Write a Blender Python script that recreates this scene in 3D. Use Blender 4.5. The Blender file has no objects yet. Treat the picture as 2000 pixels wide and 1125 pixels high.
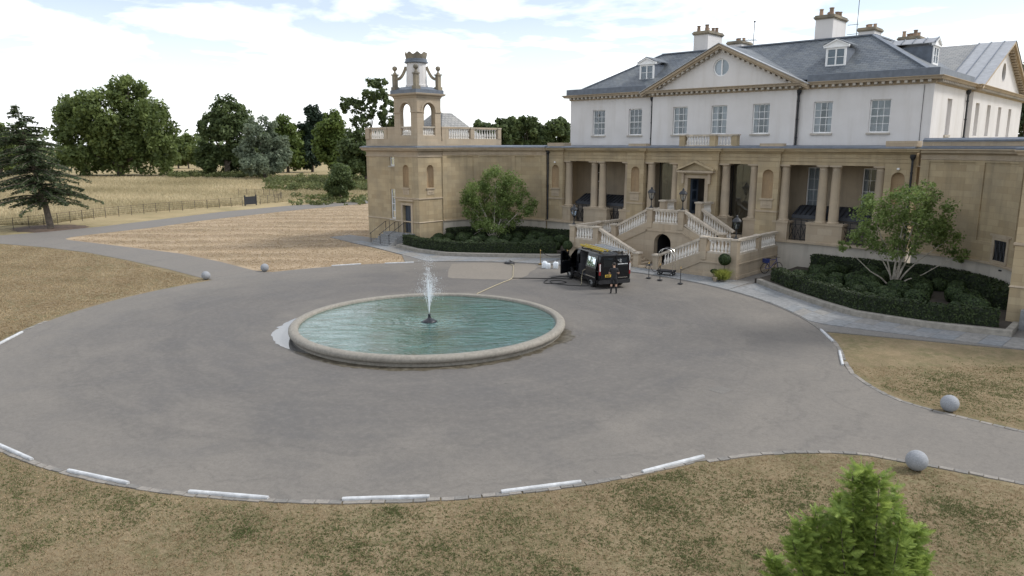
import bpy, math, random
import numpy as np
from mathutils import Vector, Matrix
from mathutils.geometry import tessellate_polygon

R = math.radians
PI = math.pi
SC = bpy.context.scene
COL = SC.collection
random.seed(7)

# ------------------------------------------------------------------ camera
cam_d = bpy.data.cameras.new('camera')
cam_d.sensor_width = 36.0
cam_d.lens = 36.0 * 1435.0 / 2000.0
cam_d.clip_start = 0.1
cam_d.clip_end = 6000
cam = bpy.data.objects.new('camera', cam_d)
COL.objects.link(cam)
cam.location = (26.75, 0.0, 8.3)
cam.rotation_euler = (R(90 - 11.0), 0, R(42.5))
SC.camera = cam

# ------------------------------------------------------------------ light
SUN_AZ, SUN_EL = 40.0, 45.0          # azimuth from +Y towards +X
SKY_STRENGTH = 0.145
world = bpy.data.worlds.new('World')
SC.world = world
world.use_nodes = True
wn, wl = world.node_tree.nodes, world.node_tree.links
wn.clear()
w_out = wn.new('ShaderNodeOutputWorld')
w_bg = wn.new('ShaderNodeBackground')
w_bg.inputs['Strength'].default_value = SKY_STRENGTH
sky = wn.new('ShaderNodeTexSky')
sky.sky_type = 'NISHITA'
sky.sun_disc = False
sky.sun_elevation = R(SUN_EL)
sky.sun_rotation = R(SUN_AZ)
sky.air_density = 1.0
sky.dust_density = 1.2
sky.ozone_density = 1.6
tc = wn.new('ShaderNodeTexCoord')
sep = wn.new('ShaderNodeSeparateXYZ')
wl.new(tc.outputs['Generated'], sep.inputs[0])


def wmath(op, a, b=None):
    n = wn.new('ShaderNodeMath')
    n.operation = op
    for i, s in enumerate((a, b)):
        if s is None:
            continue
        if isinstance(s, (int, float)):
            n.inputs[i].default_value = s
        else:
            wl.new(s, n.inputs[i])
    return n.outputs[0]


zc = wmath('ADD', wmath('MAXIMUM', sep.outputs['Z'], 0.0), 0.10)
cmb = wn.new('ShaderNodeCombineXYZ')
wl.new(wmath('DIVIDE', sep.outputs['X'], zc), cmb.inputs[0])
wl.new(wmath('DIVIDE', sep.outputs['Y'], zc), cmb.inputs[1])
cl1 = wn.new('ShaderNodeTexNoise')
cl1.inputs['Scale'].default_value = 1.15
cl1.inputs['Detail'].default_value = 9
cl1.inputs['Roughness'].default_value = 0.55
cl1.inputs['Distortion'].default_value = 0.25
wl.new(cmb.outputs[0], cl1.inputs['Vector'])
clr = wn.new('ShaderNodeValToRGB')
clr.color_ramp.elements[0].position = 0.45
clr.color_ramp.elements[1].position = 0.6
wl.new(cl1.outputs['Fac'], clr.inputs[0])
# thicker cloud has a slightly greyer middle
cl2 = wn.new('ShaderNodeValToRGB')
cl2.color_ramp.elements[0].position = 0.55
cl2.color_ramp.elements[0].color = (11.0, 11.2, 11.5, 1)
cl2.color_ramp.elements[1].position = 0.85
cl2.color_ramp.elements[1].color = (7.4, 7.8, 8.4, 1)
wl.new(cl1.outputs['Fac'], cl2.inputs[0])
cmix = wn.new('ShaderNodeMix')
cmix.data_type = 'RGBA'
hz = wn.new('ShaderNodeMapRange')      # cloud deck closes up towards the horizon
hz.inputs['From Min'].default_value = 0.0
hz.inputs['From Max'].default_value = 0.16
hz.inputs['To Min'].default_value = 0.4
hz.inputs['To Max'].default_value = 0.0
wl.new(sep.outputs['Z'], hz.inputs['Value'])
cfac = wmath('MINIMUM', wmath('ADD', wmath('ADD', wmath('MULTIPLY', clr.outputs[0], 0.7), 0.26), hz.outputs[0]), 0.96)   # 0.26: thin high veil
wl.new(cfac, cmix.inputs['Factor'])
wl.new(sky.outputs[0], cmix.inputs['A'])
wl.new(cl2.outputs[0], cmix.inputs['B'])
wl.new(cmix.outputs['Result'], w_bg.inputs['Color'])
wl.new(w_bg.outputs[0], w_out.inputs[0])

sun_d = bpy.data.lights.new('sun', 'SUN')
sun_d.energy = 2.7
sun_d.angle = R(10)
sun_d.color = (1.0, 0.97, 0.92)
sun = bpy.data.objects.new('sun', sun_d)
COL.objects.link(sun)
sun.location = (60, 80, 90)
sdir = Vector((math.sin(R(SUN_AZ)) * math.cos(R(SUN_EL)), math.cos(R(SUN_AZ)) * math.cos(R(SUN_EL)), math.sin(R(SUN_EL))))
sun.rotation_euler = (-sdir).to_track_quat('-Z', 'Y').to_euler()

SC.view_settings.view_transform = 'Standard'
SC.view_settings.look = 'None'
SC.view_settings.exposure = 0.05
SC.view_settings.gamma = 1.0
SC.view_settings.use_curve_mapping = False
SC.render.engine = 'CYCLES'
SC.cycles.max_bounces = 6
SC.cycles.transparent_max_bounces = 12
SC.cycles.use_denoising = True


# ------------------------------------------------------------------ materials
class NT:
    def __init__(s, name):
        s.m = bpy.data.materials.new(name)
        s.m.use_nodes = True
        s.n, s.l = s.m.node_tree.nodes, s.m.node_tree.links
        s.b = s.n['Principled BSDF']
        s.out = s.n['Material Output']
        s.co = s.n.new('ShaderNodeTexCoord')

    def new(s, t, **kw):
        n = s.n.new('ShaderNode' + t)
        for k, v in kw.items():
            setattr(n, k, v)
        return n

    def put(s, sock, v):
        if hasattr(v, 'is_linked') or isinstance(v, bpy.types.NodeSocket):
            s.l.new(v, sock)
        elif isinstance(v, (tuple, list)) and len(v) == 3 and sock.type == 'RGBA':
            sock.default_value = (*v, 1)
        else:
            sock.default_value = v

    def noise(s, scale, detail=4, rough=0.55, vec=None, dist=0.0):
        n = s.new('TexNoise')
        n.inputs['Scale'].default_value = scale
        n.inputs['Detail'].default_value = detail
        n.inputs['Roughness'].default_value = rough
        n.inputs['Distortion'].default_value = dist
        s.l.new(vec if vec is not None else s.co.outputs['Object'], n.inputs['Vector'])
        return n.outputs['Fac']

    def ramp(s, fac, stops):
        r = s.new('ValToRGB')
        e = r.color_ramp.elements
        while len(e) < len(stops):
            e.new(0.5)
        for i, (p, c) in enumerate(stops):
            e[i].position = p
            e[i].color = (*c, 1) if len(c) == 3 else c
        s.put(r.inputs[0], fac)
        return r.outputs[0]

    def mix(s, fac, a, b, mode='MIX'):
        n = s.new('Mix', data_type='RGBA', blend_type=mode)
        s.put(n.inputs['Factor'], fac)
        s.put(n.inputs['A'], a)
        s.put(n.inputs['B'], b)
        return n.outputs['Result']

    def math(s, op, a, b=0.0):
        n = s.new('Math', operation=op)
        s.put(n.inputs[0], a)
        s.put(n.inputs[1], b)
        return n.outputs[0]

    def maprange(s, v, a, b, c, d):
        n = s.new('MapRange')
        s.put(n.inputs['Value'], v)
        for k, q in zip(('From Min', 'From Max', 'To Min', 'To Max'), (a, b, c, d)):
            n.inputs[k].default_value = q
        return n.outputs[0]

    def mapping(s, scale=(1, 1, 1), rot=(0, 0, 0), loc=(0, 0, 0), src='Object'):
        n = s.new('Mapping')
        n.inputs['Scale'].default_value = scale
        n.inputs['Rotation'].default_value = rot
        n.inputs['Location'].default_value = loc
        s.l.new(s.co.outputs[src], n.inputs['Vector'])
        return n.outputs[0]

    def bump(s, h, strength=0.3, dist=0.02):
        n = s.new('Bump')
        n.inputs['Strength'].default_value = strength
        n.inputs['Distance'].default_value = dist
        s.put(n.inputs['Height'], h)
        s.l.new(n.outputs[0], s.b.inputs['Normal'])

    def fin(s, col, rough=0.8, metal=0.0, spec=None):
        s.put(s.b.inputs['Base Color'], col)
        s.put(s.b.inputs['Roughness'], rough)
        s.b.inputs['Metallic'].default_value = metal
        if spec is not None:
            s.b.inputs['Specular IOR Level'].default_value = spec
        return s.m


MT = {}


def plain(name, col, rough=0.7, metal=0.0, vary=0.12, scale=6.0, spec=None):
    t = NT(name)
    f = t.noise(scale, 5)
    c = t.mix(t.maprange(f, 0.3, 0.7, 0, 1), tuple(x * (1 - vary) for x in col), tuple(min(1, x * (1 + vary)) for x in col))
    MT[name] = t.fin(c, rough, metal, spec)
    return MT[name]


def ashlar(name, c1, c2, c3, bw=0.85, bh=0.36, mortar=0.006, stain=0.35):
    t = NT(name)
    br = t.new('TexBrick')
    br.inputs['Scale'].default_value = 1.0
    br.inputs['Brick Width'].default_value = bw
    br.inputs['Row Height'].default_value = bh
    br.inputs['Mortar Size'].default_value = mortar
    br.inputs['Mortar Smooth'].default_value = 0.3
    br.inputs['Bias'].default_value = -0.1
    br.inputs['Color1'].default_value = (*c1, 1)
    br.inputs['Color2'].default_value = (*c2, 1)
    br.inputs['Mortar'].default_value = (*[x * 0.72 for x in c2], 1)
    t.l.new(t.co.outputs['UV'], br.inputs['Vector'])
    big = t.noise(0.55, 6, 0.6)
    fine = t.noise(9, 5, 0.6)
    c = t.mix(t.maprange(big, 0.42, 0.7, 0, stain * 1.6), br.outputs['Color'], c3)
    streak = t.noise(1.0, 5, 0.6, t.mapping((2.2, 2.2, 0.18)))
    c = t.mix(t.maprange(streak, 0.5, 0.78, 0, stain), c, tuple(x * 0.55 for x in c3))
    c = t.mix(t.maprange(fine, 0.25, 0.75, 0.0, 0.35), c, tuple(x * 0.78 for x in c1))
    t.bump(t.math('ADD', t.math('MULTIPLY', br.outputs['Fac'], -0.6), t.math('MULTIPLY', fine, 0.35)), 0.35, 0.012)
    MT[name] = t.fin(c, 0.9, 0, 0.25)


ashlar('stone', (0.46, 0.37, 0.235), (0.345, 0.265, 0.16), (0.26, 0.22, 0.155), stain=0.5)
ashlar('stone_pale', (0.455, 0.375, 0.275), (0.385, 0.305, 0.215), (0.30, 0.26, 0.205), 0.95, 0.42)
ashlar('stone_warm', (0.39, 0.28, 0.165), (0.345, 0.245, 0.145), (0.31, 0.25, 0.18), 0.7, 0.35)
ashlar('stone_plain', (0.46, 0.375, 0.27), (0.43, 0.345, 0.245), (0.31, 0.265, 0.21), 40, 40, 0.0, 0.5)
ashlar('stone_base', (0.48, 0.44, 0.38), (0.46, 0.42, 0.36), (0.36, 0.335, 0.29), 40, 40, 0.0, 0.6)
ashlar('stone_weathered', (0.33, 0.28, 0.20), (0.27, 0.235, 0.175), (0.15, 0.14, 0.12), 40, 40, 0.0, 0.8)


def render_white():
    t = NT('render_white')
    a = t.noise(0.5, 5, 0.6)
    b = t.noise(12, 4)
    st = t.noise(0.9, 5, 0.6, t.mapping((1.6, 1.6, 0.15)))
    c = t.mix(t.maprange(a, 0.35, 0.7, 0, 1), (0.66, 0.64, 0.625), (0.59, 0.57, 0.55))
    c = t.mix(t.maprange(st, 0.5, 0.75, 0, 0.5), c, (0.50, 0.47, 0.43))
    t.bump(b, 0.12, 0.01)
    MT['render_white'] = t.fin(c, 0.85, 0, 0.3)


render_white()


def slate(name, c1, c2, lich):
    t = NT(name)
    br = t.new('TexBrick')
    br.inputs['Scale'].default_value = 1.0
    br.inputs['Brick Width'].default_value = 0.42
    br.inputs['Row Height'].default_value = 0.27
    br.inputs['Mortar Size'].default_value = 0.018
    br.inputs['Mortar Smooth'].default_value = 0.2
    br.inputs['Bias'].default_value = 0.0
    br.inputs['Color1'].default_value = (*c1, 1)
    br.inputs['Color2'].default_value = (*c2, 1)
    br.inputs['Mortar'].default_value = (*[x * 0.35 for x in c1], 1)
    t.l.new(t.co.outputs['UV'], br.inputs['Vector'])
    n = t.noise(1.1, 6, 0.65)
    n2 = t.noise(7, 4, 0.6)
    c = t.mix(t.maprange(n, 0.45, 0.75, 0, 0.75), br.outputs['Color'], lich)
    c = t.mix(t.maprange(n2, 0.5, 0.8, 0, 0.5), c, tuple(x * 0.6 for x in c1))
    sp = t.new('SeparateXYZ')
    t.l.new(t.co.outputs['UV'], sp.inputs[0])
    saw = t.math('FRACT', t.math('DIVIDE', sp.outputs[1], 0.27))
    t.bump(t.math('SUBTRACT', t.math('MULTIPLY', saw, -0.8), t.math('MULTIPLY', br.outputs['Fac'], 0.6)), 0.7, 0.03)
    MT[name] = t.fin(c, 0.55, 0, 0.4)


slate('slate', (0.08, 0.096, 0.115), (0.125, 0.142, 0.16), (0.165, 0.175, 0.17))
slate('slate_light', (0.20, 0.205, 0.205), (0.27, 0.27, 0.26), (0.33, 0.32, 0.29))
plain('lead', (0.115, 0.135, 0.165), 0.5, 0.0, 0.2, 3)
plain('lead_dark', (0.035, 0.04, 0.05), 0.65, 0.0, 0.25, 3)
plain('lead_light', (0.33, 0.335, 0.34), 0.35, 0.2, 0.15, 3)
plain('white_paint', (0.78, 0.78, 0.77), 0.45, 0, 0.04)
plain('black_metal', (0.012, 0.013, 0.016), 0.4, 0.3, 0.2)
plain('cast_iron', (0.02, 0.022, 0.026), 0.5, 0.2, 0.3)
plain('blue_paint', (0.045, 0.058, 0.08), 0.4, 0, 0.1)
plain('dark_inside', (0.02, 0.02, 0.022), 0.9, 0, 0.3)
plain('room_wall', (0.17, 0.15, 0.13), 0.9, 0, 0.2, 1.5)
plain('curtain', (0.68, 0.68, 0.66), 0.9, 0, 0.08, 14)
plain('terracotta', (0.36, 0.25, 0.17), 0.85, 0, 0.3, 5)
plain('terracotta_dark', (0.24, 0.17, 0.12), 0.9, 0, 0.3, 5)
plain('baluster_stone', (0.66, 0.63, 0.58), 0.85, 0, 0.12, 8)
plain('coping_stone', (0.45, 0.395, 0.32), 0.85, 0, 0.25, 3)
plain('brass', (0.45, 0.31, 0.12), 0.3, 1.0, 0.1)
plain('chrome', (0.75, 0.72, 0.66), 0.2, 1.0, 0.05)
plain('rubber', (0.012, 0.012, 0.012), 0.8, 0, 0.2)
plain('rope', (0.03, 0.025, 0.025), 0.9, 0, 0.2, 30)
plain('plastic_white', (0.75, 0.79, 0.82), 0.4, 0, 0.05)
plain('plastic_black', (0.02, 0.02, 0.022), 0.5, 0, 0.2)
plain('bark', (0.115, 0.095, 0.075), 0.95, 0, 0.4, 4)
plain('bark_pale', (0.43, 0.39, 0.33), 0.9, 0, 0.35, 5)
plain('soil', (0.035, 0.028, 0.02), 0.95, 0, 0.4, 3)
plain('mulch', (0.095, 0.06, 0.038), 0.95, 0, 0.45, 2.5)
plain('skin', (0.42, 0.26, 0.18), 0.6, 0, 0.06)
plain('shirt_black', (0.013, 0.013, 0.015), 0.85, 0, 0.2)
plain('hair_dark', (0.018, 0.014, 0.012), 0.7, 0, 0.3, 30)
plain('yellow_grp', (0.48, 0.35, 0.04), 0.45, 0, 0.12)
plain('aluminium', (0.62, 0.64, 0.66), 0.35, 0.8, 0.08)
plain('car_red', (0.25, 0.01, 0.012), 0.25, 0, 0.05)
plain('lamp_clear', (0.6, 0.6, 0.58), 0.2, 0, 0.05)
plain('plate_yellow', (0.62, 0.42, 0.05), 0.4, 0, 0.05)
plain('interior_grey', (0.06, 0.06, 0.065), 0.8, 0, 0.3)
plain('hose_yellow', (0.38, 0.33, 0.22), 0.6, 0, 0.1)
plain('bike_blue', (0.03, 0.045, 0.16), 0.35, 0, 0.1)
plain('jet_head', (0.02, 0.022, 0.027), 0.35, 0.2, 0.2)
plain('gate_dark', (0.015, 0.017, 0.022), 0.6, 0, 0.2)
plain('fence_iron', (0.05, 0.042, 0.035), 0.75, 0.1, 0.3)


def granite(name, base, scale=22):
    t = NT(name)
    n = t.noise(scale, 6, 0.7)
    b = t.noise(1.6, 4, 0.6)
    c = t.mix(t.maprange(n, 0.3, 0.7, 0, 1), tuple(x * 0.72 for x in base), tuple(x * 1.25 for x in base))
    c = t.mix(t.maprange(b, 0.5, 0.75, 0, 0.45), c, tuple(x * 0.6 for x in base))
    t.bump(n, 0.3, 0.008)
    MT[name] = t.fin(c, 0.75, 0, 0.35)


granite('granite_ball', (0.27, 0.28, 0.295), 30)
granite('sett', (0.235, 0.215, 0.19), 14)
granite('manhole', (0.155, 0.145, 0.13), 14)
granite('sett_dark', (0.175, 0.165, 0.15), 14)
granite('slab', (0.225, 0.228, 0.228), 5)
granite('slab_blue', (0.20, 0.21, 0.217), 5)
granite('slab_warm', (0.228, 0.22, 0.206), 5)
granite('kerb_stone', (0.27, 0.25, 0.215), 4)
granite('wheel_stop', (0.50, 0.51, 0.515), 5)
granite('fountain_stone', (0.25, 0.23, 0.195), 9)


def glass(name, tint=(0.55, 0.6, 0.62), refl=0.55):
    t = NT(name)
    tr = t.new('BsdfTransparent')
    tr.inputs[0].default_value = (*tint, 1)
    gl = t.new('BsdfGlossy')
    gl.inputs['Roughness'].default_value = 0.03
    gl.inputs['Color'].default_value = (0.82, 0.92, 1.0, 1)
    wav = t.noise(1.3, 2)
    bp = t.new('Bump')
    bp.inputs['Strength'].default_value = 0.12
    bp.inputs['Distance'].default_value = 0.05
    t.l.new(wav, bp.inputs['Height'])
    t.l.new(bp.outputs[0], gl.inputs['Normal'])
    fr = t.new('Fresnel')
    fr.inputs['IOR'].default_value = 1.55
    f = t.math('MINIMUM', t.math('ADD', t.math('MULTIPLY', fr.outputs[0], 1.6), refl * 0.16), 0.9)
    mx = t.new('MixShader')
    t.put(mx.inputs[0], f)
    t.l.new(tr.outputs[0], mx.inputs[1])
    t.l.new(gl.outputs[0], mx.inputs[2])
    t.l.new(mx.outputs[0], t.out.inputs['Surface'])
    MT[name] = t.m


glass('window_glass', (0.62, 0.66, 0.70), 0.15)
glass('screen_glass', (0.55, 0.56, 0.54), 0.35)
glass('vehicle_glass', (0.10, 0.11, 0.12), 0.0)
glass('lamp_glass', (0.82, 0.84, 0.86), 0.4)


def car_paint():
    t = NT('car_black')
    t.b.inputs['Coat Weight'].default_value = 0.2
    t.b.inputs['Coat Roughness'].default_value = 0.08
    d = t.noise(3, 4)
    MT['car_black'] = t.fin(t.mix(d, (0.003, 0.0035, 0.005), (0.006, 0.0065, 0.008)), 0.25, 0.0, 0.3)


car_paint()


def tarmac(name, light, mid, dark, ring=True):
    t = NT(name)
    fine = t.noise(60, 3, 0.7)
    speck = t.noise(14, 6, 0.7)
    pat = t.noise(0.32, 7, 0.62, None, 0.6)
    pat2 = t.noise(1.3, 6, 0.6, t.mapping((0.5, 1.4, 1), (0, 0, R(-38))), 0.4)
    c = t.ramp(pat, [(0.34, dark), (0.5, mid), (0.66, light)])
    c = t.mix(t.maprange(pat2, 0.45, 0.72, 0, 0.35), c, light)
    if ring:
        sp = t.new('SeparateXYZ')
        t.l.new(t.co.outputs['Object'], sp.inputs[0])
        dx = t.math('SUBTRACT', sp.outputs[0], 0.5)
        dy = t.math('SUBTRACT', sp.outputs[1], 22.66)
        rad = t.math('SQRT', t.math('ADD', t.math('MULTIPLY', dx, dx), t.math('MULTIPLY', dy, dy)))
        wob = t.math('ADD', rad, t.math('MULTIPLY', t.math('SUBTRACT', t.noise(0.22, 5, 0.6), 0.5), 7.0))
        trk = t.ramp(t.math('DIVIDE', wob, 20.0), [(0.30, (0.2,) * 3), (0.42, (1,) * 3), (0.58, (0.9,) * 3), (0.80, (0.12,) * 3), (1.0, (0,) * 3)])
        c = t.mix(t.math('MULTIPLY', trk, 0.55), c, tuple(x * 0.82 for x in (dark[0], dark[1] * 1.02, dark[2] * 1.12)))
        ang = t.math('ARCTAN2', dy, dx)
        pv = t.new('CombineXYZ')
        t.put(pv.inputs[0], t.math('MULTIPLY', ang, 2.2))
        t.put(pv.inputs[1], t.math('MULTIPLY', rad, 0.75))
        st = t.noise(1.0, 8, 0.68, pv.outputs[0], 0.5)
        c = t.mix(t.maprange(st, 0.48, 0.72, 0, 0.42), c, tuple(x * 0.8 for x in dark))
        st2 = t.noise(1.6, 7, 0.68, pv.outputs[0], 0.3)
        c = t.mix(t.maprange(st2, 0.5, 0.74, 0, 0.4), c, light)
        # dusty outer rim where no tyre runs
        edge = t.maprange(t.math('ADD', rad, t.math('MULTIPLY', t.math('SUBTRACT', t.noise(0.5, 5), 0.5), 4.0)), 14.5, 18.0, 0, 0.6)
        c = t.mix(edge, c, light)
        # faint tyre scrub arcs
        arcs = t.noise(1.0, 3, 0.6, None)
        wv = t.new('TexNoise')
        wv.inputs['Scale'].default_value = 1.0
        wv.inputs['Detail'].default_value = 3
        cv = t.new('CombineXYZ')
        t.put(cv.inputs[0], t.math('MULTIPLY', wob, 3.2))
        t.put(cv.inputs[1], t.math('MULTIPLY', arcs, 0.6))
        t.l.new(cv.outputs[0], wv.inputs['Vector'])
        c = t.mix(t.maprange(wv.outputs['Fac'], 0.54, 0.7, 0, 0.3), c, tuple(x * 0.75 for x in dark))
    c = t.mix(t.maprange(speck, 0.38, 0.68, 0.0, 0.55), c, tuple(x * 0.72 for x in mid))
    c = t.mix(t.maprange(fine, 0.42, 0.68, 0.0, 0.5), c, tuple(x * 1.25 for x in light))
    grit = t.noise(4.5, 9, 0.78)
    c = t.mix(t.maprange(grit, 0.48, 0.70, 0.0, 0.3), c, tuple(x * 0.62 for x in mid))
    c = t.mix(t.maprange(grit, 0.34, 0.50, 0.25, 0.0), c, tuple(x * 1.15 for x in light))
    spots = t.noise(2.1, 3, 0.5)
    c = t.mix(t.maprange(spots, 0.72, 0.78, 0, 0.5), c, tuple(x * 0.6 for x in dark))
    t.bump(t.math('ADD', fine, t.math('MULTIPLY', speck, 0.6)), 0.35, 0.012)
    MT[name] = t.fin(c, t.maprange(pat, 0.3, 0.7, 0.72, 0.9), 0, 0.3)


tarmac('tarmac', (0.196, 0.178, 0.155), (0.134, 0.124, 0.111), (0.084, 0.081, 0.079))
tarmac('tarmac_washed', (0.225, 0.2, 0.168), (0.2, 0.178, 0.15), (0.178, 0.16, 0.136), False)


def grass_ground(name, cols, scale, green_amt, stripes=False):
    """cols: straw light, straw, brown, green"""
    t = NT(name)
    a = t.noise(scale, 7, 0.65, None, 0.5)
    b = t.noise(scale * 5.5, 6, 0.65)
    f = t.noise(30, 4, 0.7)
    f2 = t.noise(9, 5, 0.7, t.mapping((1, 2.2, 1), (0, 0, R(40))))
    c = t.ramp(a, [(0.3, cols[2]), (0.46, cols[1]), (0.64, cols[0])])
    c = t.mix(t.maprange(b, 0.36, 0.68, 0, 0.75), c, cols[2])
    g = t.noise(scale * 1.6, 6, 0.62, t.mapping(loc=(13, 7, 0)), 0.4)
    g2 = t.noise(scale * 9, 5, 0.7, t.mapping(loc=(3, 9, 0)))
    gf = t.math('MULTIPLY', t.maprange(g, 0.5 - green_amt * 0.2, 0.66, 0, 1), t.maprange(g2, 0.40, 0.60, 0.1, 1))
    c = t.mix(gf, c, cols[3])
    if stripes:
        w = t.new('TexNoise')
        w.inputs['Scale'].default_value = 1.0
        w.inputs['Detail'].default_value = 2
        sp = t.new('SeparateXYZ')
        t.l.new(t.mapping(rot=(0, 0, R(227.5))), sp.inputs[0])
        wob = t.math('ADD', sp.outputs[0], t.math('MULTIPLY', t.noise(0.16, 5), 6.5))
        saw = t.math('SINE', t.math('MULTIPLY', wob, 2 * PI / 4.0))
        brk = t.maprange(t.noise(0.3, 4), 0.35, 0.65, 0.15, 0.75)
        c = t.mix(t.math('MULTIPLY', t.maprange(saw, -0.2, 0.8, 0, 1), brk), c, tuple(x * 0.74 for x in cols[1]))
        c = t.mix(t.maprange(saw, -0.95, -0.4, 0.6, 0), c, tuple(min(1, x * 1.12) for x in cols[0]))
    c = t.mix(t.maprange(f, 0.35, 0.7, 0.0, 0.55), c, tuple(x * 0.6 for x in cols[2]))
    c = t.mix(t.maprange(f2, 0.4, 0.7, 0.0, 0.45), c, cols[0])
    t.bump(t.math('ADD', f, f2), 0.8, 0.04)
    MT[name] = t.fin(c, 0.95, 0, 0.1)


grass_ground('lawn', ((0.36, 0.285, 0.18), (0.28, 0.212, 0.128), (0.19, 0.145, 0.088), (0.095, 0.108, 0.042)), 0.24, 0.95)
grass_ground('lawn_striped', ((0.45, 0.35, 0.24), (0.37, 0.28, 0.185), (0.28, 0.215, 0.145), (0.17, 0.145, 0.085)), 0.12, 0.25, True)
grass_ground('meadow', ((0.47, 0.375, 0.22), (0.38, 0.295, 0.165), (0.26, 0.21, 0.115), (0.14, 0.14, 0.06)), 0.035, 0.45)


def leaf(name, dark, light, trans=0.35, rough=0.6):
    t = NT(name)
    at = t.new('Attribute', attribute_name='tint')
    c = t.ramp(at.outputs['Fac'], [(0.0, dark), (0.55, tuple((a + b) / 2 for a, b in zip(dark, light))), (1.0, light)])
    t.fin(c, rough, 0, 0.3)
    tl = t.new('BsdfTranslucent')
    t.put(tl.inputs['Color'], t.mix(0.5, c, tuple(min(1, x * 1.5) for x in light)))
    mx = t.new('MixShader')
    mx.inputs[0].default_value = trans
    t.l.new(t.b.outputs[0], mx.inputs[1])
    t.l.new(tl.outputs[0], mx.inputs[2])
    t.l.new(mx.outputs[0], t.out.inputs['Surface'])
    MT[name] = t.m


leaf('leaf_plane', (0.045, 0.07, 0.02), (0.20, 0.25, 0.08))
leaf('leaf_dark', (0.032, 0.054, 0.018), (0.135, 0.175, 0.065))
leaf('leaf_pine', (0.012, 0.026, 0.016), (0.04, 0.065, 0.035), 0.2)
leaf('leaf_cedar', (0.032, 0.052, 0.03), (0.12, 0.155, 0.072), 0.3)
leaf('leaf_willow', (0.085, 0.115, 0.075), (0.22, 0.26, 0.175))
leaf('leaf_lime', (0.05, 0.08, 0.018), (0.15, 0.20, 0.05))
leaf('leaf_birch', (0.055, 0.095, 0.024), (0.23, 0.30, 0.095))
leaf('leaf_hedge', (0.012, 0.023, 0.007), (0.048, 0.07, 0.02), 0.15)
leaf('leaf_box', (0.014, 0.028, 0.008), (0.055, 0.085, 0.025), 0.15)
leaf('leaf_bright', (0.06, 0.11, 0.018), (0.36, 0.46, 0.11), 0.3)
leaf('leaf_yellow', (0.12, 0.15, 0.03), (0.36, 0.38, 0.09), 0.4)
leaf('leaf_straw', (0.18, 0.125, 0.068), (0.45, 0.355, 0.22), 0.3, 0.9)
leaf('leaf_mown', (0.24, 0.175, 0.105), (0.50, 0.395, 0.265), 0.3, 0.9)
leaf('leaf_meadow', (0.22, 0.19, 0.10), (0.58, 0.49, 0.32), 0.3, 0.9)
leaf('leaf_grass', (0.055, 0.075, 0.026), (0.165, 0.18, 0.07), 0.3, 0.8)
plain('hedge_core', (0.012, 0.018, 0.008), 0.95, 0, 0.3)


def water():
    t = NT('water')
    sp = t.new('SeparateXYZ')
    t.l.new(t.co.outputs['Object'], sp.inputs[0])
    rad = t.math('SQRT', t.math('ADD', t.math('MULTIPLY', sp.outputs[0], sp.outputs[0]), t.math('MULTIPLY', sp.outputs[1], sp.outputs[1])))
    # rings running out from the jet, broken up by wind ripples
    wob = t.math('ADD', rad, t.math('MULTIPLY', t.noise(1.1, 3), 0.9))
    rings = t.math('MULTIPLY', t.math('SINE', t.math('MULTIPLY', wob, 15.0)), t.maprange(rad, 0.4, 3.2, 0.35, 0.0))
    rot = t.mapping(rot=(0, 0, R(-42.5)))

    def stretch(k):
        n = t.new('VectorMath', operation='MULTIPLY')
        t.l.new(rot, n.inputs[0])
        n.inputs[1].default_value = k
        return n.outputs[0]
    r1 = t.noise(1.0, 4, 0.6, stretch((0.55, 1.7, 1)), 1.0)
    r2 = t.noise(1.0, 3, 0.55, stretch((3.2, 7.5, 1)), 0.5)
    h = t.math('ADD', t.math('ADD', rings, t.math('MULTIPLY', r1, 4.6)), t.math('MULTIPLY', r2, 0.8))
    t.bump(h, 1.0, 0.02)
    mud = t.noise(0.6, 5, 0.6)
    c = t.mix(t.maprange(mud, 0.42, 0.68, 0, 0.8), (0.014, 0.092, 0.068), (0.007, 0.042, 0.024))
    froth = t.math('MULTIPLY', t.maprange(t.math('ADD', rad, t.math('MULTIPLY', t.noise(3, 4), 1.5)), 1.2, 2.9, 1, 0), t.maprange(t.noise(12, 4), 0.4, 0.7, 0.05, 0.7))
    c = t.mix(froth, c, (0.30, 0.46, 0.46))
    t.b.inputs['IOR'].default_value = 1.33
    t.b.inputs['Coat Weight'].default_value = 0.7
    t.b.inputs['Coat Roughness'].default_value = 0.03
    t.b.inputs['Coat IOR'].default_value = 1.5
    t.l.new(t.b.inputs['Normal'].links[0].from_socket, t.b.inputs['Coat Normal'])
    MT['water'] = t.fin(c, 0.06, 0, 0.5)


water()


def spray():
    t = NT('spray')
    t.fin((0.9, 0.93, 0.95), 0.25, 0, 0.5)
    tr = t.new('BsdfTransparent')
    mx = t.new('MixShader')
    mx.inputs[0].default_value = 0.55
    t.l.new(tr.outputs[0], mx.inputs[1])
    tl = t.new('BsdfTranslucent')
    tl.inputs[0].default_value = (0.95, 0.97, 1, 1)
    m2 = t.new('MixShader')
    m2.inputs[0].default_value = 0.5
    t.l.new(t.b.outputs[0], m2.inputs[1])
    t.l.new(tl.outputs[0], m2.inputs[2])
    t.l.new(m2.outputs[0], mx.inputs[2])
    t.l.new(mx.outputs[0], t.out.inputs['Surface'])
    MT['spray'] = t.m


spray()


def puddle():
    t = NT('puddle')
    t.bump(t.noise(3, 2), 0.05, 0.02)
    MT['puddle'] = t.fin((0.10, 0.10, 0.10), 0.04, 0, 0.9)
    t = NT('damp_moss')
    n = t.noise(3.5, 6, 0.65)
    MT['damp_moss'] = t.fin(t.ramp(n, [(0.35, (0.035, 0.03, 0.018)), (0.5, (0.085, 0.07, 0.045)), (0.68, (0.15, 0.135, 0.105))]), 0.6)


puddle()


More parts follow.
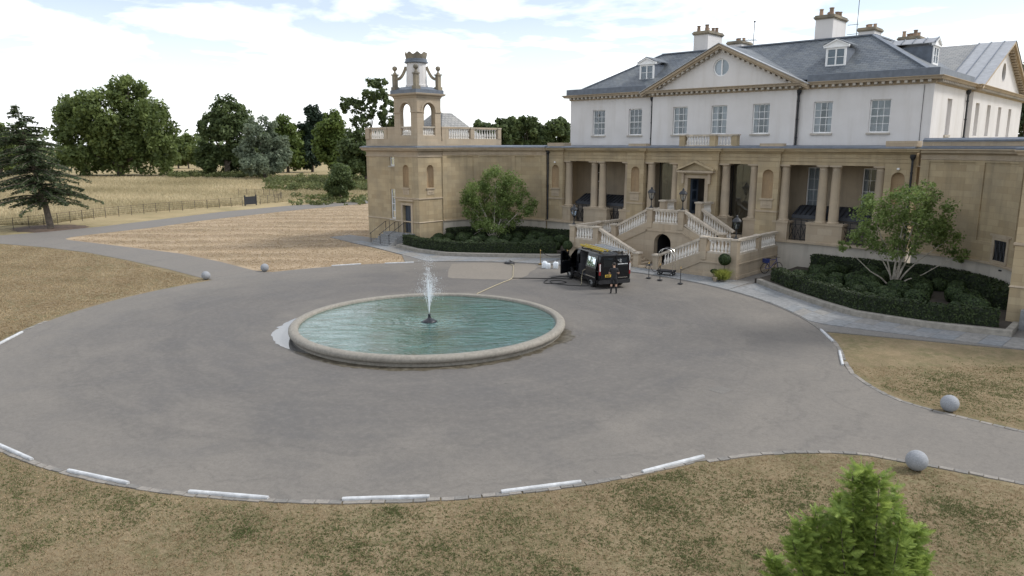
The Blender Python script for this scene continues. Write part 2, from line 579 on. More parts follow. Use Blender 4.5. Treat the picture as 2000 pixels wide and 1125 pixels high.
# ------------------------------------------------------------------ mesh builder
class MB:
    def __init__(s):
        s.v, s.f, s.uv = [], [], []

    def add(s, vs, fs, uvs=None):
        o = len(s.v)
        s.v += [tuple(p) for p in vs]
        for i, f in enumerate(fs):
            s.f.append([o + k for k in f])
            s.uv.append(uvs[i] if uvs else None)
        return s

    def hexa(s, p):
        """8 points: bottom 0-3, top 4-7"""
        return s.add(p, [(3, 2, 1, 0), (4, 5, 6, 7), (0, 1, 5, 4), (1, 2, 6, 5), (2, 3, 7, 6), (3, 0, 4, 7)])

    def box(s, x0, x1, y0, y1, z0, z1):
        return s.hexa([(x0, y0, z0), (x1, y0, z0), (x1, y1, z0), (x0, y1, z0), (x0, y0, z1), (x1, y0, z1), (x1, y1, z1), (x0, y1, z1)])

    def fbox(s, fm, s0, s1, d0, d1, z0, z1, n=1):
        for i in range(n):
            a, b = s0 + (s1 - s0) * i / n, s0 + (s1 - s0) * (i + 1) / n
            P = [fm(a, d1, z0), fm(b, d1, z0), fm(b, d0, z0), fm(a, d0, z0), fm(a, d1, z1), fm(b, d1, z1), fm(b, d0, z1), fm(a, d0, z1)]
            fs = [(3, 2, 1, 0), (4, 5, 6, 7), (0, 1, 5, 4), (2, 3, 7, 6)]
            uv = [[(a, d0), (b, d0), (b, d1), (a, d1)], [(a, d1), (b, d1), (b, d0), (a, d0)], [(a, z0), (b, z0), (b, z1), (a, z1)], [(b, z0), (a, z0), (a, z1), (b, z1)]]
            if i == 0:
                fs.append((3, 0, 4, 7)); uv.append([(d0, z0), (d1, z0), (d1, z1), (d0, z1)])
            if i == n - 1:
                fs.append((1, 2, 6, 5)); uv.append([(d1, z0), (d0, z0), (d0, z1), (d1, z1)])
            s.add(P, fs, uv)
        return s

    def lathe(s, prof, c=(0, 0, 0), n=12, cap=True, a0=0.0):
        vs = []
        for r, z in prof:
            for k in range(n):
                a = a0 + 2 * PI * k / n
                vs.append((c[0] + r * math.cos(a), c[1] + r * math.sin(a), c[2] + z))
        fs = []
        for i in range(len(prof) - 1):
            for k in range(n):
                fs.append((i * n + k, i * n + (k + 1) % n, (i + 1) * n + (k + 1) % n, (i + 1) * n + k))
        if cap:
            fs.append(tuple(range(n))[::-1])
            fs.append(tuple((len(prof) - 1) * n + k for k in range(n)))
        return s.add(vs, fs)

    def tube(s, pts, r, n=6, cap=True):
        pts = [Vector(p) for p in pts]
        rs = r if isinstance(r, (list, tuple)) else [r] * len(pts)
        vs = []
        for i, p in enumerate(pts):
            d = (pts[min(i + 1, len(pts) - 1)] - pts[max(i - 1, 0)]).normalized()
            ref = Vector((0, 0, 1)) if abs(d.z) < 0.9 else Vector((1, 0, 0))
            u = d.cross(ref).normalized()
            w = d.cross(u)
            for k in range(n):
                a = 2 * PI * k / n
                vs.append(p + (u * math.cos(a) + w * math.sin(a)) * rs[i])
        fs = []
        for i in range(len(pts) - 1):
            for k in range(n):
                fs.append((i * n + k, i * n + (k + 1) % n, (i + 1) * n + (k + 1) % n, (i + 1) * n + k))
        if cap:
            fs.append(tuple(range(n)))
            fs.append(tuple((len(pts) - 1) * n + k for k in range(n))[::-1])
        return s.add(vs, fs)

    def bar(s, p0, p1, wx, wz):
        """square bar between two points, wx horizontal width, wz thickness"""
        p0, p1 = Vector(p0), Vector(p1)
        d = (p1 - p0).normalized()
        ref = Vector((0, 0, 1)) if abs(d.z) < 0.95 else Vector((0, 1, 0))
        u = d.cross(ref).normalized() * wx / 2
        w = u.cross(d).normalized() * wz / 2
        P = []
        for q in (p0, p1):
            P += [q - u - w, q + u - w, q + u + w, q - u + w]
        return s.add(P, [(3, 2, 1, 0), (4, 5, 6, 7), (0, 1, 5, 4), (1, 2, 6, 5), (2, 3, 7, 6), (3, 0, 4, 7)])

    def prism(s, poly, z0, z1):
        n = len(poly)
        tri = tessellate_polygon([[Vector((x, y, 0)) for x, y in poly]])
        vs = [(x, y, z0) for x, y in poly] + [(x, y, z1) for x, y in poly]
        fs = [(a + n, b + n, c + n) for a, b, c in tri] + [(c, b, a) for a, b, c in tri]
        fs += [(i, (i + 1) % n, n + (i + 1) % n, n + i) for i in range(n)]
        return s.add(vs, fs)

    def wall(s, fm, outer, holes=(), depth=0.25, thick=None):
        """planar wall in (s,z) with holes and their reveals; d=0 is the face, holes go back by depth"""
        loops = [[Vector((a, b, 0)) for a, b in outer]] + [[Vector((a, b, 0)) for a, b in h] for h in holes]
        flat = [p for l in loops for p in l]
        tri = tessellate_polygon(loops)
        s.add([fm(p.x, 0, p.y) for p in flat], [t for t in tri], [[(flat[i].x, flat[i].y) for i in t] for t in tri])
        for h in holes:
            n = len(h)
            vs = [fm(a, 0, b) for a, b in h] + [fm(a, -depth, b) for a, b in h]
            s.add(vs, [(i, (i + 1) % n, n + (i + 1) % n, n + i) for i in range(n)])
        if thick:
            n = len(outer)
            vs = [fm(a, 0, b) for a, b in outer] + [fm(a, -thick, b) for a, b in outer]
            s.add(vs, [(i, (i + 1) % n, n + (i + 1) % n, n + i) for i in range(n)])
            if thick > depth:
                s.add([fm(p.x, -thick, p.y) for p in flat], [t for t in tri])
        return s

    def sweep(s, path, prof, closed=False, profclosed=True):
        """path: xy points (outward = right-hand side), prof: (d,z) points"""
        n, m = len(path), len(prof)
        P = [Vector(p) for p in path]
        rows = []
        for i in range(n):
            a = P[i] - P[i - 1] if (i > 0 or closed) else None
            b = P[(i + 1) % n] - P[i] if (i < n - 1 or closed) else None
            na = Vector((a.y, -a.x)).normalized() if a is not None else None
            nb = Vector((b.y, -b.x)).normalized() if b is not None else None
            if na is None:
                nm, k = nb, 1.0
            elif nb is None:
                nm, k = na, 1.0
            else:
                nm = (na + nb).normalized()
                k = 1.0 / max(0.35, nm.dot(nb))
            rows.append([(P[i].x + nm.x * d * k, P[i].y + nm.y * d * k, z) for d, z in prof])
        vs = [p for r in rows for p in r]
        fs = []
        for i in range(n if closed else n - 1):
            j = (i + 1) % n
            for q in range(m if profclosed else m - 1):
                w = (q + 1) % m
                fs.append((i * m + q, j * m + q, j * m + w, i * m + w))
        if not closed and profclosed:
            fs.append(tuple(range(m)))
            fs.append(tuple((n - 1) * m + q for q in range(m))[::-1])
        return s.add(vs, fs)

    def mesh(s, name, mat, smooth=False, org=(0, 0, 0)):
        me = bpy.data.meshes.new(name)
        me.from_pydata([(p[0] - org[0], p[1] - org[1], p[2] - org[2]) for p in s.v], [], s.f)
        me.materials.append(MT[mat] if isinstance(mat, str) else mat)
        uvl = me.uv_layers.new(name='UVMap')
        buf = []
        for fi, f in enumerate(s.f):
            if s.uv[fi]:
                for q in s.uv[fi]:
                    buf += q
                continue
            a, b, c = (Vector(s.v[f[0]]), Vector(s.v[f[1]]), Vector(s.v[f[2]]))
            nn = (b - a).cross(c - a)
            if nn.length < 1e-12 and len(f) > 3:
                nn = (c - a).cross(Vector(s.v[f[3]]) - a)
            nn = nn.normalized() if nn.length > 1e-12 else Vector((0, 0, 1))
            if nn.z < 0:
                nn = -nn
            if nn.z > 0.98:
                for k in f:
                    buf += (s.v[k][0], s.v[k][1])
            else:
                tx = Vector((0, 0, 1)).cross(nn).normalized()
                ty = nn.cross(tx)
                for k in f:
                    p = Vector(s.v[k])
                    buf += (p.dot(tx), p.dot(ty))
        uvl.data.foreach_set('uv', buf)
        if smooth:
            me.polygons.foreach_set('use_smooth', [True] * len(me.polygons))
            try:
                me.set_sharp_from_angle(angle=R(40))
            except Exception:
                pass
        me.update()
        return me

    def build(s, name, mat, parent=None, smooth=False, kind=None, label=None):
        org = ORG.get(parent.name, (0, 0, 0)) if parent is not None else (0, 0, 0)
        o = bpy.data.objects.new(name, s.mesh(name, mat, smooth, org))
        COL.objects.link(o)
        if parent is not None:
            o.parent = parent
            ORG[o.name] = org
        if kind:
            o['kind'] = kind
        if label:
            o['label'] = label
        return o


ORG = {}


def thing(name, label, cat, loc=(0, 0, 0), group=None, rotz=0.0, local=False):
    """Empty at the thing's base; parts are given in world coordinates unless local"""
    o = bpy.data.objects.new(name, None)
    o.empty_display_size = 0.3
    COL.objects.link(o)
    o.location = loc
    o.rotation_euler = (0, 0, rotz)
    o['label'] = label
    o['category'] = cat
    if group:
        o['group'] = group
    ORG[o.name] = (0, 0, 0) if local else tuple(loc)
    return o


def tag(o, label, cat, group=None):
    o['label'] = label
    o['category'] = cat
    if group:
        o['group'] = group
    return o


def struct(o):
    o['kind'] = 'structure'
    return o


def inst(name, me, loc, parent=None, rotz=0.0, scale=(1, 1, 1)):
    o = bpy.data.objects.new(name, me)
    COL.objects.link(o)
    org = ORG.get(parent.name, (0, 0, 0)) if parent is not None else (0, 0, 0)
    o.location = (loc[0] - org[0], loc[1] - org[1], loc[2] - org[2])
    o.rotation_euler = (0, 0, rotz)
    o.scale = scale
    if parent is not None:
        o.parent = parent
        ORG[o.name] = org
    return o


def copy_tree(o, parent=None):
    c = o.copy()
    COL.objects.link(c)
    if parent is not None:
        c.parent = parent
    for ch in [x for x in bpy.data.objects if x.parent == o]:
        copy_tree(ch, c)
    return c


def front(y0):          # face towards -Y, s = X
    return lambda s, d, z: (s, y0 - d, z)


def right(x0):          # face towards +X, s = Y
    return lambda s, d, z: (x0 + d, s, z)


def left(x0):
    return lambda s, d, z: (x0 - d, s, z)


def rect(a, b, c, d):
    return [(a, c), (b, c), (b, d), (a, d)]


def arch(cx, r, z0, zs, n=12):
    return [(cx - r, z0), (cx + r, z0)] + [(cx + r * math.cos(PI * k / n), zs + r * math.sin(PI * k / n)) for k in range(n + 1)]


def circ(cx, cz, r, n=28):
    return [(cx + r * math.cos(2 * PI * k / n), cz + r * math.sin(2 * PI * k / n)) for k in range(n)]


def niche_shell(mb, fm, cx, r, z0, zs, dep, d0=0.0, n=12):
    vs, fs = [], []
    rows = [(z0, 1.0)] + [(zs + r * math.sin(p), math.cos(p)) for p in [0.5 * PI * k / 6 for k in range(7)]]
    for z, k in rows:
        for i in range(n + 1):
            a = PI * i / n
            vs.append(fm(cx - r * k * math.cos(a), d0 - dep * k * math.sin(a), z))
    m = n + 1
    for i in range(len(rows) - 1):
        for j in range(n):
            fs.append((i * m + j, i * m + j + 1, (i + 1) * m + j + 1, (i + 1) * m + j))
    fs.append(tuple(range(m)))
    mb.add(vs, fs)


# ------------------------------------------------------------------ shared meshes
def baluster_mesh(h, r, mat='baluster_stone', n=8):
    pr = [(r * 1.0, 0), (r * 1.0, 0.07), (r * 0.6, 0.10), (r * 0.75, 0.16), (r * 1.05, 0.30), (r * 0.85, 0.45), (r * 0.42, 0.68), (r * 0.45, 0.82), (r * 0.75, 0.88), (r * 0.95, 0.91), (r * 0.95, 1.0)]
    return MB().lathe([(a, b * h) for a, b in pr], n=n, cap=False).mesh('baluster', mat, True)


BAL = {}


def balus(parent, p0, p1, n, h, r=0.085, mat='baluster_stone'):
    """n balusters standing on the line p0-p1"""
    key = (round(h, 2), round(r, 3), mat)
    if key not in BAL:
        BAL[key] = baluster_mesh(h, r, mat)
    for i in range(n):
        t = (i + 0.5) / n
        inst('baluster', BAL[key], tuple(a + (b - a) * t for a, b in zip(p0, p1)), parent, random.random() * 0.6)


def pier(parent, x, y, z0, z1, w, mat='stone_pale', cap=0.06):
    m = MB().box(x - w / 2, x + w / 2, y - w / 2, y + w / 2, z0, z1)
    p = m.build('pier', mat, parent)
    MB().box(x - w / 2 - cap, x + w / 2 + cap, y - w / 2 - cap, y + w / 2 + cap, z1, z1 + 0.1).build('pier_cap', 'coping_stone', p)
    return p


PANE = {}


def sash_window(parent, fm, s0, s1, z0, z1, cols=3, rows=4, recess=0.14, sill=True, curtain=0.0, name='window', paint='white_paint', inner='dark_inside', room=0.9, glassmat='window_glass', bar=0.028):
    """real frame, glazing bars, single panes, room box behind; d<0 is inside"""
    fr = MB()
    fw = 0.07
    d0, d1 = -recess - 0.06, -recess
    fr.fbox(fm, s0, s0 + fw, d0, d1, z0, z1)
    fr.fbox(fm, s1 - fw, s1, d0, d1, z0, z1)
    fr.fbox(fm, s0 + fw, s1 - fw, d0, d1, z0, z0 + fw * 1.2)
    fr.fbox(fm, s0 + fw, s1 - fw, d0, d1, z1 - fw, z1)
    gw, gh = (s1 - s0 - 2 * fw), (z1 - z0 - 2.2 * fw)
    for i in range(1, cols):
        x = s0 + fw + gw * i / cols
        fr.fbox(fm, x - bar / 2, x + bar / 2, d0 + 0.012, d1 - 0.012, z0 + 1.2 * fw, z1 - fw)
    for j in range(1, rows):
        z = z0 + 1.2 * fw + gh * j / rows
        b = bar * (1.8 if j * 2 == rows else 1.0)
        fr.fbox(fm, s0 + fw, s1 - fw, d0 + 0.008, d1 - 0.008, z - b / 2, z + b / 2)
    w = fr.build(name, paint, parent)
    for i in range(cols):
        for j in range(rows):
            a, b = s0 + fw + gw * i / cols, s0 + fw + gw * (i + 1) / cols
            c, d = z0 + 1.2 * fw + gh * j / rows, z0 + 1.2 * fw + gh * (j + 1) / rows
            tl = random.uniform(-0.004, 0.004)
            q = MB()
            q.add([fm(a, -recess - 0.03 + tl, c), fm(b, -recess - 0.03 - tl, c), fm(b, -recess - 0.03 - tl, d), fm(a, -recess - 0.03 + tl, d)], [(0, 1, 2, 3)])
            q.build('pane', glassmat, w)
    # room behind
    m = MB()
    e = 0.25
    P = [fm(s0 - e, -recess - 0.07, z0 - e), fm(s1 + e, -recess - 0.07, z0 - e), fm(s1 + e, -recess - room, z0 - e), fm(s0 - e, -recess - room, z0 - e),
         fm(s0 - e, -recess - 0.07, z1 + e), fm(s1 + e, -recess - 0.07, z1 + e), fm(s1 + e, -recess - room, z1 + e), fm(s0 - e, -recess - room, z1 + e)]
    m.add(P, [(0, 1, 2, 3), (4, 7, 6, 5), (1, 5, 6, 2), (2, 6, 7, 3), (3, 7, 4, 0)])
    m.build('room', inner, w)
    if curtain > 0:
        m = MB()
        for side in (0, 1):
            a0, a1 = (s0, s0 + (s1 - s0) * curtain / 2) if side == 0 else (s1 - (s1 - s0) * curtain / 2, s1)
            k = 10
            vs = []
            for i in range(k + 1):
                x = a0 + (a1 - a0) * i / k
                dd = -recess - 0.14 - 0.04 * (i % 2)
                vs += [fm(x, dd, z0), fm(x, dd, z1)]
            m.add(vs, [(2 * i, 2 * i + 2, 2 * i + 3, 2 * i + 1) for i in range(k)])
        m.build('curtain', 'curtain', w)
    if sill:
        MB().fbox(fm, s0 - 0.1, s1 + 0.1, -recess, 0.1, z0 - 0.12, z0 - 0.002).build('sill', 'stone_base', w)
    return w

# ------------------------------------------------------------------ ground
def flat(poly, z, name, mat):
    tri = tessellate_polygon([[Vector((x, y, 0)) for x, y in poly]])
    m = MB().add([(x, y, z) for x, y in poly], [t for t in tri])
    return struct(m.build(name, mat))


N = 64
flat([(2800 * math.cos(2 * PI * k / N), 2800 * math.sin(2 * PI * k / N)) for k in range(N)], -0.024, 'ground', 'meadow')
flat([(-52, 24), (-57, 8), (-80, 5), (-80, -60), (90, -60), (90, 36.2), (30, 36.2), (22.6, 35.9), (10, 39), (-10, 39), (-14, 39), (-25, 37.4), (-30, 30)], -0.016, 'lawn', 'lawn')
flat([(-17, 24), (-47.3, 20.8), (-49.2, 22.7), (-51.5, 30.7), (-54.8, 37.6), (-58.6, 50.2), (-61.2, 65), (-60.5, 82), (-40, 82), (-27.5, 52), (-27.5, 38), (-25.6, 37.2), (-14, 35.6), (-10, 33)], -0.010, 'mown_lawn', 'lawn_striped')

CC = (0.5, 22.66)
CR = 18.25


def ca(deg, r=CR):
    return (CC[0] + r * math.cos(R(deg)), CC[1] + r * math.sin(R(deg)))


court = [(60, 21.6), (24.6, 21.3), (23.5, 21.1), (22.4, 20.85), (21.2, 20.55), (20.3, 20.0), (19.5, 19.25), (18.75, 18.3), (18.1, 17.1)]
court += [ca(-a) for a in range(20, 172, 3)]
court += [(-17.75, 20.75), (-18.6, 20.6), (-23.8, 20.6), (-30.2, 20.3), (-36.7, 19.7), (-42.5, 18.4), (-48, 16.5), (-56, 13.2), (-75, 6), (-76, 12), (-58, 17.0), (-54.9, 18.27), (-55, 22.4), (-56.3, 27.5), (-59, 33.7), (-63.4, 43.7), (-65.8, 54.5), (-66.1, 68.7), (-64, 90), (-60, 90), (-60.5, 80), (-61.2, 65), (-58.5, 50.2), (-54.7, 37.6), (-51.4, 30.7), (-49.4, 24.0), (-48.6, 22.2), (-47.6, 21.4), (-46.4, 21.3), (-42.85, 22.06), (-36.2, 23.35), (-30.8, 24.36), (-24.5, 24.56), (-19.2, 24.3), (-17.9, 24.7)]
court += [ca(173 - a) for a in range(0, 152, 3)]
court += [(17.8, 28.65), (18.4, 27.65), (19.16, 26.8), (19.9, 26.1), (20.64, 25.65), (21.75, 25.38), (24.07, 25.2), (60, 25.2)]
flat(court, 0.0, 'forecourt', 'tarmac')

# pressure-washed patch of the tarmac
flat([(-11.4, 35.3), (-9.6, 33.3), (-7.6, 31.4), (-7.1, 31.3), (-5.4, 32.4), (-3.9, 33.5), (-3.75, 33.9), (-4.3, 35.4), (-5.0, 36.4), (-5.4, 37.4), (-6.0, 38.4), (-6.9, 39.1), (-8.6, 38.2), (-10.2, 37.0)], 0.004, 'washed_tarmac', 'tarmac_washed')

# granite sett edging round the forecourt: single setts where they can be told apart
edge = struct(bpy.data.objects.new('sett_edging', None))
COL.objects.link(edge)
SETT = [MB().box(-0.162, 0.162, -0.085, 0.085, -0.05, 0.012).mesh('sett', m) for m in ('sett', 'sett_dark')]


def sett_line(pts, step=0.33, rows=1, off=0.0):
    acc = 0.0
    for (x0, y0), (x1, y1) in zip(pts[:-1], pts[1:]):
        L = math.hypot(x1 - x0, y1 - y0)
        a = math.atan2(y1 - y0, x1 - x0)
        t = acc
        while t < L:
            x, y = x0 + (x1 - x0) * t / L, y0 + (y1 - y0) * t / L
            inst('sett', random.choice(SETT), (x - math.sin(a) * off + random.uniform(-.01, .01), y + math.cos(a) * off + random.uniform(-.012, .012), random.uniform(-0.008, 0.006)), edge, a + random.uniform(-.05, .05), (random.uniform(0.9, 1.02), random.uniform(0.85, 1.1), 1))
            t += step
        acc = t - L


sett_line([ca(-a, CR + 0.07) for a in range(19, 139, 2)], 0.33)
sett_line([(24.6, 21.25), (23.5, 21.03), (22.4, 20.78), (21.2, 20.48), (20.35, 19.95), (19.55, 19.2), (18.8, 18.25), (18.15, 17.1)])
sett_line([(17.75, 29.0), (18.45, 27.7), (19.2, 26.85), (19.95, 26.15), (20.66, 25.72), (21.75, 25.45), (24.1, 25.28)])
sett_line([ca(a, CR + 0.07) for a in range(22, 40, 2)])

# manhole cover
mh = MB().add([(15.35, 22.45, 0.006), (15.95, 22.38, 0.006), (16.02, 23.05, 0.006), (15.42, 23.12, 0.006)], [(0, 1, 2, 3)])
tag(mh.build('manhole_cover', 'manhole'), 'small square inspection cover set flush in the tarmac', 'manhole cover')

# ------------------------------------------------------------------ pavement, beds
BX = 0.5                                     # axis of the beds
KERB = [(7.4, 42.6), (10.0, 40.75), (12.8, 38.75), (14.7, 37.35), (17.9, 37.15), (21.3, 37.85)]
SW = {1: 1, -1: -1}


def mir(p, m):
    return (BX + m * p[0] - (0 if m > 0 else 0), p[1])


KR = [(x + 0.1, y) for x, y in [(7.9, 42.5), (10.4, 40.5), (13.2, 38.5), (15.2, 37.3), (18.4, 37.1), (21.7, 37.8)]]
KL = [(1.0 - x, y) for x, y in KR]
pav = struct(bpy.data.objects.new('pavement', None))
COL.objects.link(pav)
pbase = [ca(a, 18.2) for a in range(36, 147, 3)] + [(-17.4, 35.6), (-22, 36.6), (-25.6, 37.1), (-31, 38.2), (-31, 40.5), (-26, 40.5), (-24, 41.5), (-20, 46), (-12, 49), (12, 49), (20, 46), (21, 41), (32, 40.5), (32, 37.4), (22.6, 35.9)]
pm = MB().prism(pbase, -0.05, 0.025)
pm.build('bedding', 'sett_dark', pav)


def resample(pts, n):
    L = [0]
    for a, b in zip(pts[:-1], pts[1:]):
        L.append(L[-1] + math.dist(a, b))
    out = []
    for i in range(n + 1):
        t = L[-1] * i / n
        k = max(j for j in range(len(L)) if L[j] <= t + 1e-9)
        k = min(k, len(pts) - 2)
        u = (t - L[k]) / max(1e-9, L[k + 1] - L[k])
        out.append((pts[k][0] + (pts[k + 1][0] - pts[k][0]) * u, pts[k][1] + (pts[k + 1][1] - pts[k][1]) * u))
    return out


def slab_strip(F, B, n, rows):
    F, B = resample(F, n), resample(B, n)
    for j in range(rows):
        for i in range(n):
            u0, u1 = j / rows, (j + 1) / rows

            def P(k, u):
                return (F[k][0] + (B[k][0] - F[k][0]) * u, F[k][1] + (B[k][1] - F[k][1]) * u)
            q = [P(i, u0), P(i + 1, u0), P(i + 1, u1), P(i, u1)]
            cx, cy = sum(p[0] for p in q) / 4, sum(p[1] for p in q) / 4
            q = [(cx + (x - cx) * 0.985, cy + (y - cy) * 0.985) for x, y in q]
            MB().prism(q, 0.0, 0.05 + random.uniform(-0.003, 0.003)).build('slab', random.choice(['slab', 'slab', 'slab_blue', 'slab_warm']), pav)


slab_strip([ca(a, 18.27) for a in range(67, 39, -2)] + [(15.6, 34.75), (18, 35.1), (22.6, 35.9), (27, 36.7)], KR + [(24, 38.2), (27, 38.6)], 24, 2)
slab_strip([ca(180 - a, 18.27) for a in range(67, 39, -2)] + [(-15.3, 35.1), (-17.4, 35.6), (-22, 36.6), (-26.5, 37.3)], KL + [(-23, 38.0), (-26.5, 38.5)], 24, 2)
slab_strip([ca(a, 18.27) for a in range(67, 112, -1 if False else 1)], [(7.6, 42.64), (-6.9, 42.64)], 16, 2)


def bed(m, lab):
    K = KR if m > 0 else KL
    xi = 21.3 if m > 0 else -20.4
    t = thing('planting_bed', lab, 'flower bed', (K[3][0], K[3][1], 0), 'raised beds either side of the stairs')
    path = K + [(K[-1][0], 40.0)]
    if m < 0:
        path = path[::-1]
    MB().sweep(path, [(0.0, 0), (0.0, 0.29), (-0.03, 0.32), (-0.28, 0.32), (-0.28, 0)]).build('kerb', 'kerb_stone', t)
    cx = 14.7 if m > 0 else -14.1
    curve = [(cx + m * 6.25 * math.cos(R(a)), 42.6 + 6.25 * math.sin(R(a))) for a in range(5, 95, 10)]
    side = 6.75 if m > 0 else -6.75
    poly = [(x - m * 0.2, y + 0.2) for x, y in K] + [(K[-1][0] - m * .2, 39.9), (xi - m * .1, 39.95)] + curve + [(side + m * 1.2, 48.9), (side + m * 1.2, 42.9)]
    MB().prism(poly, 0.0, 0.30).build('soil', 'soil', t)
    return t


bed(1, 'raised bed of clipped hedges right of the stairs, stone kerb in front')
bed(-1, 'raised bed of clipped hedges between the stairs and the bell tower')

# ------------------------------------------------------------------ fountain
FX, FY = 1.65, 21.75
fn = thing('fountain', 'round stone fountain pool with green water and a spraying jet', 'fountain', (FX, FY, 0))
m = MB()
pr = [(5.83, 0.05), (5.83, 0.36), (5.86, 0.41), (5.91, 0.435), (6.08, 0.44), (6.19, 0.41), (6.25, 0.35), (6.26, 0.28), (6.24, 0.21), (6.19, 0.16), (6.10, 0.14), (6.10, -0.02)]
m.lathe(pr, (FX, FY, 0), 96, False)
m.build('rim', 'fountain_stone', fn, True)
MB().lathe([(0.01, 0.0), (5.84, 0.0)], (FX, FY, 0.30), 64, False).build('water_surface', 'water', fn)
m = MB()
m.lathe([(0.34, 0.0), (0.33, 0.03), (0.26, 0.08), (0.16, 0.14), (0.08, 0.19), (0.055, 0.30), (0.07, 0.34), (0.05, 0.38)], (FX + 0.0, FY, 0.30), 18, True)
for k in range(6):
    a = k * PI / 3
    m.box(FX + 0.27 * math.cos(a) - 0.09, FX + 0.27 * math.cos(a) + 0.09, FY + 0.27 * math.sin(a) - 0.06, FY + 0.27 * math.sin(a) + 0.06, 0.29, 0.34)
m.build('jet_head', 'jet_head', fn, True)
# jets: thin streams breaking into drops
rs = np.random.RandomState(3)
m = MB()
octs = []
for k in range(16):
    a = rs.uniform(0, 2 * PI)
    lean = rs.uniform(0.03, 0.21)
    v0 = math.sqrt(2 * 9.81 * rs.uniform(1.0, 1.9)) if k > 1 else math.sqrt(2 * 9.81 * 2.55)
    if k <= 1:
        lean = 0.025
    vx, vy, vz = v0 * lean * math.cos(a), v0 * lean * math.sin(a), v0
    tb = vz / 9.81
    pts = []
    for i in range(9):
        tt = tb * 0.62 * i / 8
        pts.append((FX + vx * tt, FY + vy * tt, 0.68 + vz * tt - 4.905 * tt * tt))
    m.tube(pts, [0.006 + 0.005 * (i / 8) for i in range(9)], 5)
    for i in range(170):
        tt = tb * rs.uniform(0.25, 1.65) if rs.rand() < 0.8 else tb * rs.uniform(0.3, 1.0)
        sp = 0.03 + 0.13 * (tt / tb)
        z = 0.68 + vz * tt - 4.905 * tt * tt
        if z < 0.33:
            continue
        octs.append((FX + vx * tt + rs.normal(0, sp), FY + vy * tt + rs.normal(0, sp), z + rs.normal(0, 0.06), rs.uniform(0.003, 0.011)))
for x, y, z, r in octs:
    h = r * rs.uniform(1.2, 3.2)
    m.add([(x + r, y, z), (x, y + r, z), (x - r, y, z), (x, y - r, z), (x, y, z + h), (x, y, z - h)], [(0, 1, 4), (1, 2, 4), (2, 3, 4), (3, 0, 4), (1, 0, 5), (2, 1, 5), (3, 2, 5), (0, 3, 5)])
m.build('water_jet', 'spray', fn, kind='stuff')


def blob(a0, a1, r_in, r_out, n, z, seed, jag):
    rr = np.random.RandomState(seed)
    o = []
    for i in range(n + 1):
        a = R(a0 + (a1 - a0) * i / n)
        e = math.sin(PI * i / n) ** 0.7
        r = r_in + (r_out - r_in) * e + rr.normal(0, jag) * e
        o.append((FX + r * math.cos(a), FY + r * math.sin(a)))
    inner = [(FX + r_in * math.cos(R(a0 + (a1 - a0) * i / n)), FY + r_in * math.sin(R(a0 + (a1 - a0) * i / n))) for i in range(n + 1)]
    return o, inner


def ring_sheet(name, mat, a0, a1, r_in, r_out, n, z, seed, jag):
    o, i_ = blob(a0, a1, r_in, r_out, n, z, seed, jag)
    k = n + 1
    return MB().add([(x, y, z) for x, y in i_] + [(x, y, z) for x, y in o], [(j, j + 1, k + j + 1, k + j) for j in range(n)]).build(name, mat)


# damp, mossy ground under the rim (towards the camera) and the overflow on its left
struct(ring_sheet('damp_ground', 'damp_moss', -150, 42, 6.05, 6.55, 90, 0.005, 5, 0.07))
tag(ring_sheet('puddle', 'puddle', 172, 268, 6.0, 7.05, 60, 0.008, 9, 0.04), 'shallow puddle spilled from the fountain, left of its rim', 'puddle')
tag(ring_sheet('moss_patch', 'damp_moss', 12, 44, 6.0, 6.75, 40, 0.009, 12, 0.08), 'dark patch of wet moss at the right foot of the fountain rim', 'moss')

# ------------------------------------------------------------------ mansion
MX = 0.2
XL, XR = MX - 14.15, MX + 14.15
mansion = thing('mansion', 'white rendered country house with slate roof, pediments and chimneys', 'house', (MX, 52, 0))
F = front(52.0)
FC = front(51.75)
wx = [MX - 11.13, MX - 7.5, MX + 7.5, MX + 11.13]
cxs = [MX - 3.25, MX, MX + 3.25]
WW = 0.63
hl = [rect(x - WW, x + WW, 9.1, 11.2) for x in wx]
m = MB()
m.wall(F, rect(XL, MX - 5.75, 8.0, 12.12), hl[:2], 0.26)
m.wall(F, rect(MX + 5.75, XR, 8.0, 12.12), hl[2:], 0.26)
m.wall(FC, rect(MX - 5.75, MX + 5.75, 8.0, 12.12), [rect(x - WW, x + WW, 9.1, 11.2) for x in cxs], 0.26)
m.box(MX - 5.75, MX - 5.73, 51.752, 52.0, 8.0, 12.12)
m.box(MX + 5.73, MX + 5.75, 51.752, 52.0, 8.0, 12.12)
# right side with blind windows
nys = [56.2, 63.3, 67.3, 71.5, 75.9]
m.wall(right(XR), rect(52.0, 80.0, 0, 12.12), [rect(y - 0.62, y + 0.62, 8.98, 11.3) for y in nys], 0.22)
for y in nys:
    m.fbox(right(XR), y - 0.63, y + 0.63, -0.28, -0.215, 8.97, 11.31)
m.wall(left(XL), rect(52.0, 80.0, 0, 12.12))
m.box(XL, XR, 79.9, 80, 0, 12.12)
m.build('wall', 'render_white', mansion)
for y in nys:
    MB().fbox(right(XR), y - 0.72, y + 0.72, -0.2, 0.08, 8.84, 8.976).build('sill', 'stone_base', mansion)
curt = [0.3, 0.0, 0.6, 0.8, 0.45, 0.6, 2.0]
for i, x in enumerate(wx[:2] + cxs + wx[2:]):
    fm = FC if x in cxs else F
    sash_window(mansion, fm, x - WW, x + WW, 9.1, 11.2, 3, 4, 0.16, True, curt[i])
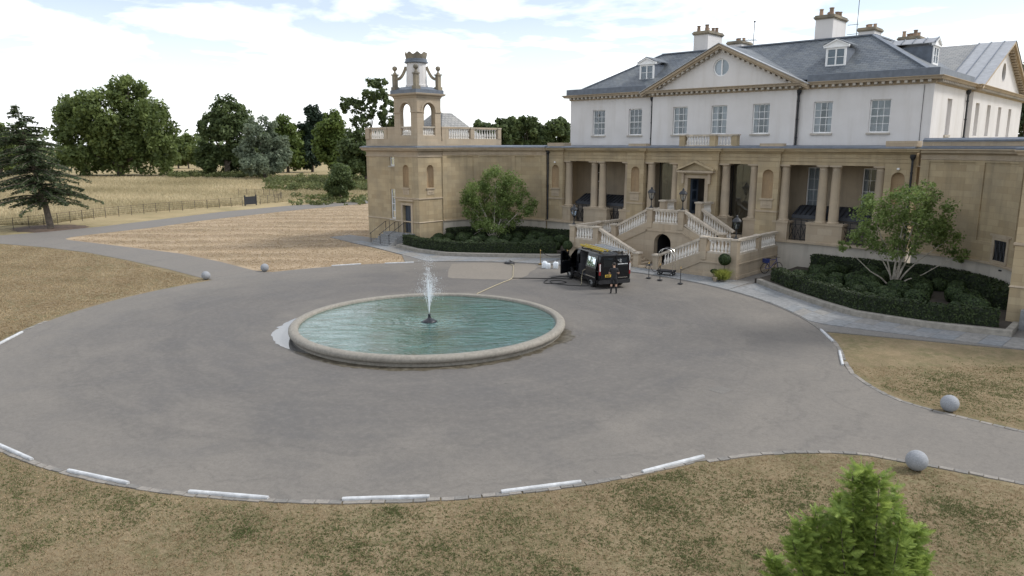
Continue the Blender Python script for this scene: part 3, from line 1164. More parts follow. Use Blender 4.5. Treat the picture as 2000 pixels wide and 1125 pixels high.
# ground floor behind the portico
gw = [MX - 11.1, MX - 7.45, MX - 3.25, MX + 3.25, MX + 7.45, MX + 11.1]
m = MB()
m.wall(F, rect(XL, XR, 0.0, 7.998), [rect(x - 0.66, x + 0.66, 3.7, 6.8) for x in gw] + [rect(-0.6, 0.78, 3.3, 5.95)], 0.2)
m.build('lower_wall', 'stone_plain', mansion)
for i, x in enumerate(gw):
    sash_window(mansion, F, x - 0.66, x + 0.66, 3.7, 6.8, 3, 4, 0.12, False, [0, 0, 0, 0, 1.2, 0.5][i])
# eaves cornice
EP = [(XL, 80), (XL, 52), (MX - 5.75, 52), (MX - 5.75, 51.75), (MX + 5.75, 51.75), (MX + 5.75, 52), (XR, 52), (XR, 61.6), (XR + 0.25, 61.6), (XR + 0.25, 81.2)]
MB().sweep(EP, [(0, 12.05), (0.06, 12.05), (0.10, 12.13), (0.10, 12.29), (0.44, 12.29), (0.46, 12.33), (0.50, 12.40), (0.60, 12.47), (0.60, 12.50), (-0.1, 12.54), (-0.1, 12.05)]).build('cornice', 'stone_plain', mansion)
m = MB()
for (x0, y0), (x1, y1) in zip(EP[1:-1], EP[2:]):
    L = math.hypot(x1 - x0, y1 - y0)
    if L < 1:
        continue
    k = int(L / 0.42)
    ux, uy = (x1 - x0) / L, (y1 - y0) / L
    for i in range(k):
        t = (i + 0.5) * L / k
        cx, cy = x0 + ux * t, y0 + uy * t
        nx, ny = uy, -ux
        P = []
        for z in (12.135, 12.287):
            for a, b in ((-0.085, 0.09), (0.085, 0.09), (0.085, 0.40), (-0.085, 0.40)):
                P.append((cx + ux * a + nx * b, cy + uy * a + ny * b, z))
        m.hexa(P)
m.build('modillions', 'stone_base', mansion, kind='stuff')
# lead gutter upstand behind the cornice
gut = [(0.28, 12.53), (0.28, 12.98), (-0.05, 13.02), (-0.05, 12.53)]
MB().sweep([(XL, 80), (XL, 52), (MX - 6.4, 52)], gut).build('gutter', 'lead', mansion)
MB().sweep([(MX + 6.4, 52), (XR, 52), (XR, 61.3)], gut).build('gutter', 'lead', mansion)
# pediment
PH = 6.35
ap = 15.55
m = MB()
sl = (ap - 12.5) / PH
m.wall(FC, [(MX - PH + 0.7, 12.5), (MX + PH - 0.7, 12.5), (MX, ap - 0.36)], [circ(MX - 0.02, 13.92, 0.64)], 0.28)
ped = m.build('pediment', 'render_white', mansion)
m = MB()
for sg in (-1, 1):
    for (o0, o1, y0) in ((-0.02, -0.20, 51.2), (-0.20, -0.34, 51.33)):
        a = [(MX + sg * (PH + 0.25), 12.5 - 0.25 * sl), (MX, ap)]
        P = []
        for y in (y0, 51.9):
            P += [(a[0][0], y, a[0][1] + o1), (a[1][0], y, a[1][1] + o1), (a[1][0], y, a[1][1] + o0), (a[0][0], y, a[0][1] + o0)]
        m.hexa([P[0], P[1], P[5], P[4], P[3], P[2], P[6], P[7]])
m.build('raking_cornice', 'stone_plain', ped)
m = MB()
for sg in (-1, 1):
    for i in range(15):
        t = (i + 0.7) / 15.4
        x = MX + sg * (PH - 0.35) * (1 - t)
        z = 12.5 + (PH - abs(x - MX)) * sl - 0.36
        ca_, sa_ = 1 / math.hypot(1, sl), sl / math.hypot(1, sl)
        P = []
        for dz in (-0.13, 0.0):
            for dx, y in ((-0.09, 51.36), (0.09, 51.36), (0.09, 51.72), (-0.09, 51.72)):
                P.append((x + dx, y, z + dz - sg * dx * sl))
        m.hexa(P)
m.build('rake_modillions', 'stone_base', ped, kind='stuff')
m = MB()
for sg in (-1, 1):
    a, b = (MX + sg * (PH + 0.33), 12.5 - 0.33 * sl), (MX, ap)
    m.hexa([(a[0], 51.12, a[1]), (b[0], 51.12, b[1]), (b[0], 51.75, b[1]), (a[0], 51.75, a[1]), (a[0], 51.12, a[1] + 0.05), (b[0], 51.12, b[1] + 0.05), (b[0], 51.75, b[1] + 0.05), (a[0], 51.75, a[1] + 0.05)])
m.build('lead_flashing', 'lead_light', ped)
m = MB()
for r0, r1, d0, d1 in ((0.56, 0.64, -0.22, -0.1),):
    n = 28
    for k in range(n):
        a, b = 2 * PI * k / n, 2 * PI * (k + 1) / n
        P = []
        for d in (d0, d1):
            for r, q in ((r0, a), (r0, b), (r1, b), (r1, a)):
                P.append(FC(MX - 0.02 + r * math.cos(q), d, 13.92 + r * math.sin(q)))
        m.hexa(P)
m.fbox(FC, MX - 0.07, MX + 0.03, -0.2, -0.12, 13.36, 14.48)
oc = m.build('round_window', 'white_paint', ped)
for sg in (-1, 1):
    pts = [(MX - 0.02 + 0.57 * math.cos(a), 13.92 + 0.57 * math.sin(a)) for a in np.linspace(-PI / 2, PI / 2, 14) * 1.0]
    pts = [(MX - 0.02 + sg * abs(x - MX + 0.02), z) for x, z in pts]
    MB().add([FC(x, -0.17, z) for x, z in pts], [tuple(range(len(pts)))]).build('pane', 'window_glass', oc)
MB().add([FC(x, -0.3, z) for x, z in circ(MX, 13.92, 0.75)], [tuple(range(28))]).build('blind', 'curtain', oc)
# main roof
ez, tz, ins = 12.72, 16.0, 5.5
RX0, RX1, RY0, RY1 = XL + 0.1, XR - 0.1, 52.15, 80.2
m = MB()
m.add([(RX0, RY0, ez), (RX1, RY0, ez), (RX1, RY1, ez), (RX0, RY1, ez), (RX0 + ins, RY0 + ins, tz), (RX1 - ins, RY0 + ins, tz), (RX1 - ins, RY1 - ins, tz), (RX0 + ins, RY1 - ins, tz)],
      [(0, 1, 5, 4), (1, 2, 6, 5), (2, 3, 7, 6), (3, 0, 4, 7), (4, 5, 6, 7)])
roof = m.build('roof', 'slate', mansion)
m = MB()
for p0, p1 in (((RX0, RY0, ez), (RX0 + ins, RY0 + ins, tz)), ((RX1, RY0, ez), (RX1 - ins, RY0 + ins, tz)), ((RX0 + ins, RY0 + ins, tz), (RX1 - ins, RY0 + ins, tz)), ((RX1 - ins, RY0 + ins, tz), (RX1 - ins, RY1 - ins, tz))):
    m.bar(p0, p1, 0.34, 0.10)
m.build('hip_flashing', 'lead', roof)
# cross gable behind the front pediment
m = MB()
yb = RY0 + (ap - ez) / (tz - ez) * ins
for sg in (-1, 1):
    a = (MX + sg * PH, 51.75, 12.5)
    m.add([a, (MX, 51.75, ap + 0.01), (MX, yb, ap + 0.01), (MX + sg * PH, RY0, 12.5)], [(0, 1, 2, 3)])
m.build('pediment_roof', 'slate', roof)
# side gable with pediment
SX = XR + 0.25
sy, sh, sa = 71.4, 9.6, 16.35
ss = (sa - 12.5) / sh
m = MB()
m.wall(right(SX), [(sy - sh + 0.8, 12.5), (sy + sh - 0.8, 12.5), (sy, sa - 0.3)], [circ(sy, 14.0, 0.72)], 0.2)
m.wall(right(SX), rect(61.6, 81.2, 8.0, 12.1), [rect(y - 0.62, y + 0.62, 8.98, 11.3) for y in nys[1:]], 0.25)
m.box(SX - 0.25, SX - 0.002, 61.6, 61.62, 8, 12.1)
sp_ = m.build('side_pediment', 'render_white', mansion)
m = MB()
for sg in (-1, 1):
    for (o0, o1, x1) in ((-0.02, -0.22, SX + 0.55), (-0.22, -0.36, SX + 0.4)):
        a = [(sy + sg * (sh + 0.3), 12.5 - 0.3 * ss), (sy, sa)]
        P = []
        for x in (SX - 0.1, x1):
            P += [(x, a[0][0], a[0][1] + o1), (x, a[1][0], a[1][1] + o1), (x, a[1][0], a[1][1] + o0), (x, a[0][0], a[0][1] + o0)]
        m.hexa([P[0], P[1], P[5], P[4], P[3], P[2], P[6], P[7]])
    for i in range(20):
        t = (i + 0.7) / 20.4
        y = sy + sg * (sh - 0.4) * (1 - t)
        z = 12.5 + (sh - abs(y - sy)) * ss - 0.38
        m.box(SX + 0.02, SX + 0.36, y - 0.1, y + 0.1, z - 0.14, z)
m.build('raking_cornice', 'stone_plain', sp_)
m = MB()
for sg in (-1, 1):
    m.add([(SX - 2.0, sy + sg * (sh + 0.35), 12.53 - 0.35 * ss), (SX + 0.6, sy + sg * (sh + 0.35), 12.53 - 0.35 * ss), (SX + 0.6, sy, sa + 0.05), (SX - 2.0, sy, sa + 0.05)], [(0, 1, 2, 3)])
m.build('lead_slope', 'lead_light', sp_)
m = MB()
for sg in (-1,):
    for x in (SX - 1.95, SX - 1.1, SX - 0.2):
        m.bar((x, sy + sg * (sh + 0.35), 12.56 - 0.35 * ss), (x, sy, sa + 0.08), 0.07, 0.07)
m.build('lead_rolls', 'lead', sp_, kind='stuff')
m = MB()
for sg in (-1, 1):
    m.add([(SX - 9.0, sy + sg * sh, 12.5), (SX - 2.0, sy + sg * sh, 12.5), (SX - 2.0, sy, sa), (SX - 9.0, sy, sa)], [(0, 1, 2, 3)])
m.build('gable_roof', 'slate_light', roof)


def chimney(x0, x1, y0, y1, z0, z1, pots, base=True):
    m = MB()
    m.box(x0, x1, y0, y1, z0, z1)
    c = m.build('chimney', 'render_white', roof)
    m = MB()
    for e, a, b in ((0.07, 0.0, 0.08), (0.13, 0.08, 0.2), (0.06, 0.2, 0.3)):
        m.box(x0 - e, x1 + e, y0 - e, y1 + e, z1 + a, z1 + b)
    m.build('chimney_cap', 'stone_weathered', c)
    if base:
        MB().box(x0 - 0.1, x1 + 0.1, y0 - 0.1, y1 + 0.1, z0, z0 + 0.42).build('flashing', 'lead', c)
    for (fx, fy, h, r) in pots:
        px, py = x0 + (x1 - x0) * fx, y0 + (y1 - y0) * fy
        MB().lathe([(r * 1.1, 0), (r, 0.06), (r * 0.86, h * 0.85), (r * 1.08, h * 0.88), (r * 1.08, h), (r * 0.7, h), (r * 0.7, h - 0.1)], (px, py, z1 + 0.3), 10, False).build('chimney_pot', random.choice(['terracotta', 'terracotta_dark']), c, True)


pots1 = [(0.22, 0.1, 0.46, 0.15), (0.78, 0.12, 0.5, 0.17), (0.5, 0.42, 0.32, 0.2), (0.3, 0.6, 0.34, 0.18), (0.75, 0.58, 0.36, 0.15), (0.7, 0.88, 0.46, 0.15)]
chimney(-5.65, -4.35, 58.0, 60.5, 15.6, 17.35, pots1)
chimney(4.45, 5.75, 58.0, 60.7, 15.6, 17.5, pots1)
chimney(-7.6, -6.2, 68.0, 70.0, 15.9, 17.7, pots1[2:5], False)
chimney(4.95, 6.2, 66.0, 67.8, 15.9, 17.45, pots1[2:5], False)
chimney(6.95, 8.5, 70.0, 71.9, 15.6, 16.95, pots1, False)


def dormer(fm, c, z0, zt, w, back, lead='lead_light', pitch=0.5, tall=1.25):
    """fm: s across, d outward"""
    m = MB()
    h = z0 + tall
    m.fbox(fm, c - w, c + w, -back, -0.06, z0 - 0.2, h)
    d = m.build('dormer', 'lead', roof)
    # front face: opening framed in white
    m = MB()
    f = 0.12
    m.fbox(fm, c - w - 0.02, c - w + f, -0.05, 0.03, z0, h)
    m.fbox(fm, c + w - f, c + w + 0.02, -0.05, 0.03, z0, h)
    m.fbox(fm, c - w + f, c + w - f, -0.05, 0.03, z0, z0 + 0.12)
    m.fbox(fm, c - w + f, c + w - f, -0.05, 0.03, h - 0.12, h)
    m.fbox(fm, c - 0.05, c + 0.05, -0.045, 0.025, z0 + 0.12, h - 0.12)
    # small pediment
    e = w + 0.18
    zt = h + pitch
    m.fbox(fm, c - e, c + e, -0.1, 0.12, h, h + 0.1)
    a = [fm(c - e, 0.06, h + 0.1), fm(c + e, 0.06, h + 0.1), fm(c, 0.06, zt)]
    b = [fm(c - e, -0.3, h + 0.1), fm(c + e, -0.3, h + 0.1), fm(c, -0.3, zt)]
    m.add(a + b, [(0, 1, 2), (5, 4, 3), (0, 3, 5, 2), (1, 2, 5, 4), (0, 1, 4, 3)])
    for sg in (-1, 1):
        P = [fm(c + sg * (e + 0.02), -0.1, h + 0.08), fm(c, -0.1, zt - 0.02), fm(c, 0.15, zt - 0.02), fm(c + sg * (e + 0.02), 0.15, h + 0.08)]
        Q = [fm(c + sg * (e + 0.02), -0.1, h + 0.16), fm(c, -0.1, zt + 0.06), fm(c, 0.15, zt + 0.06), fm(c + sg * (e + 0.02), 0.15, h + 0.16)]
        m.hexa(P + Q)
    m.build('dormer_front', 'white_paint', d)
    for sg in (-1, 1):
        x0, x1 = (c - w + f, c - 0.05) if sg < 0 else (c + 0.05, c + w - f)
        MB().add([fm(x0, -0.02, z0 + 0.12), fm(x1, -0.02, z0 + 0.12), fm(x1, -0.02, h - 0.12), fm(x0, -0.02, h - 0.12)], [(0, 1, 2, 3)]).build('dormer_pane', 'window_glass', d)
        MB().fbox(fm, x0, x1, -0.015, 0.01, (z0 + h) / 2 - 0.015, (z0 + h) / 2 + 0.015).build('glazing_bar', 'white_paint', d)
    m = MB()
    for sg in (-1, 1):
        P = [fm(c + sg * (e + 0.03), 0.16, h + 0.17), fm(c, 0.16, zt + 0.07), fm(c, -back - 1.2, zt + 0.07), fm(c + sg * (e + 0.03), -back - 0.2, h + 0.17)]
        m.add(P + [(p[0], p[1], p[2] + 0.04) for p in P], [(0, 1, 2, 3), (4, 5, 6, 7), (0, 1, 5, 4), (1, 2, 6, 5), (2, 3, 7, 6), (3, 0, 4, 7)])
    m.build('dormer_roof', lead, d)
    if lead == 'lead_light':
        m = MB()
        for sg in (-1, 1):
            for k in range(5):
                dd = 0.1 - (back + 0.6) * k / 5
                m.bar(fm(c + sg * (e + 0.03), dd, h + 0.24), fm(c, dd, zt + 0.14), 0.06, 0.06)
        m.build('lead_rolls', 'lead', d, kind='stuff')


dormer(front(53.75), -7.45, 13.55, 15, 0.66, 1.6, 'slate')
dormer(front(53.75), 7.65, 13.62, 15.2, 0.66, 1.7, 'slate')
dormer(right(12.35), 59.8, 13.85, 15.2, 0.7, 3.0)
dormer(left(-11.9), 59.8, 13.85, 15.2, 0.7, 2.0)
# aerials
m = MB()
m.tube([(6.3, 61.5, 15.8), (6.32, 61.5, 21.5)], 0.025, 5)
m.bar((5.6, 61.5, 17.4), (6.4, 61.5, 17.4), 0.03, 0.03)
m.bar((5.6, 61.5, 16.7), (6.4, 61.5, 16.7), 0.03, 0.03)
m.build('aerial_mast', 'cast_iron', roof)
m = MB()
m.tube([(-3.2, 64, 15.8), (-3.15, 64, 18.9)], 0.03, 5)
m.bar((-4.3, 64, 17.4), (-2.8, 64, 17.3), 0.03, 0.03)
for k in range(6):
    m.bar((-4.3 + 0.25 * k, 63.7, 17.4), (-4.3 + 0.25 * k, 64.3, 17.4), 0.02, 0.02)
m.lathe([(0.02, 0), (0.09, 0.06), (0.09, 0.12), (0.02, 0.18)], (-3.15, 64, 18.8), 8)
m.build('television_aerial', 'cast_iron', roof)
m = MB().box(1.8, 3.4, 60.5, 61.6, 15.9, 16.35)
m.build('roof_light', 'lead_light', roof)


def downpipe(parent, x, y, z0, z1, hopper=True):
    m = MB().tube([(x, y, z0), (x, y, z1)], 0.065, 8)
    if hopper:
        m.lathe([(0.07, 0), (0.16, 0.16), (0.17, 0.34), (0.12, 0.34)], (x, y, z1 - 0.2), 8)
    for k in range(3):
        z = z0 + (z1 - z0) * (k + 0.5) / 3
        m.lathe([(0.085, -0.05), (0.085, 0.05)], (x, y, z), 8)
    m.build('downpipe', 'cast_iron', parent, True)


downpipe(mansion, MX - 5.85, 51.85, 8.2, 11.9)
downpipe(mansion, MX + 5.85, 51.85, 8.2, 11.9)
downpipe(mansion, XR + 0.12, 60.6, 8.2, 11.95)
MB().tube([(XR - 0.55, 51.97, 8.2), (XR - 0.55, 51.97, 12.0)], 0.015, 5).build('cable', 'cast_iron', mansion)

# ------------------------------------------------------------------ portico
PX0 = 0.15
PYF = 49.1
portico = thing('portico', 'honey stone portico of columns and niches across the house front', 'portico', (PX0, PYF, 0))
PF = front(PYF)
# entablature and roof
x0, x1 = PX0 - 14.15, PX0 + 14.25
ent = [(x0, 49.15)]
for c, w in ((-13.3, 0.8), (-5.32, 0.77), (0, 1.62), (5.32, 0.77), (13.45, 0.8)):
    ent += [(PX0 + c - w, 49.15), (PX0 + c - w, 49.0), (PX0 + c + w, 49.0), (PX0 + c + w, 49.15)]
ent = ent[1:] if False else ent
ent.append((x1 + 0.01, 49.15))
MB().sweep(ent, [(0, 7.02), (0, 7.24), (0.03, 7.25), (0.03, 7.46), (0.06, 7.48), (0.02, 7.52), (0.02, 7.72), (0.08, 7.76), (0.12, 7.84), (0.30, 7.88), (0.34, 8.0), (0.40, 8.04), (0.40, 8.08), (-0.75, 8.08), (-0.75, 7.02)]).build('entablature', 'stone', portico)
MB().sweep([(x0, 49.1), (x1, 49.1)], [(0.36, 8.085), (0.36, 8.15), (0.1, 8.22), (-2.7, 8.30), (-2.7, 8.085)]).build('lead_roof', 'lead', portico)
for c in (-5.32, 5.32):
    MB().box(PX0 + c - 0.8, PX0 + c + 0.8, 49.15, 49.75, 8.2, 8.42).build('parapet_block', 'stone_pale', portico)
MB().box(PX0 + 12.55, PX0 + 14.3, 49.1, 50.2, 8.2, 8.55).build('parapet_block', 'stone_pale', portico)
MB().box(PX0 - 14.3, PX0 - 12.6, 49.1, 50.2, 8.2, 8.5).build('parapet_block', 'stone_pale', portico)
# ceiling and base
MB().box(x0, x1, 49.6, 51.99, 7.0, 7.015).build('ceiling', 'stone_plain', portico)
m = MB()
m.box(x0, x1, 48.98, 51.95, 0.0, 1.86)
m.build('base_wall', 'stone_base', portico)
MB().box(x0, x1, 48.86, 51.94, 1.862, 1.98).build('ledge', 'stone_pale', portico)
# niche pilasters
for c, w in ((-13.3, 0.78), (-5.32, 0.75), (5.32, 0.75), (13.45, 0.78)):
    cx = PX0 + c
    fm = front(49.0)
    m = MB()
    m.wall(fm, rect(cx - w, cx + w, 1.98, 7.02), [arch(cx, 0.38, 4.75, 6.3)], 0.02)
    m.fbox(fm, cx - w, cx - w + 0.02, -0.9, -0.001, 1.98, 7.02)
    m.fbox(fm, cx + w - 0.02, cx + w, -0.9, -0.001, 1.98, 7.02)
    p = m.build('pilaster', 'stone', portico)
    m = MB()
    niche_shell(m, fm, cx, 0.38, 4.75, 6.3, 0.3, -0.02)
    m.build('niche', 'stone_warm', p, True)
    for nm, a, b, c_, d_, e_, g_ in (('string_course', -w - .02, w + .02, -0.3, 0.05, 3.80, 3.92), ('niche_sill', -.48, .48, .001, .10, 4.62, 4.72), ('apron', -.40, .40, .001, .04, 4.06, 4.60), ('tablet', -.22, .22, .041, .07, 4.28, 4.36), ('plinth', -w - .01, w + .01, -.3, .03, 1.98, 2.12)):
        MB().fbox(fm, cx + a, cx + b, c_, d_, e_, g_).build(nm, 'stone_pale', p)


def column(x, y, z0, z1, r):
    m = MB()
    m.lathe([(r * 1.02, 0.10), (r, 0.16), (r * 0.99, (z1 - z0) * 0.35), (r * 0.86, z1 - z0 - 0.34), (r * 0.92, z1 - z0 - 0.31), (r * 0.86, z1 - z0 - 0.27), (r * 0.88, z1 - z0 - 0.18), (r * 1.12, z1 - z0 - 0.10)], (x, y, z0), 20, False)
    c = m.build('column', 'stone_plain', portico, True)
    m = MB()
    m.lathe([(r * 1.25, 0.0), (r * 1.28, 0.05), (r * 1.06, 0.11)], (x, y, z0), 20, True)
    m.build('column_base', 'stone_pale', c, True)
    MB().box(x - r * 1.2, x + r * 1.2, y - r * 1.2, y + r * 1.2, z1 - 0.10, z1).build('column_capital', 'stone_pale', c)


CY = 49.48
for c in (-12.2, -9.53, -8.72, -6.25, -4.15, -2.02, 2.02, 4.15, 6.35, 8.87, 9.68, 12.35):
    column(PX0 + c, CY, 3.27, 7.02, 0.315)
for c, w in ((-12.2, 0.5), (-9.12, 1.15), (-6.25, 0.5), (-4.15, 0.45), (-2.02, 0.45), (2.02, 0.45), (4.15, 0.45), (6.35, 0.5), (9.28, 1.15), (12.35, 0.5)):
    w = min(w, 1.15)
    m = MB()
    m.box(PX0 + c - w, PX0 + c + w, 49.03, 49.93, 1.981, 3.14)
    m.box(PX0 + c - w - 0.05, PX0 + c + w + 0.05, 48.985, 49.97, 3.14, 3.27)
    m.build('pedestal', 'stone_pale', portico)

# glazed bays either side of the door
for a, b in ((-3.72, -1.62), (2.3, 4.55)):
    m = MB()
    cols = 3
    for i in range(cols + 1):
        x = PX0 + a + (b - a) * i / cols
        if i in (0, cols):
            m.box(x - 0.02, x + 0.02, 49.98, 50.03, 1.99, 7.0)
    m.box(PX0 + a + 0.02, PX0 + b - 0.02, 49.98, 50.03, 1.985, 2.06)
    g = m.build('glazed_screen', 'black_metal', portico)
    for i in range(cols):
        xa, xb = PX0 + a + (b - a) * i / cols + 0.012, PX0 + a + (b - a) * (i + 1) / cols - 0.012
        MB().add([(xa, 50.0, 2.06), (xb, 50.0, 2.06), (xb, 50.0, 6.99), (xa, 50.0, 6.99)], [(0, 1, 2, 3)]).build('pane', 'screen_glass', g)

# door pier with pedimented doorcase
fm = front(48.95)
m = MB()
m.wall(fm, rect(PX0 - 1.6, PX0 + 1.6, 1.98, 7.02), [rect(PX0 - 0.68, PX0 + 0.68, 3.3, 5.93)], 0.45)
m.fbox(fm, PX0 - 1.6, PX0 - 1.58, -1.0, -0.001, 1.98, 7.02)
m.fbox(fm, PX0 + 1.58, PX0 + 1.6, -1.0, -0.001, 1.98, 7.02)
dp = m.build('doorcase', 'stone', portico)
m = MB()
for a, b, c, d, dd in ((-0.95, -0.69, 3.3, 6.15, 0.08), (0.69, 0.95, 3.3, 6.15, 0.08), (-0.69, 0.69, 5.94, 6.15, 0.08), (-1.15, -0.96, 5.55, 6.3, 0.22), (0.96, 1.15, 5.55, 6.3, 0.22), (-1.45, 1.45, 6.36, 6.48, 0.42), (-1.3, 1.3, 6.28, 6.358, 0.3)):
    m.fbox(fm, PX0 + a, PX0 + b, 0.001, dd, c, d)
m.build('door_frame', 'stone_pale', dp)
m = MB()
for sg in (-1, 1):
    P = []
    for d in (0.0, 0.42):
        P += [fm(PX0 + sg * 1.47, d, 6.48), fm(PX0, d, 7.06), fm(PX0, d, 7.20), fm(PX0 + sg * 1.47, d, 6.60)]
    m.hexa([P[0], P[1], P[5], P[4], P[3], P[2], P[6], P[7]])
m.add([fm(PX0 - 1.4, 0.1, 6.49), fm(PX0 + 1.4, 0.1, 6.49), fm(PX0, 0.1, 7.07)], [(0, 1, 2)])
m.build('door_pediment', 'stone', dp)
for sg, ang in ((-1, 62), (1, 78)):
    hx = PX0 + sg * 0.66
    dx, dy = -sg * 0.64 * math.cos(R(ang)), 0.64 * math.sin(R(ang))
    m = MB()
    y0 = 49.3
    n = Vector((-dy, dx)).normalized() * 0.025
    P = []
    for z in (3.32, 5.9):
        P += [(hx - n.x, y0 - n.y, z), (hx + dx - n.x, y0 + dy - n.y, z), (hx + dx + n.x, y0 + dy + n.y, z), (hx + n.x, y0 + n.y, z)]
    m.hexa(P)
    dl = m.build('door', 'blue_paint', dp)
    m = MB()
    for k in range(3):
        q0, q1 = 0.22, 0.78
        za, zb = 3.55 + k * 0.78, 4.2 + k * 0.78
        for sd in (-1.3, 1.3):
            m.add([(hx + dx * q0 + n.x * sd, y0 + dy * q0 + n.y * sd, za), (hx + dx * q1 + n.x * sd, y0 + dy * q1 + n.y * sd, za), (hx + dx * q1 + n.x * sd, y0 + dy * q1 + n.y * sd, zb), (hx + dx * q0 + n.x * sd, y0 + dy * q0 + n.y * sd, zb)], [(0, 1, 2, 3)])
    m.build('door_pane', 'window_glass', dl)
m = MB()
m.box(PX0 - 1.5, PX0 + 1.5, 49.5, 49.52, 5.95, 7.0)
m.box(PX0 - 1.5, PX0 + 1.5, 51.5, 51.52, 3.3, 7.0)
m.box(PX0 - 1.5, PX0 + 1.5, 49.5, 51.9, 1.99, 3.29)
m.build('lobby', 'room_wall', dp)

# lightwell roofs and iron railings in the outer bays
for sg in (-1, 1):
    a, b = (PX0 + sg * 11.85, PX0 + sg * 6.75)
    a, b = min(a, b), max(a, b)
    m = MB()
    P = [(a, 49.98, 3.55), (b, 49.98, 3.55), (b, 51.3, 4.12), (a, 51.3, 4.12)]
    m.hexa(P + [(x, y, z + 0.08) for x, y, z in P])
    m.box(a, b, 49.95, 49.979, 3.42, 3.66)
    m.box(a, b, 51.3, 51.98, 4.0, 4.2)
    r = m.build('lightwell_roof', 'lead_dark', portico)
    m = MB()
    for k in range(15):
        x = a + (b - a) * (k + 0.5) / 15
        m.bar((x, 49.98, 3.66), (x, 51.28, 4.23), 0.05, 0.05)
    m.build('roof_seams', 'cast_iron', r, kind='stuff')
    MB().box(a, b, 50.1, 50.12, 2.0, 3.45).build('lightwell_glass', 'room_wall', r)
    for q0, q1 in ((sg * 11.62, sg * 10.35), (sg * 8.0, sg * 6.85)):
        q0, q1 = PX0 + min(q0, q1), PX0 + max(q0, q1)
        m = MB()
        y = 49.5
        zt = 3.05
        m.bar((q0, y, 2.05), (q1, y, 2.05), 0.05, 0.05)
        m.bar((q0, y, zt), (q1, y, zt), 0.06, 0.05)
        m.bar((q0, y, 3.36), (q1, y, 3.36), 0.05, 0.05)
        nn = 3
        for k in range(nn + 1):
            x = q0 + (q1 - q0) * k / nn
            m.bar((x, y, 2.0), (x, y, 3.4), 0.045, 0.045)
        for k in range(nn):
            xa, xb = q0 + (q1 - q0) * k / nn, q0 + (q1 - q0) * (k + 1) / nn
            m.bar((xa, y, 2.06), (xb, y, zt), 0.032, 0.032)
            m.bar((xb, y + 0.02, 2.06), (xa, y + 0.02, zt), 0.032, 0.032)
        m.build('railing', 'black_metal', portico)

# balcony balustrade over the door
by = 49.35
for x in (PX0 - 1.45, PX0 + 1.0, PX0 + 2.2):
    pier(portico, x, by if x < 2 else by + 0.9, 8.2, 8.98, 0.44, 'stone')
m = MB()
m.box(PX0 - 1.2, PX0 + 0.8, by - 0.13, by + 0.13, 8.2, 8.32)
m.box(PX0 - 1.2, PX0 + 0.8, by - 0.15, by + 0.15, 8.92, 9.06)
m.bar((PX0 + 1.1, by + 0.1, 8.26), (PX0 + 2.1, by + 0.85, 8.26), 0.24, 0.12)
m.bar((PX0 + 1.1, by + 0.1, 8.99), (PX0 + 2.1, by + 0.85, 8.99), 0.28, 0.14)
m.build('balcony_rail', 'coping_stone', portico)
balus(portico, (PX0 - 1.2, by, 8.32), (PX0 + 0.75, by, 8.32), 9, 0.6, 0.08)
balus(portico, (PX0 + 1.3, by + 0.25, 8.32), (PX0 + 2.0, by + 0.78, 8.32), 4, 0.6, 0.08)
downpipe(portico, PX0 - 14.05, 48.9, 2.0, 7.75)
downpipe(portico, PX0 + 14.2, 48.85, 2.0, 7.6)
# small cameras on the pilasters
for c in (-13.3, 13.45):
    m = MB()
    m.lathe([(0.02, 0), (0.09, 0.03), (0.09, 0.1), (0.05, 0.13)], (PX0 + c, 48.9, 6.82), 8)
    m.build('camera_dome', 'white_paint', portico, True)

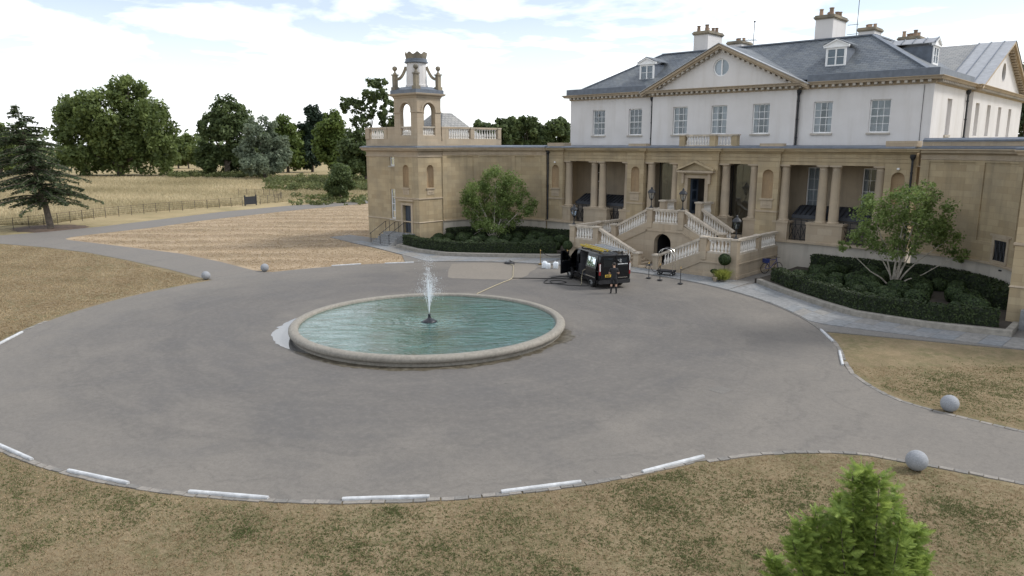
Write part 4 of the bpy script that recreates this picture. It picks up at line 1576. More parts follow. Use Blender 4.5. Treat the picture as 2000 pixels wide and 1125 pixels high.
# ------------------------------------------------------------------ curved wings
for m_, xi, cx, Rw, lab in ((-1, -20.4, -14.1, 6.3, 'curved honey stone wing with blind panels left of the portico'), (1, 21.2, 14.75, 6.42, 'curved honey stone wing with a barred window right of the portico')):
    wing = thing('curved_wing', lab, 'wing', (cx, 42.65, 0), 'curved wings of the house')

    def fmw(s, d, z, cx=cx, Rw=Rw, m_=m_):
        a = PI / 2 - s / Rw
        return (cx + m_ * (Rw - d) * math.cos(a), 42.65 + (Rw - d) * math.sin(a), z)
    SL = Rw * PI / 2
    MB().fbox(fmw, 0.0, SL, -0.5, 0.0, 0, 8.1, 20).build('wall', 'stone', wing)
    MB().fbox(fmw, 0.0, SL, 0.001, 0.13, 0, 1.86, 20).build('base_wall', 'stone_base', wing)
    MB().fbox(fmw, 0.0, SL, 0.001, 0.20, 1.862, 1.98, 20).build('ledge', 'stone_pale', wing)
    m = MB()
    n = 3
    edges = [0.0]
    for k in range(n + 1):
        c = SL * (0.02 + 0.96 * k / n)
        e0, e1 = max(0, c - 0.28), min(SL, c + 0.28)
        m.fbox(fmw, e0, e1, 0.001, 0.07, 3.05, 7.35, 2)
    m.fbox(fmw, 0, SL, 0.001, 0.07, 7.35, 8.0, 20)
    m.fbox(fmw, 0, SL, 0.001, 0.07, 1.981, 3.05, 20)
    m.build('panel_frame', 'stone', wing)
    pts = [fmw(SL * k / 20, 0, 0)[:2] for k in range(21)]
    if m_ < 0:
        pts = pts[::-1]
    cor = [(0.075, 7.45), (0.11, 7.5), (0.075, 7.54), (0.075, 7.74), (0.14, 7.80), (0.30, 7.86), (0.34, 7.98), (0.42, 8.03), (0.42, 8.09), (0.0, 8.09), (0.0, 7.45)]
    MB().sweep(pts, cor).build('cornice', 'stone_pale', wing)
    MB().sweep(pts, [(0.40, 8.095), (0.40, 8.17), (0.1, 8.25), (-0.6, 8.30), (-0.6, 8.095)]).build('lead_capping', 'lead', wing)
    poly = [fmw(SL * k / 20, -0.4, 0)[:2] for k in range(21)] + [(xi, 52), (cx, 52)]
    MB().prism(poly, 8.12, 8.28).build('lead_roof', 'lead', wing)
    if m_ > 0:
        MB().sweep(pts, [(0.0, 8.26), (0.0, 8.5), (-0.6, 8.5), (-0.6, 8.26)]).build('parapet', 'stone_pale', wing)
        MB().sweep(pts, [(0.05, 8.505), (0.05, 8.6), (-0.2, 8.72), (-0.7, 8.72), (-0.7, 8.505)]).build('parapet_lead', 'lead', wing)
    # basement window with an iron grille
    sw = SL * 0.565
    if m_ < 0:
        continue
    m = MB()
    m.fbox(fmw, sw - 0.55, sw + 0.55, 0.0715, 0.085, 2.15, 3.25, 2)
    w = m.build('basement_window', 'dark_inside', wing)
    m = MB()
    for a, b, c, d in ((-0.75, -0.55, 2.0, 3.45), (0.55, 0.75, 2.0, 3.45), (-0.55, 0.55, 3.25, 3.45), (-0.55, 0.55, 1.99, 2.15), (-0.95, 0.95, 3.452, 3.56)):
        m.fbox(fmw, sw + a, sw + b, 0.072, 0.14, c, d, 2)
    m.build('window_surround', 'stone_pale', w)
    m = MB()
    for k in range(3):
        a, b = sw - 0.55 + 1.1 * k / 3, sw - 0.55 + 1.1 * (k + 1) / 3
        m.bar(fmw(a, 0.11, 2.15), fmw(b, 0.11, 3.25), 0.03, 0.03)
        m.bar(fmw(b, 0.12, 2.15), fmw(a, 0.12, 3.25), 0.03, 0.03)
        m.bar(fmw(b, 0.11, 2.15), fmw(b, 0.11, 3.25), 0.03, 0.03)
    m.build('grille', 'black_metal', w)
    for k in (0.3, 0.6):
        q = fmw(SL * k, 0.14, 1.7)
        MB().box(q[0] - 0.11, q[0] + 0.11, q[1] - 0.05, q[1] + 0.05, 1.66, 1.74).build('air_vent', 'cast_iron', wing)


# ------------------------------------------------------------------ pavilions with bell towers
def pavilion(sg, xi, lab, full=True):
    """sg -1: outward is -X (left pavilion); xl runs outward from the inner face at xi"""
    t = thing('pavilion', lab, 'pavilion', (xi + sg * 3.9, 45, 0), 'end pavilions with bell towers')

    def X(xl):
        return xi + sg * xl

    def fm_(y0):
        return lambda s, d, z: (X(s), y0 - d, z)

    def inner(xl):
        return lambda s, d, z: (X(xl) - sg * d, s, z)
    T = fm_(40.0)
    m = MB()
    m.wall(T, rect(0, 3.1, 0, 8.1), [rect(1.0, 2.1, 0.95, 3.3), arch(1.62, 0.38, 4.8, 6.3)], 0.35)
    m.wall(inner(0), rect(40.0, 42.75, 0, 8.1), [arch(41.3, 0.38, 4.8, 6.3)], 0.02)
    m.wall(lambda s, d, z: (X(3.1) + sg * d, s, z), rect(40.0, 40.6, 0, 8.1))
    W = fm_(40.6)
    m.wall(W, rect(3.1, 7.8, 0, 8.1), [rect(3.62, 4.5, 1.95, 4.55), rect(3.62, 4.5, 6.55, 7.75)], 0.3)
    m.wall(lambda s, d, z: (X(7.8) + sg * d, s, z), rect(40.6, 50, 0, 8.1))
    m.wall(inner(0), rect(42.75, 50, 0, 8.1))
    m.box(min(X(0), X(7.8)), max(X(0), X(7.8)), 49.95, 50.0, 0, 8.1)
    m.build('wall', 'stone', t)
    for fmx, cn in ((T, 1.62), (inner(0), 41.3)):
        m = MB()
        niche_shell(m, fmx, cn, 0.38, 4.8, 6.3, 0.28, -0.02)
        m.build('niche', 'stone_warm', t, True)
    outline = [(X(7.8), 50), (X(7.8), 40.6), (X(3.1), 40.6), (X(3.1), 40.0), (X(0), 40.0), (X(0), 50)]
    if sg > 0:
        outline = outline[::-1]
    MB().sweep(outline, [(0.004, 7.3), (0.05, 7.34), (0.05, 7.42), (0.004, 7.44), (0.004, 7.74), (0.08, 7.80), (0.30, 7.86), (0.34, 7.98), (0.42, 8.03), (0.42, 8.09), (-0.2, 8.09), (-0.2, 7.3)]).build('cornice', 'stone_pale', t)
    MB().sweep(outline, [(0.40, 8.095), (0.40, 8.17), (0.05, 8.25), (-0.3, 8.25), (-0.3, 8.095)]).build('lead_capping', 'lead', t)
    towerp = [(X(3.1), 40.6), (X(3.1), 40.0), (X(0), 40.0), (X(0), 42.75)]
    if sg > 0:
        towerp = towerp[::-1]
    MB().sweep(towerp, [(0, 3.8), (0.06, 3.84), (0.06, 3.94), (0.0, 3.96)]).build('string_course', 'stone_pale', t)
    MB().sweep(outline, [(0, 1.86), (0.05, 1.90), (0.0, 1.98)]).build('plinth_course', 'stone_pale', t)
    # door
    d0 = MB().fbox(T, 1.0, 2.1, -0.33, -0.27, 0.95, 3.3).build('door', 'blue_paint', t)
    m = MB()
    for a, b, c, d in ((1.1, 1.48, 1.15, 1.75), (1.62, 2.0, 1.15, 1.75), (1.1, 1.48, 1.9, 3.15), (1.62, 2.0, 1.9, 3.15)):
        m.fbox(T, a, b, -0.27, -0.245, c, d)
    m.build('door_panel', 'blue_paint', d0)
    m = MB()
    for a, b, c, d, dd in ((0.78, 0.999, 0.95, 3.5, 0.07), (2.101, 2.32, 0.95, 3.5, 0.07), (0.999, 2.101, 3.301, 3.5, 0.07), (0.6, 2.5, 3.66, 3.79, 0.2)):
        m.fbox(T, a, b, 0.001, dd, c, d)
    m.build('door_surround', 'stone_plain', d0)
    for fm, c in ((T, 1.62), (inner(0), 41.3)):
        m = MB()
        m.fbox(fm, c - 0.46, c + 0.46, 0.001, 0.09, 4.66, 4.77)
        m.fbox(fm, c - 0.38, c + 0.38, 0.001, 0.03, 4.2, 4.65)
        m.fbox(fm, c - 0.2, c + 0.2, 0.031, 0.06, 4.38, 4.46)
        m.build('niche_sill', 'stone_pale', t)
    sash_window(t, W, 3.62, 4.5, 1.95, 4.55, 2, 4, 0.12)
    sash_window(t, W, 3.62, 4.5, 6.55, 7.75, 2, 2, 0.12)
    # parapet with balusters
    pz, ph = 8.25, 1.5
    m = MB()
    m.fbox(W, 3.1, 7.75, -0.35, 0.0, pz, 8.85)
    m.fbox(W, 3.1, 7.75, -0.33, -0.02, 9.68, 9.84)
    m.fbox(W, 3.1, 4.9, -0.3, -0.04, 8.85, 9.68)
    m.fbox(inner(0), 42.75, 50, -0.35, 0.0, pz, 8.85)
    m.fbox(inner(0), 42.75, 50, -0.33, -0.02, 9.68, 9.84)
    m.fbox(inner(0), 42.75, 43.5, -0.3, -0.04, 8.85, 9.68)
    m.fbox(lambda s, d, z: (X(7.8) + sg * d, s, z), 41.0, 50, -0.35, -0.05, pz, 8.85)
    m.fbox(lambda s, d, z: (X(7.8) + sg * d, s, z), 41.0, 50, -0.33, -0.07, 9.68, 9.84)
    m.build('parapet', 'stone_pale', t)
    for s_ in (7.45,):
        pier(t, X(s_), 40.78, 8.85, 9.72, 0.55, 'stone_pale', 0.03)
    pier(t, X(4.95), 40.78, 8.85, 9.72, 0.4, 'stone_pale', 0.03)
    for y in (46.3, 49.75):
        pier(t, X(0.18), y, 8.85, 9.72, 0.42, 'stone_pale', 0.03)
    bs = 'baluster_stone'
    balus(t, (X(5.2), 40.77, 8.85), (X(7.15), 40.77, 8.85), 7, 0.83, 0.1, bs)
    balus(t, (X(0.18), 43.55, 8.85), (X(0.18), 46.05, 8.85), 9, 0.83, 0.1, bs)
    balus(t, (X(0.18), 46.55, 8.85), (X(0.18), 49.5, 8.85), 9, 0.83, 0.1, bs)
    balus(t, (X(7.62), 41.2, 8.85), (X(7.62), 45, 8.85), 10, 0.83, 0.1, bs)
    # slate roof behind the parapet
    a, b = X(0.9), X(7.0)
    q = [(a, 43.4, 8.5), (b, 43.4, 8.5), (b, 49.6, 8.5), (a, 49.6, 8.5), (X(3.3), 45.8, 11.15), (X(4.6), 45.8, 11.15), (X(4.6), 46.9, 11.15), (X(3.3), 46.9, 11.15)]
    MB().add(q, [(0, 1, 5, 4), (1, 2, 6, 5), (2, 3, 7, 6), (3, 0, 4, 7), (4, 5, 6, 7)]).build('roof', 'slate_light', t)
    # bell stage
    tw = MB()
    tw.box(min(X(-.02), X(3.12)), max(X(-.02), X(3.12)), 39.98, 42.77, 8.26, 8.62)
    tw.box(min(X(.06), X(3.04)), max(X(.06), X(3.04)), 40.06, 42.69, 8.62, 9.06)
    bell = tw.build('bell_stage', 'stone_pale', t)
    walls = [(lambda s, d, z: (X(s), 40.08 - d, z), 0.08, 3.02, 1.55), (lambda s, d, z: (X(s), 42.67 + d, z), 0.08, 3.02, 1.55),
             (lambda s, d, z: (X(0.08) - sg * d, s, z), 40.08, 42.67, 41.37), (lambda s, d, z: (X(3.02) + sg * d, s, z), 40.08, 42.67, 41.37)]
    for fm, s0, s1, c in walls:
        m = MB()
        m.wall(fm, rect(s0, s1, 9.06, 12.3), [arch(c, 0.68, 9.07, 11.05, 14)], 0.36)
        m.wall(lambda s, d, z: fm(s, d - 0.36, z), rect(s0 + .36, s1 - .36, 9.06, 12.3), [arch(c, 0.68, 9.07, 11.05, 14)], 0.001)
        m.build('arch_wall', 'stone_pale', bell)
        m = MB()
        m.fbox(fm, s0 - 0.02, c - 0.68, 0.001, 0.06, 10.95, 11.06)
        m.fbox(fm, c + 0.68, s1 + 0.02, 0.001, 0.06, 10.95, 11.06)
        k = 16
        for i in range(k):
            a0, a1 = PI * i / k, PI * (i + 1) / k
            P = []
            for d in (0.001, 0.045):
                for r, q_ in ((0.69, a0), (0.69, a1), (0.86, a1), (0.86, a0)):
                    P.append(fm(c + r * math.cos(q_), d, 11.06 + r * math.sin(q_)))
            m.hexa(P)
        m.build('arch_moulding', 'stone_pale', bell)
        p0, p1 = fm(c - 0.62, -0.18, 9.14), fm(c + 0.62, -0.18, 9.14)
        m = MB()
        m.fbox(fm, c - 0.679, c + 0.679, -0.28, -0.06, 9.071, 9.15)
        m.fbox(fm, c - 0.679, c + 0.679, -0.30, -0.04, 9.72, 9.83)
        m.build('bell_rail', 'coping_stone', bell)
        balus(t, p0, p1, 6, 0.58, 0.075, bs)
    sq = [(X(3.02), 42.67), (X(3.02), 40.08), (X(0.08), 40.08), (X(0.08), 42.67)]
    if sg > 0:
        sq = sq[::-1]
    MB().sweep(sq, [(0, 12.1), (0.06, 12.16), (0.08, 12.26), (0.28, 12.34), (0.32, 12.44), (0.32, 12.48), (-0.3, 12.48), (-0.3, 12.1)], True).build('bell_cornice', 'stone_pale', bell)
    m = MB()
    cx, cy = X(1.55), 41.375
    m.box(cx - 1.66, cx + 1.66, cy - 1.5, cy + 1.5, 12.485, 12.78)
    m.add([(cx - 1.6, cy - 1.45, 12.78), (cx + 1.6, cy - 1.45, 12.78), (cx + 1.6, cy + 1.45, 12.78), (cx - 1.6, cy + 1.45, 12.78), (cx - .9, cy - .9, 13.05), (cx + .9, cy - .9, 13.05), (cx + .9, cy + .9, 13.05), (cx - .9, cy + .9, 13.05)], [(0, 1, 5, 4), (1, 2, 6, 5), (2, 3, 7, 6), (3, 0, 4, 7), (4, 5, 6, 7)])
    m.build('lead_roof', 'lead', bell)
    m = MB()
    m.lathe([(0.93, 13.0), (0.93, 13.2), (0.86, 13.25), (0.80, 14.95)], (cx, cy, 0), 16, True)
    lan = m.build('lantern_drum', 'render_white', t)
    MB().lathe([(0.82, 14.93), (0.98, 14.98), (0.98, 15.08), (0.90, 15.12), (0.90, 15.28), (0.86, 15.30)], (cx, cy, 0), 24, True).build('lantern_band', 'lead', lan, True)
    m = MB()
    n = 48
    for i in range(n):
        a0, a1 = 2 * PI * i / n, 2 * PI * (i + 1) / n

        def top(a):
            return 15.72 + 0.13 * max(-0.6, min(0.8, 1.6 * math.sin(8 * a)))
        P = []
        for a in (a0, a1):
            for r, z in ((0.84, 15.302), (0.93, top(a)), (0.78, top(a)), (0.72, 15.302)):
                P.append((cx + r * math.cos(a), cy + r * math.sin(a), z))
        m.add(P, [(0, 4, 5, 1), (1, 5, 6, 2), (2, 6, 7, 3)])
    m.build('lantern_crown', 'stone_weathered', lan)
    for fx, fy in ((-1, -1), (1, -1), (1, 1), (-1, 1)):
        px, py = cx + fx * 1.34, cy + fy * 1.2
        m = MB()
        m.box(px - 0.25, px + 0.25, py - 0.25, py + 0.25, 12.78, 13.05)
        m.box(px - 0.17, px + 0.17, py - 0.17, py + 0.17, 13.05, 13.98)
        m.box(px - 0.23, px + 0.23, py - 0.23, py + 0.23, 13.98, 14.08)
        m.lathe([(0.17, 0), (0.15, 0.08), (0.07, 0.18), (0.08, 0.26), (0.17, 0.33), (0.22, 0.43), (0.20, 0.55), (0.12, 0.63), (0.01, 0.66)], (px, py, 14.08), 12, False)
        # scroll buttress to the drum
        pts = []
        for k in range(9):
            u = k / 8
            r = (1 - u)
            bx, by_ = px + (cx + fx * 0.62 - px) * u, py + (cy + fy * 0.58 - py) * u
            pts.append((bx, by_, 13.75 + 0.95 * u ** 2.4 - 0.12 * math.sin(PI * u)))
        for p0, p1 in zip(pts[:-1], pts[1:]):
            m.bar(p0, p1, 0.2, 0.22)
        m.build('finial', 'stone_weathered', t)
    # door steps and landing
    m = MB()
    n = 6
    for k in range(n):
        ya = 37.75 + 0.29 * k
        m.box(min(X(1.35), X(3.9)), max(X(1.35), X(3.9)), ya, 39.5, 0.16 * k, 0.16 * (k + 1) - 0.004)
    m.box(min(X(0.6), X(3.9)), max(X(0.6), X(3.9)), 39.5, 39.99, 0.0, 0.95)
    st = m.build('door_steps', 'slab', t)
    for xs in (1.4, 2.6, 3.85):
        m = MB()
        ya, yb = 37.85, 39.45
        m.tube([(X(xs), ya, 0.1), (X(xs), ya, 0.98)], 0.025, 6)
        m.tube([(X(xs), yb, 0.9), (X(xs), yb, 1.85)], 0.025, 6)
        m.tube([(X(xs), ya - .1, 0.9), (X(xs), ya, 0.98), (X(xs), yb, 1.85), (X(xs), yb + 0.4, 1.85), (X(xs), yb + .4, 0.95)], 0.022, 6)
        m.build('handrail', 'black_metal', st)
    return t


pavilion(-1, -20.4, 'square stone bell tower pavilion with lantern top and blue door')
pavilion(1, 21.2, 'stone pavilion cut by the right edge, beside dark handrails')

# ------------------------------------------------------------------ entrance staircase
stair = thing('entrance_staircase', 'double stone staircase with white balusters rising to the front door', 'staircase', (0, 42.7, 0))
YF, YU, YR = 42.7, 45.0, 47.05
ZL, ZT, ZD = 1.42, 2.78, 3.3
m = MB()
for sg in (-1, 1):
    n = 9
    for k in range(n):          # lower flight, rising outwards
        xa = 0.9 + (4.2 - 0.9) * k / n
        za, zb = ZL * k / n, ZL * (k + 1) / n
        m.box(min(sg * xa, sg * 4.2), max(sg * xa, sg * 4.2), YF + 0.3, YU - 0.02, za, zb - 0.003)
    m.box(min(sg * 4.2, sg * 6.45), max(sg * 4.2, sg * 6.45), YF + 0.3, 48.95, 0, ZL)
    n = 9
    for k in range(n):          # upper flight, rising inwards
        xa = 4.2 - (4.2 - 1.35) * k / n
        za, zb = ZL + (ZT - ZL) * k / n, ZL + (ZT - ZL) * (k + 1) / n
        m.box(min(sg * xa, sg * 1.35), max(sg * xa, sg * 1.35), YU + 0.31, YR, za, zb - 0.003)
m.box(-1.35, 1.35, YU + 0.31, 48.9, 2.4, ZT)
for k in range(3):
    m.box(-1.6, 1.6, 47.0 + 0.3 * k, 48.94, ZT + 0.172 * k + 0.002, ZT + 0.172 * (k + 1))
m.build('steps', 'stone_pale', stair)
S = front(YF)
U = front(YU)
m = MB()
for sg in (-1, 1):
    m.wall(S, [(sg * 0.75, 0), (sg * 6.5, 0), (sg * 6.5, ZL + 0.12), (sg * 4.15, ZL + 0.12), (sg * 0.75, 0.18)], (), 0, 0.3)
    m.wall(right(6.5) if sg > 0 else left(-6.5), rect(42.7, 48.95, 0, ZL + 0.12), (), 0, 0.3)
m.wall(U, [(-4.4, 0), (4.4, 0), (4.4, ZL + 0.1), (1.3, ZT + 0.1), (-1.5, ZT + 0.1), (-4.4, ZL + 0.1)], [arch(-0.15, 0.68, 0.002, 1.5, 14)], 0.5, 0.3)
m.wall(front(YR + 0.3), [(1.3, 0), (4.4, 0), (4.4, ZL + 0.1), (1.3, ZT + 0.1)], (), 0, 0.3)
m.wall(front(YR + 0.3), [(-1.3, 0), (-4.4, 0), (-4.4, ZL + 0.1), (-1.3, ZT + 0.1)], (), 0, 0.3)
m.build('stair_wall', 'stone_pale', stair)
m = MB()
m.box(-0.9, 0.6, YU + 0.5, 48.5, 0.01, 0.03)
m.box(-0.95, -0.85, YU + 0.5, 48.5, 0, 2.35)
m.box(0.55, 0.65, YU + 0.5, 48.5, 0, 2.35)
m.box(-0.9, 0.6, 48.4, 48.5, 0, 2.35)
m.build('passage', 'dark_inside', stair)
# mouldings following the strings
m = MB()
for sg in (-1, 1):
    m.bar((sg * 0.8, YF - 0.03, 0.12), (sg * 4.15, YF - 0.03, ZL - 0.42), 0.08, 0.07) if False else None
    m.bar((sg * 2.3, YF - 0.02, 0.10), (sg * 4.15, YF - 0.02, 0.98), 0.09, 0.08)
    m.bar((sg * 4.15, YF - 0.02, 0.98), (sg * 6.53, YF - 0.02, 0.98), 0.09, 0.08)
    m.bar((sg * 6.52, YF, 0.98), (sg * 6.52, 48.9, 0.98), 0.09, 0.08)
    m.bar((sg * 1.4, YU - 0.02, 2.38), (sg * 4.3, YU - 0.02, 1.02), 0.09, 0.08)
    m.bar((sg * 1.05, YF - 0.04, 0.14), (sg * 6.54, YF - 0.04, 0.14), 0.12, 0.2)
    m.bar((sg * 6.54, YF, 0.14), (sg * 6.54, 48.9, 0.14), 0.12, 0.2)
m.bar((-1.55, YU - 0.02, 2.38), (1.4, YU - 0.02, 2.38), 0.09, 0.08)
m.build('moulding', 'stone_pale', stair)
RH = 1.02


def run(p0, p1, n, ends=(0.2, 0.2)):
    """balustrade run between two base points: bottom rail, balusters, top rail"""
    p0, p1 = Vector(p0), Vector(p1)
    d = (p1 - p0)
    m = MB()
    m.bar(p0 + Vector((0, 0, 0.06)), p1 + Vector((0, 0, 0.06)), 0.26, 0.12)
    m.bar(p0 + Vector((0, 0, RH - 0.08)), p1 + Vector((0, 0, RH - 0.08)), 0.32, 0.15)
    m.build('handrail', 'coping_stone', stair)
    L = d.length
    a, b = p0 + d * (ends[0] / L), p1 - d * (ends[1] / L)
    balus(stair, a + Vector((0, 0, 0.1)), b + Vector((0, 0, 0.1)), n, RH - 0.24, 0.092)


YC = YF + 0.16
for sg in (-1, 1):
    run((sg * 1.0, YC, 0.12), (sg * 4.0, YC, ZL + 0.05), 12, (0.35, 0.15))
    run((sg * 4.5, YC, ZL + 0.12), (sg * 6.2, YC, ZL + 0.12), 6, (0.1, 0.1))
    for a, b in ((43.05, 45.9), (46.2, 48.9)):
        run((sg * 6.34, a, ZL + 0.12), (sg * 6.34, b, ZL + 0.12), 8, (0.15, 0.15))
    pier(stair, sg * 4.25, YC, ZL - 0.3, ZL + 1.07, 0.42)
    pier(stair, sg * 6.34, YC, 0.0, ZL + 1.07, 0.44)
    pier(stair, sg * 6.34, 46.05, ZL, ZL + 1.07, 0.36)
    # bottom newel with volute block
    pier(stair, sg * 0.8, YC, 0.0, 0.98, 0.44)
    MB().lathe([(0.3, 0), (0.3, 0.12), (0.24, 0.2)], (sg * 0.35, YC - 0.05, 0), 12).build('volute_step', 'stone_pale', stair)
    yc = YU + 0.16
    run((sg * 4.1, yc, ZL + 0.1), (sg * 1.5, yc, ZT + 0.08), 11, (0.2, 0.2))
    run((sg * 4.1, YR + 0.14, ZL + 0.1), (sg * 1.6, YR + 0.14, ZT + 0.15), 11, (0.2, 0.2))
    pier(stair, sg * 4.3, yc, ZL, ZL + 1.07, 0.4)
    pier(stair, sg * 1.25, yc, ZT - 0.2, ZT + 1.07, 0.42)
    pier(stair, sg * 1.45, YR + 0.1, ZT - 0.2, ZD + 0.98, 0.42)
    run((sg * 1.5, YR + 0.35, ZD), (sg * 1.5, 48.8, ZD), 6, (0.1, 0.1))
run((-1.0, YU + 0.16, ZT + 0.1), (1.0, YU + 0.16, ZT + 0.1), 8, (0.1, 0.1))


# ------------------------------------------------------------------ lantern lamps on the piers
def lamp(x, y, z, lab):
    t = thing('lantern_lamp', lab, 'lamp', (x, y, z), 'lanterns on the stair piers')
    m = MB()
    m.lathe([(0.17, 0), (0.17, 0.03), (0.07, 0.08), (0.05, 0.14), (0.035, 0.2), (0.03, 0.5), (0.06, 0.53), (0.09, 0.60), (0.14, 0.64)], (x, y, z), 10)
    m.build('post', 'cast_iron', t, True)
    m = MB()
    n = 6
    for k in range(n):
        a = 2 * PI * k / n
        p0 = (x + 0.14 * math.cos(a), y + 0.14 * math.sin(a), z + 0.64)
        p1 = (x + 0.25 * math.cos(a), y + 0.25 * math.sin(a), z + 1.05)
        m.bar(p0, p1, 0.025, 0.025)
    m.lathe([(0.27, 1.05), (0.30, 1.07), (0.28, 1.12), (0.20, 1.24), (0.09, 1.31), (0.06, 1.36), (0.08, 1.40), (0.02, 1.47)], (x, y, z), 12)
    m.build('lantern_frame', 'cast_iron', t)
    MB().lathe([(0.13, 0.645), (0.235, 1.045)], (x, y, z), 6, False).build('lantern_glass', 'lamp_glass', t)
    MB().lathe([(0.03, 0.66), (0.045, 0.7), (0.045, 0.85), (0.01, 0.88)], (x, y, z), 8).build('bulb', 'lamp_clear', t)
    return t


lamp(-6.34, YC, ZL + 1.17, 'black lantern on the left corner pier of the stairs')
lamp(6.34, YC, ZL + 1.17, 'black lantern on the right corner pier, nearest the camera')
lamp(-1.25, YU + 0.16, ZT + 1.17, 'black lantern on the left pier of the top landing')
lamp(1.25, YU + 0.16, ZT + 1.17, 'black lantern on the right pier of the top landing, before the door')

# ------------------------------------------------------------------ vegetation
CAMP = Vector((26.75, 0.0, 8.3))
CF = Vector((-math.sin(R(42.5)), math.cos(R(42.5)), 0))
CRT = Vector((math.cos(R(42.5)), math.sin(R(42.5)), 0))


def at(px, py, d):
    """world point seen at photo pixel (px,py) at horizontal distance d in front of the viewpoint"""
    a, b, p = (px - 1000) / 1435.0, -(py - 562.5) / 1435.0, R(11)
    y, z = math.cos(p) + b * math.sin(p), -math.sin(p) + b * math.cos(p)
    t = d / y
    return CAMP + CRT * (a * t) + CF * d + Vector((0, 0, z * t))


def unit(rs, n):
    v = rs.normal(size=(n, 3))
    return v / np.linalg.norm(v, axis=1)[:, None]


def card_mesh(name, pos, nrm, a, b, tint, mat, rs):
    """diamond leaf faces"""
    n = len(pos)
    t1 = np.cross(nrm, unit(rs, n))
    t1 /= np.linalg.norm(t1, axis=1)[:, None] + 1e-9
    t2 = np.cross(nrm, t1)
    t2 /= np.linalg.norm(t2, axis=1)[:, None] + 1e-9
    a, b = np.asarray(a)[:, None], np.asarray(b)[:, None]
    v = np.stack([pos + t1 * a, pos + t2 * b, pos - t1 * a, pos - t2 * b], 1).reshape(-1, 3)
    return quad_mesh(name, v, tint, mat)


def quad_mesh(name, v, tint, mat, k=4):
    n = len(v) // k
    me = bpy.data.meshes.new(name)
    me.vertices.add(len(v))
    me.vertices.foreach_set('co', np.ascontiguousarray(v, dtype=np.float32).ravel())
    me.loops.add(len(v))
    me.loops.foreach_set('vertex_index', np.arange(len(v), dtype=np.int32))
    me.polygons.add(n)
    me.polygons.foreach_set('loop_start', np.arange(0, len(v), k, dtype=np.int32))
    me.polygons.foreach_set('loop_total', np.full(n, k, dtype=np.int32))
    me.update(calc_edges=True)
    at_ = me.attributes.new('tint', 'FLOAT', 'FACE')
    at_.data.foreach_set('value', np.clip(tint, 0, 1).astype(np.float32))
    me.materials.append(MT[mat])
    return me


def leaves(name, cen, rad, n, size, mat, seed, up=0.35, flat=1.0, shell=0.45):
    rs = np.random.RandomState(seed)
    cen, rad = np.asarray(cen, float), np.asarray(rad, float)
    p = rad ** 2
    idx = rs.choice(len(cen), n, p=p / p.sum())
    d = unit(rs, n)
    r = rad[idx] * rs.rand(n) ** shell
    pos = cen[idx] + d * r[:, None] * np.array([1, 1, flat])
    nrm = d * 0.6 + unit(rs, n) * 0.8 + np.array([0, 0, up])
    ct = rs.rand(len(cen))
    tint = 0.5 * ct[idx] + 0.5 * rs.rand(n)
    s = size * rs.uniform(0.55, 1.35, n)
    return card_mesh(name, pos, nrm, s, s * rs.uniform(0.45, 0.75, n), tint, mat, rs)


def addmesh(name, me, parent=None, kind=None):
    o = bpy.data.objects.new(name, me)
    COL.objects.link(o)
    if parent is not None:
        o.parent = parent
        org = ORG.get(parent.name, (0, 0, 0))
        o.location = (-org[0], -org[1], -org[2])
    if kind:
        o['kind'] = kind
    return o


def lobes_to_clumps(lobes, rs, per, rk):
    cen, rad = [], []
    for c, ra, rz in lobes:
        k = int(per)
        for _ in range(k):
            u = rs.normal(size=3)
            u /= np.linalg.norm(u)
            q = rs.rand() ** 0.33 * 0.6 + 0.4
            q = min(q, 1.0)
            cen.append((c[0] + u[0] * ra * q * 0.9, c[1] + u[1] * ra * q * 0.9, c[2] + u[2] * rz * q * 0.9))
            rad.append(rk * rs.uniform(0.6, 1.3) * (0.5 * (ra + rz)))
    return cen, rad


def big_tree(name, lab, d, base_px, lobes_px, n, size, mat, seed, trunk_r=0.6, group=None, per=0.5, rk=0.28, bark='bark', base=None, z0=0.0, depthk=1.0, crown='crown'):
    rs = np.random.RandomState(seed)
    b = base if base is not None else at(base_px, 283, d)
    b = Vector((b[0], b[1], z0))
    t = thing(name, lab, 'tree', tuple(b), group)
    sc = d / 1435.0
    lobes = []
    for (px, py, rx, ry) in lobes_px:
        c = at(px, py, d) + CF * rs.uniform(-0.5, 0.5) * rx * sc * depthk
        lobes.append((tuple(c), rx * sc, ry * sc))
    cen, rad = lobes_to_clumps(lobes, rs, 34 * per, rk * 1.25)
    addmesh('crown', leaves(name + '_crown', cen, rad, n, size, mat, seed), t)
    m = MB()
    for (c, ra, rz) in lobes:
        top = Vector(c) + Vector((0, 0, rz * 0.2))
        j = Vector((b[0], b[1], b[2] + max(0.6, (c[2] - b[2]) * 0.45)))
        jit = Vector((rs.normal(), rs.normal(), 0)) * ra * 0.12
        pts = [b, b.lerp(j, 0.5) + jit * 0.2, j + jit * 0.4, j.lerp(top, 0.5) + jit, top]
        m.tube(pts, [trunk_r, trunk_r * 0.75, trunk_r * 0.5, trunk_r * 0.3, trunk_r * 0.1], 7)
    m.build('trunk', bark, t, True)
    return t


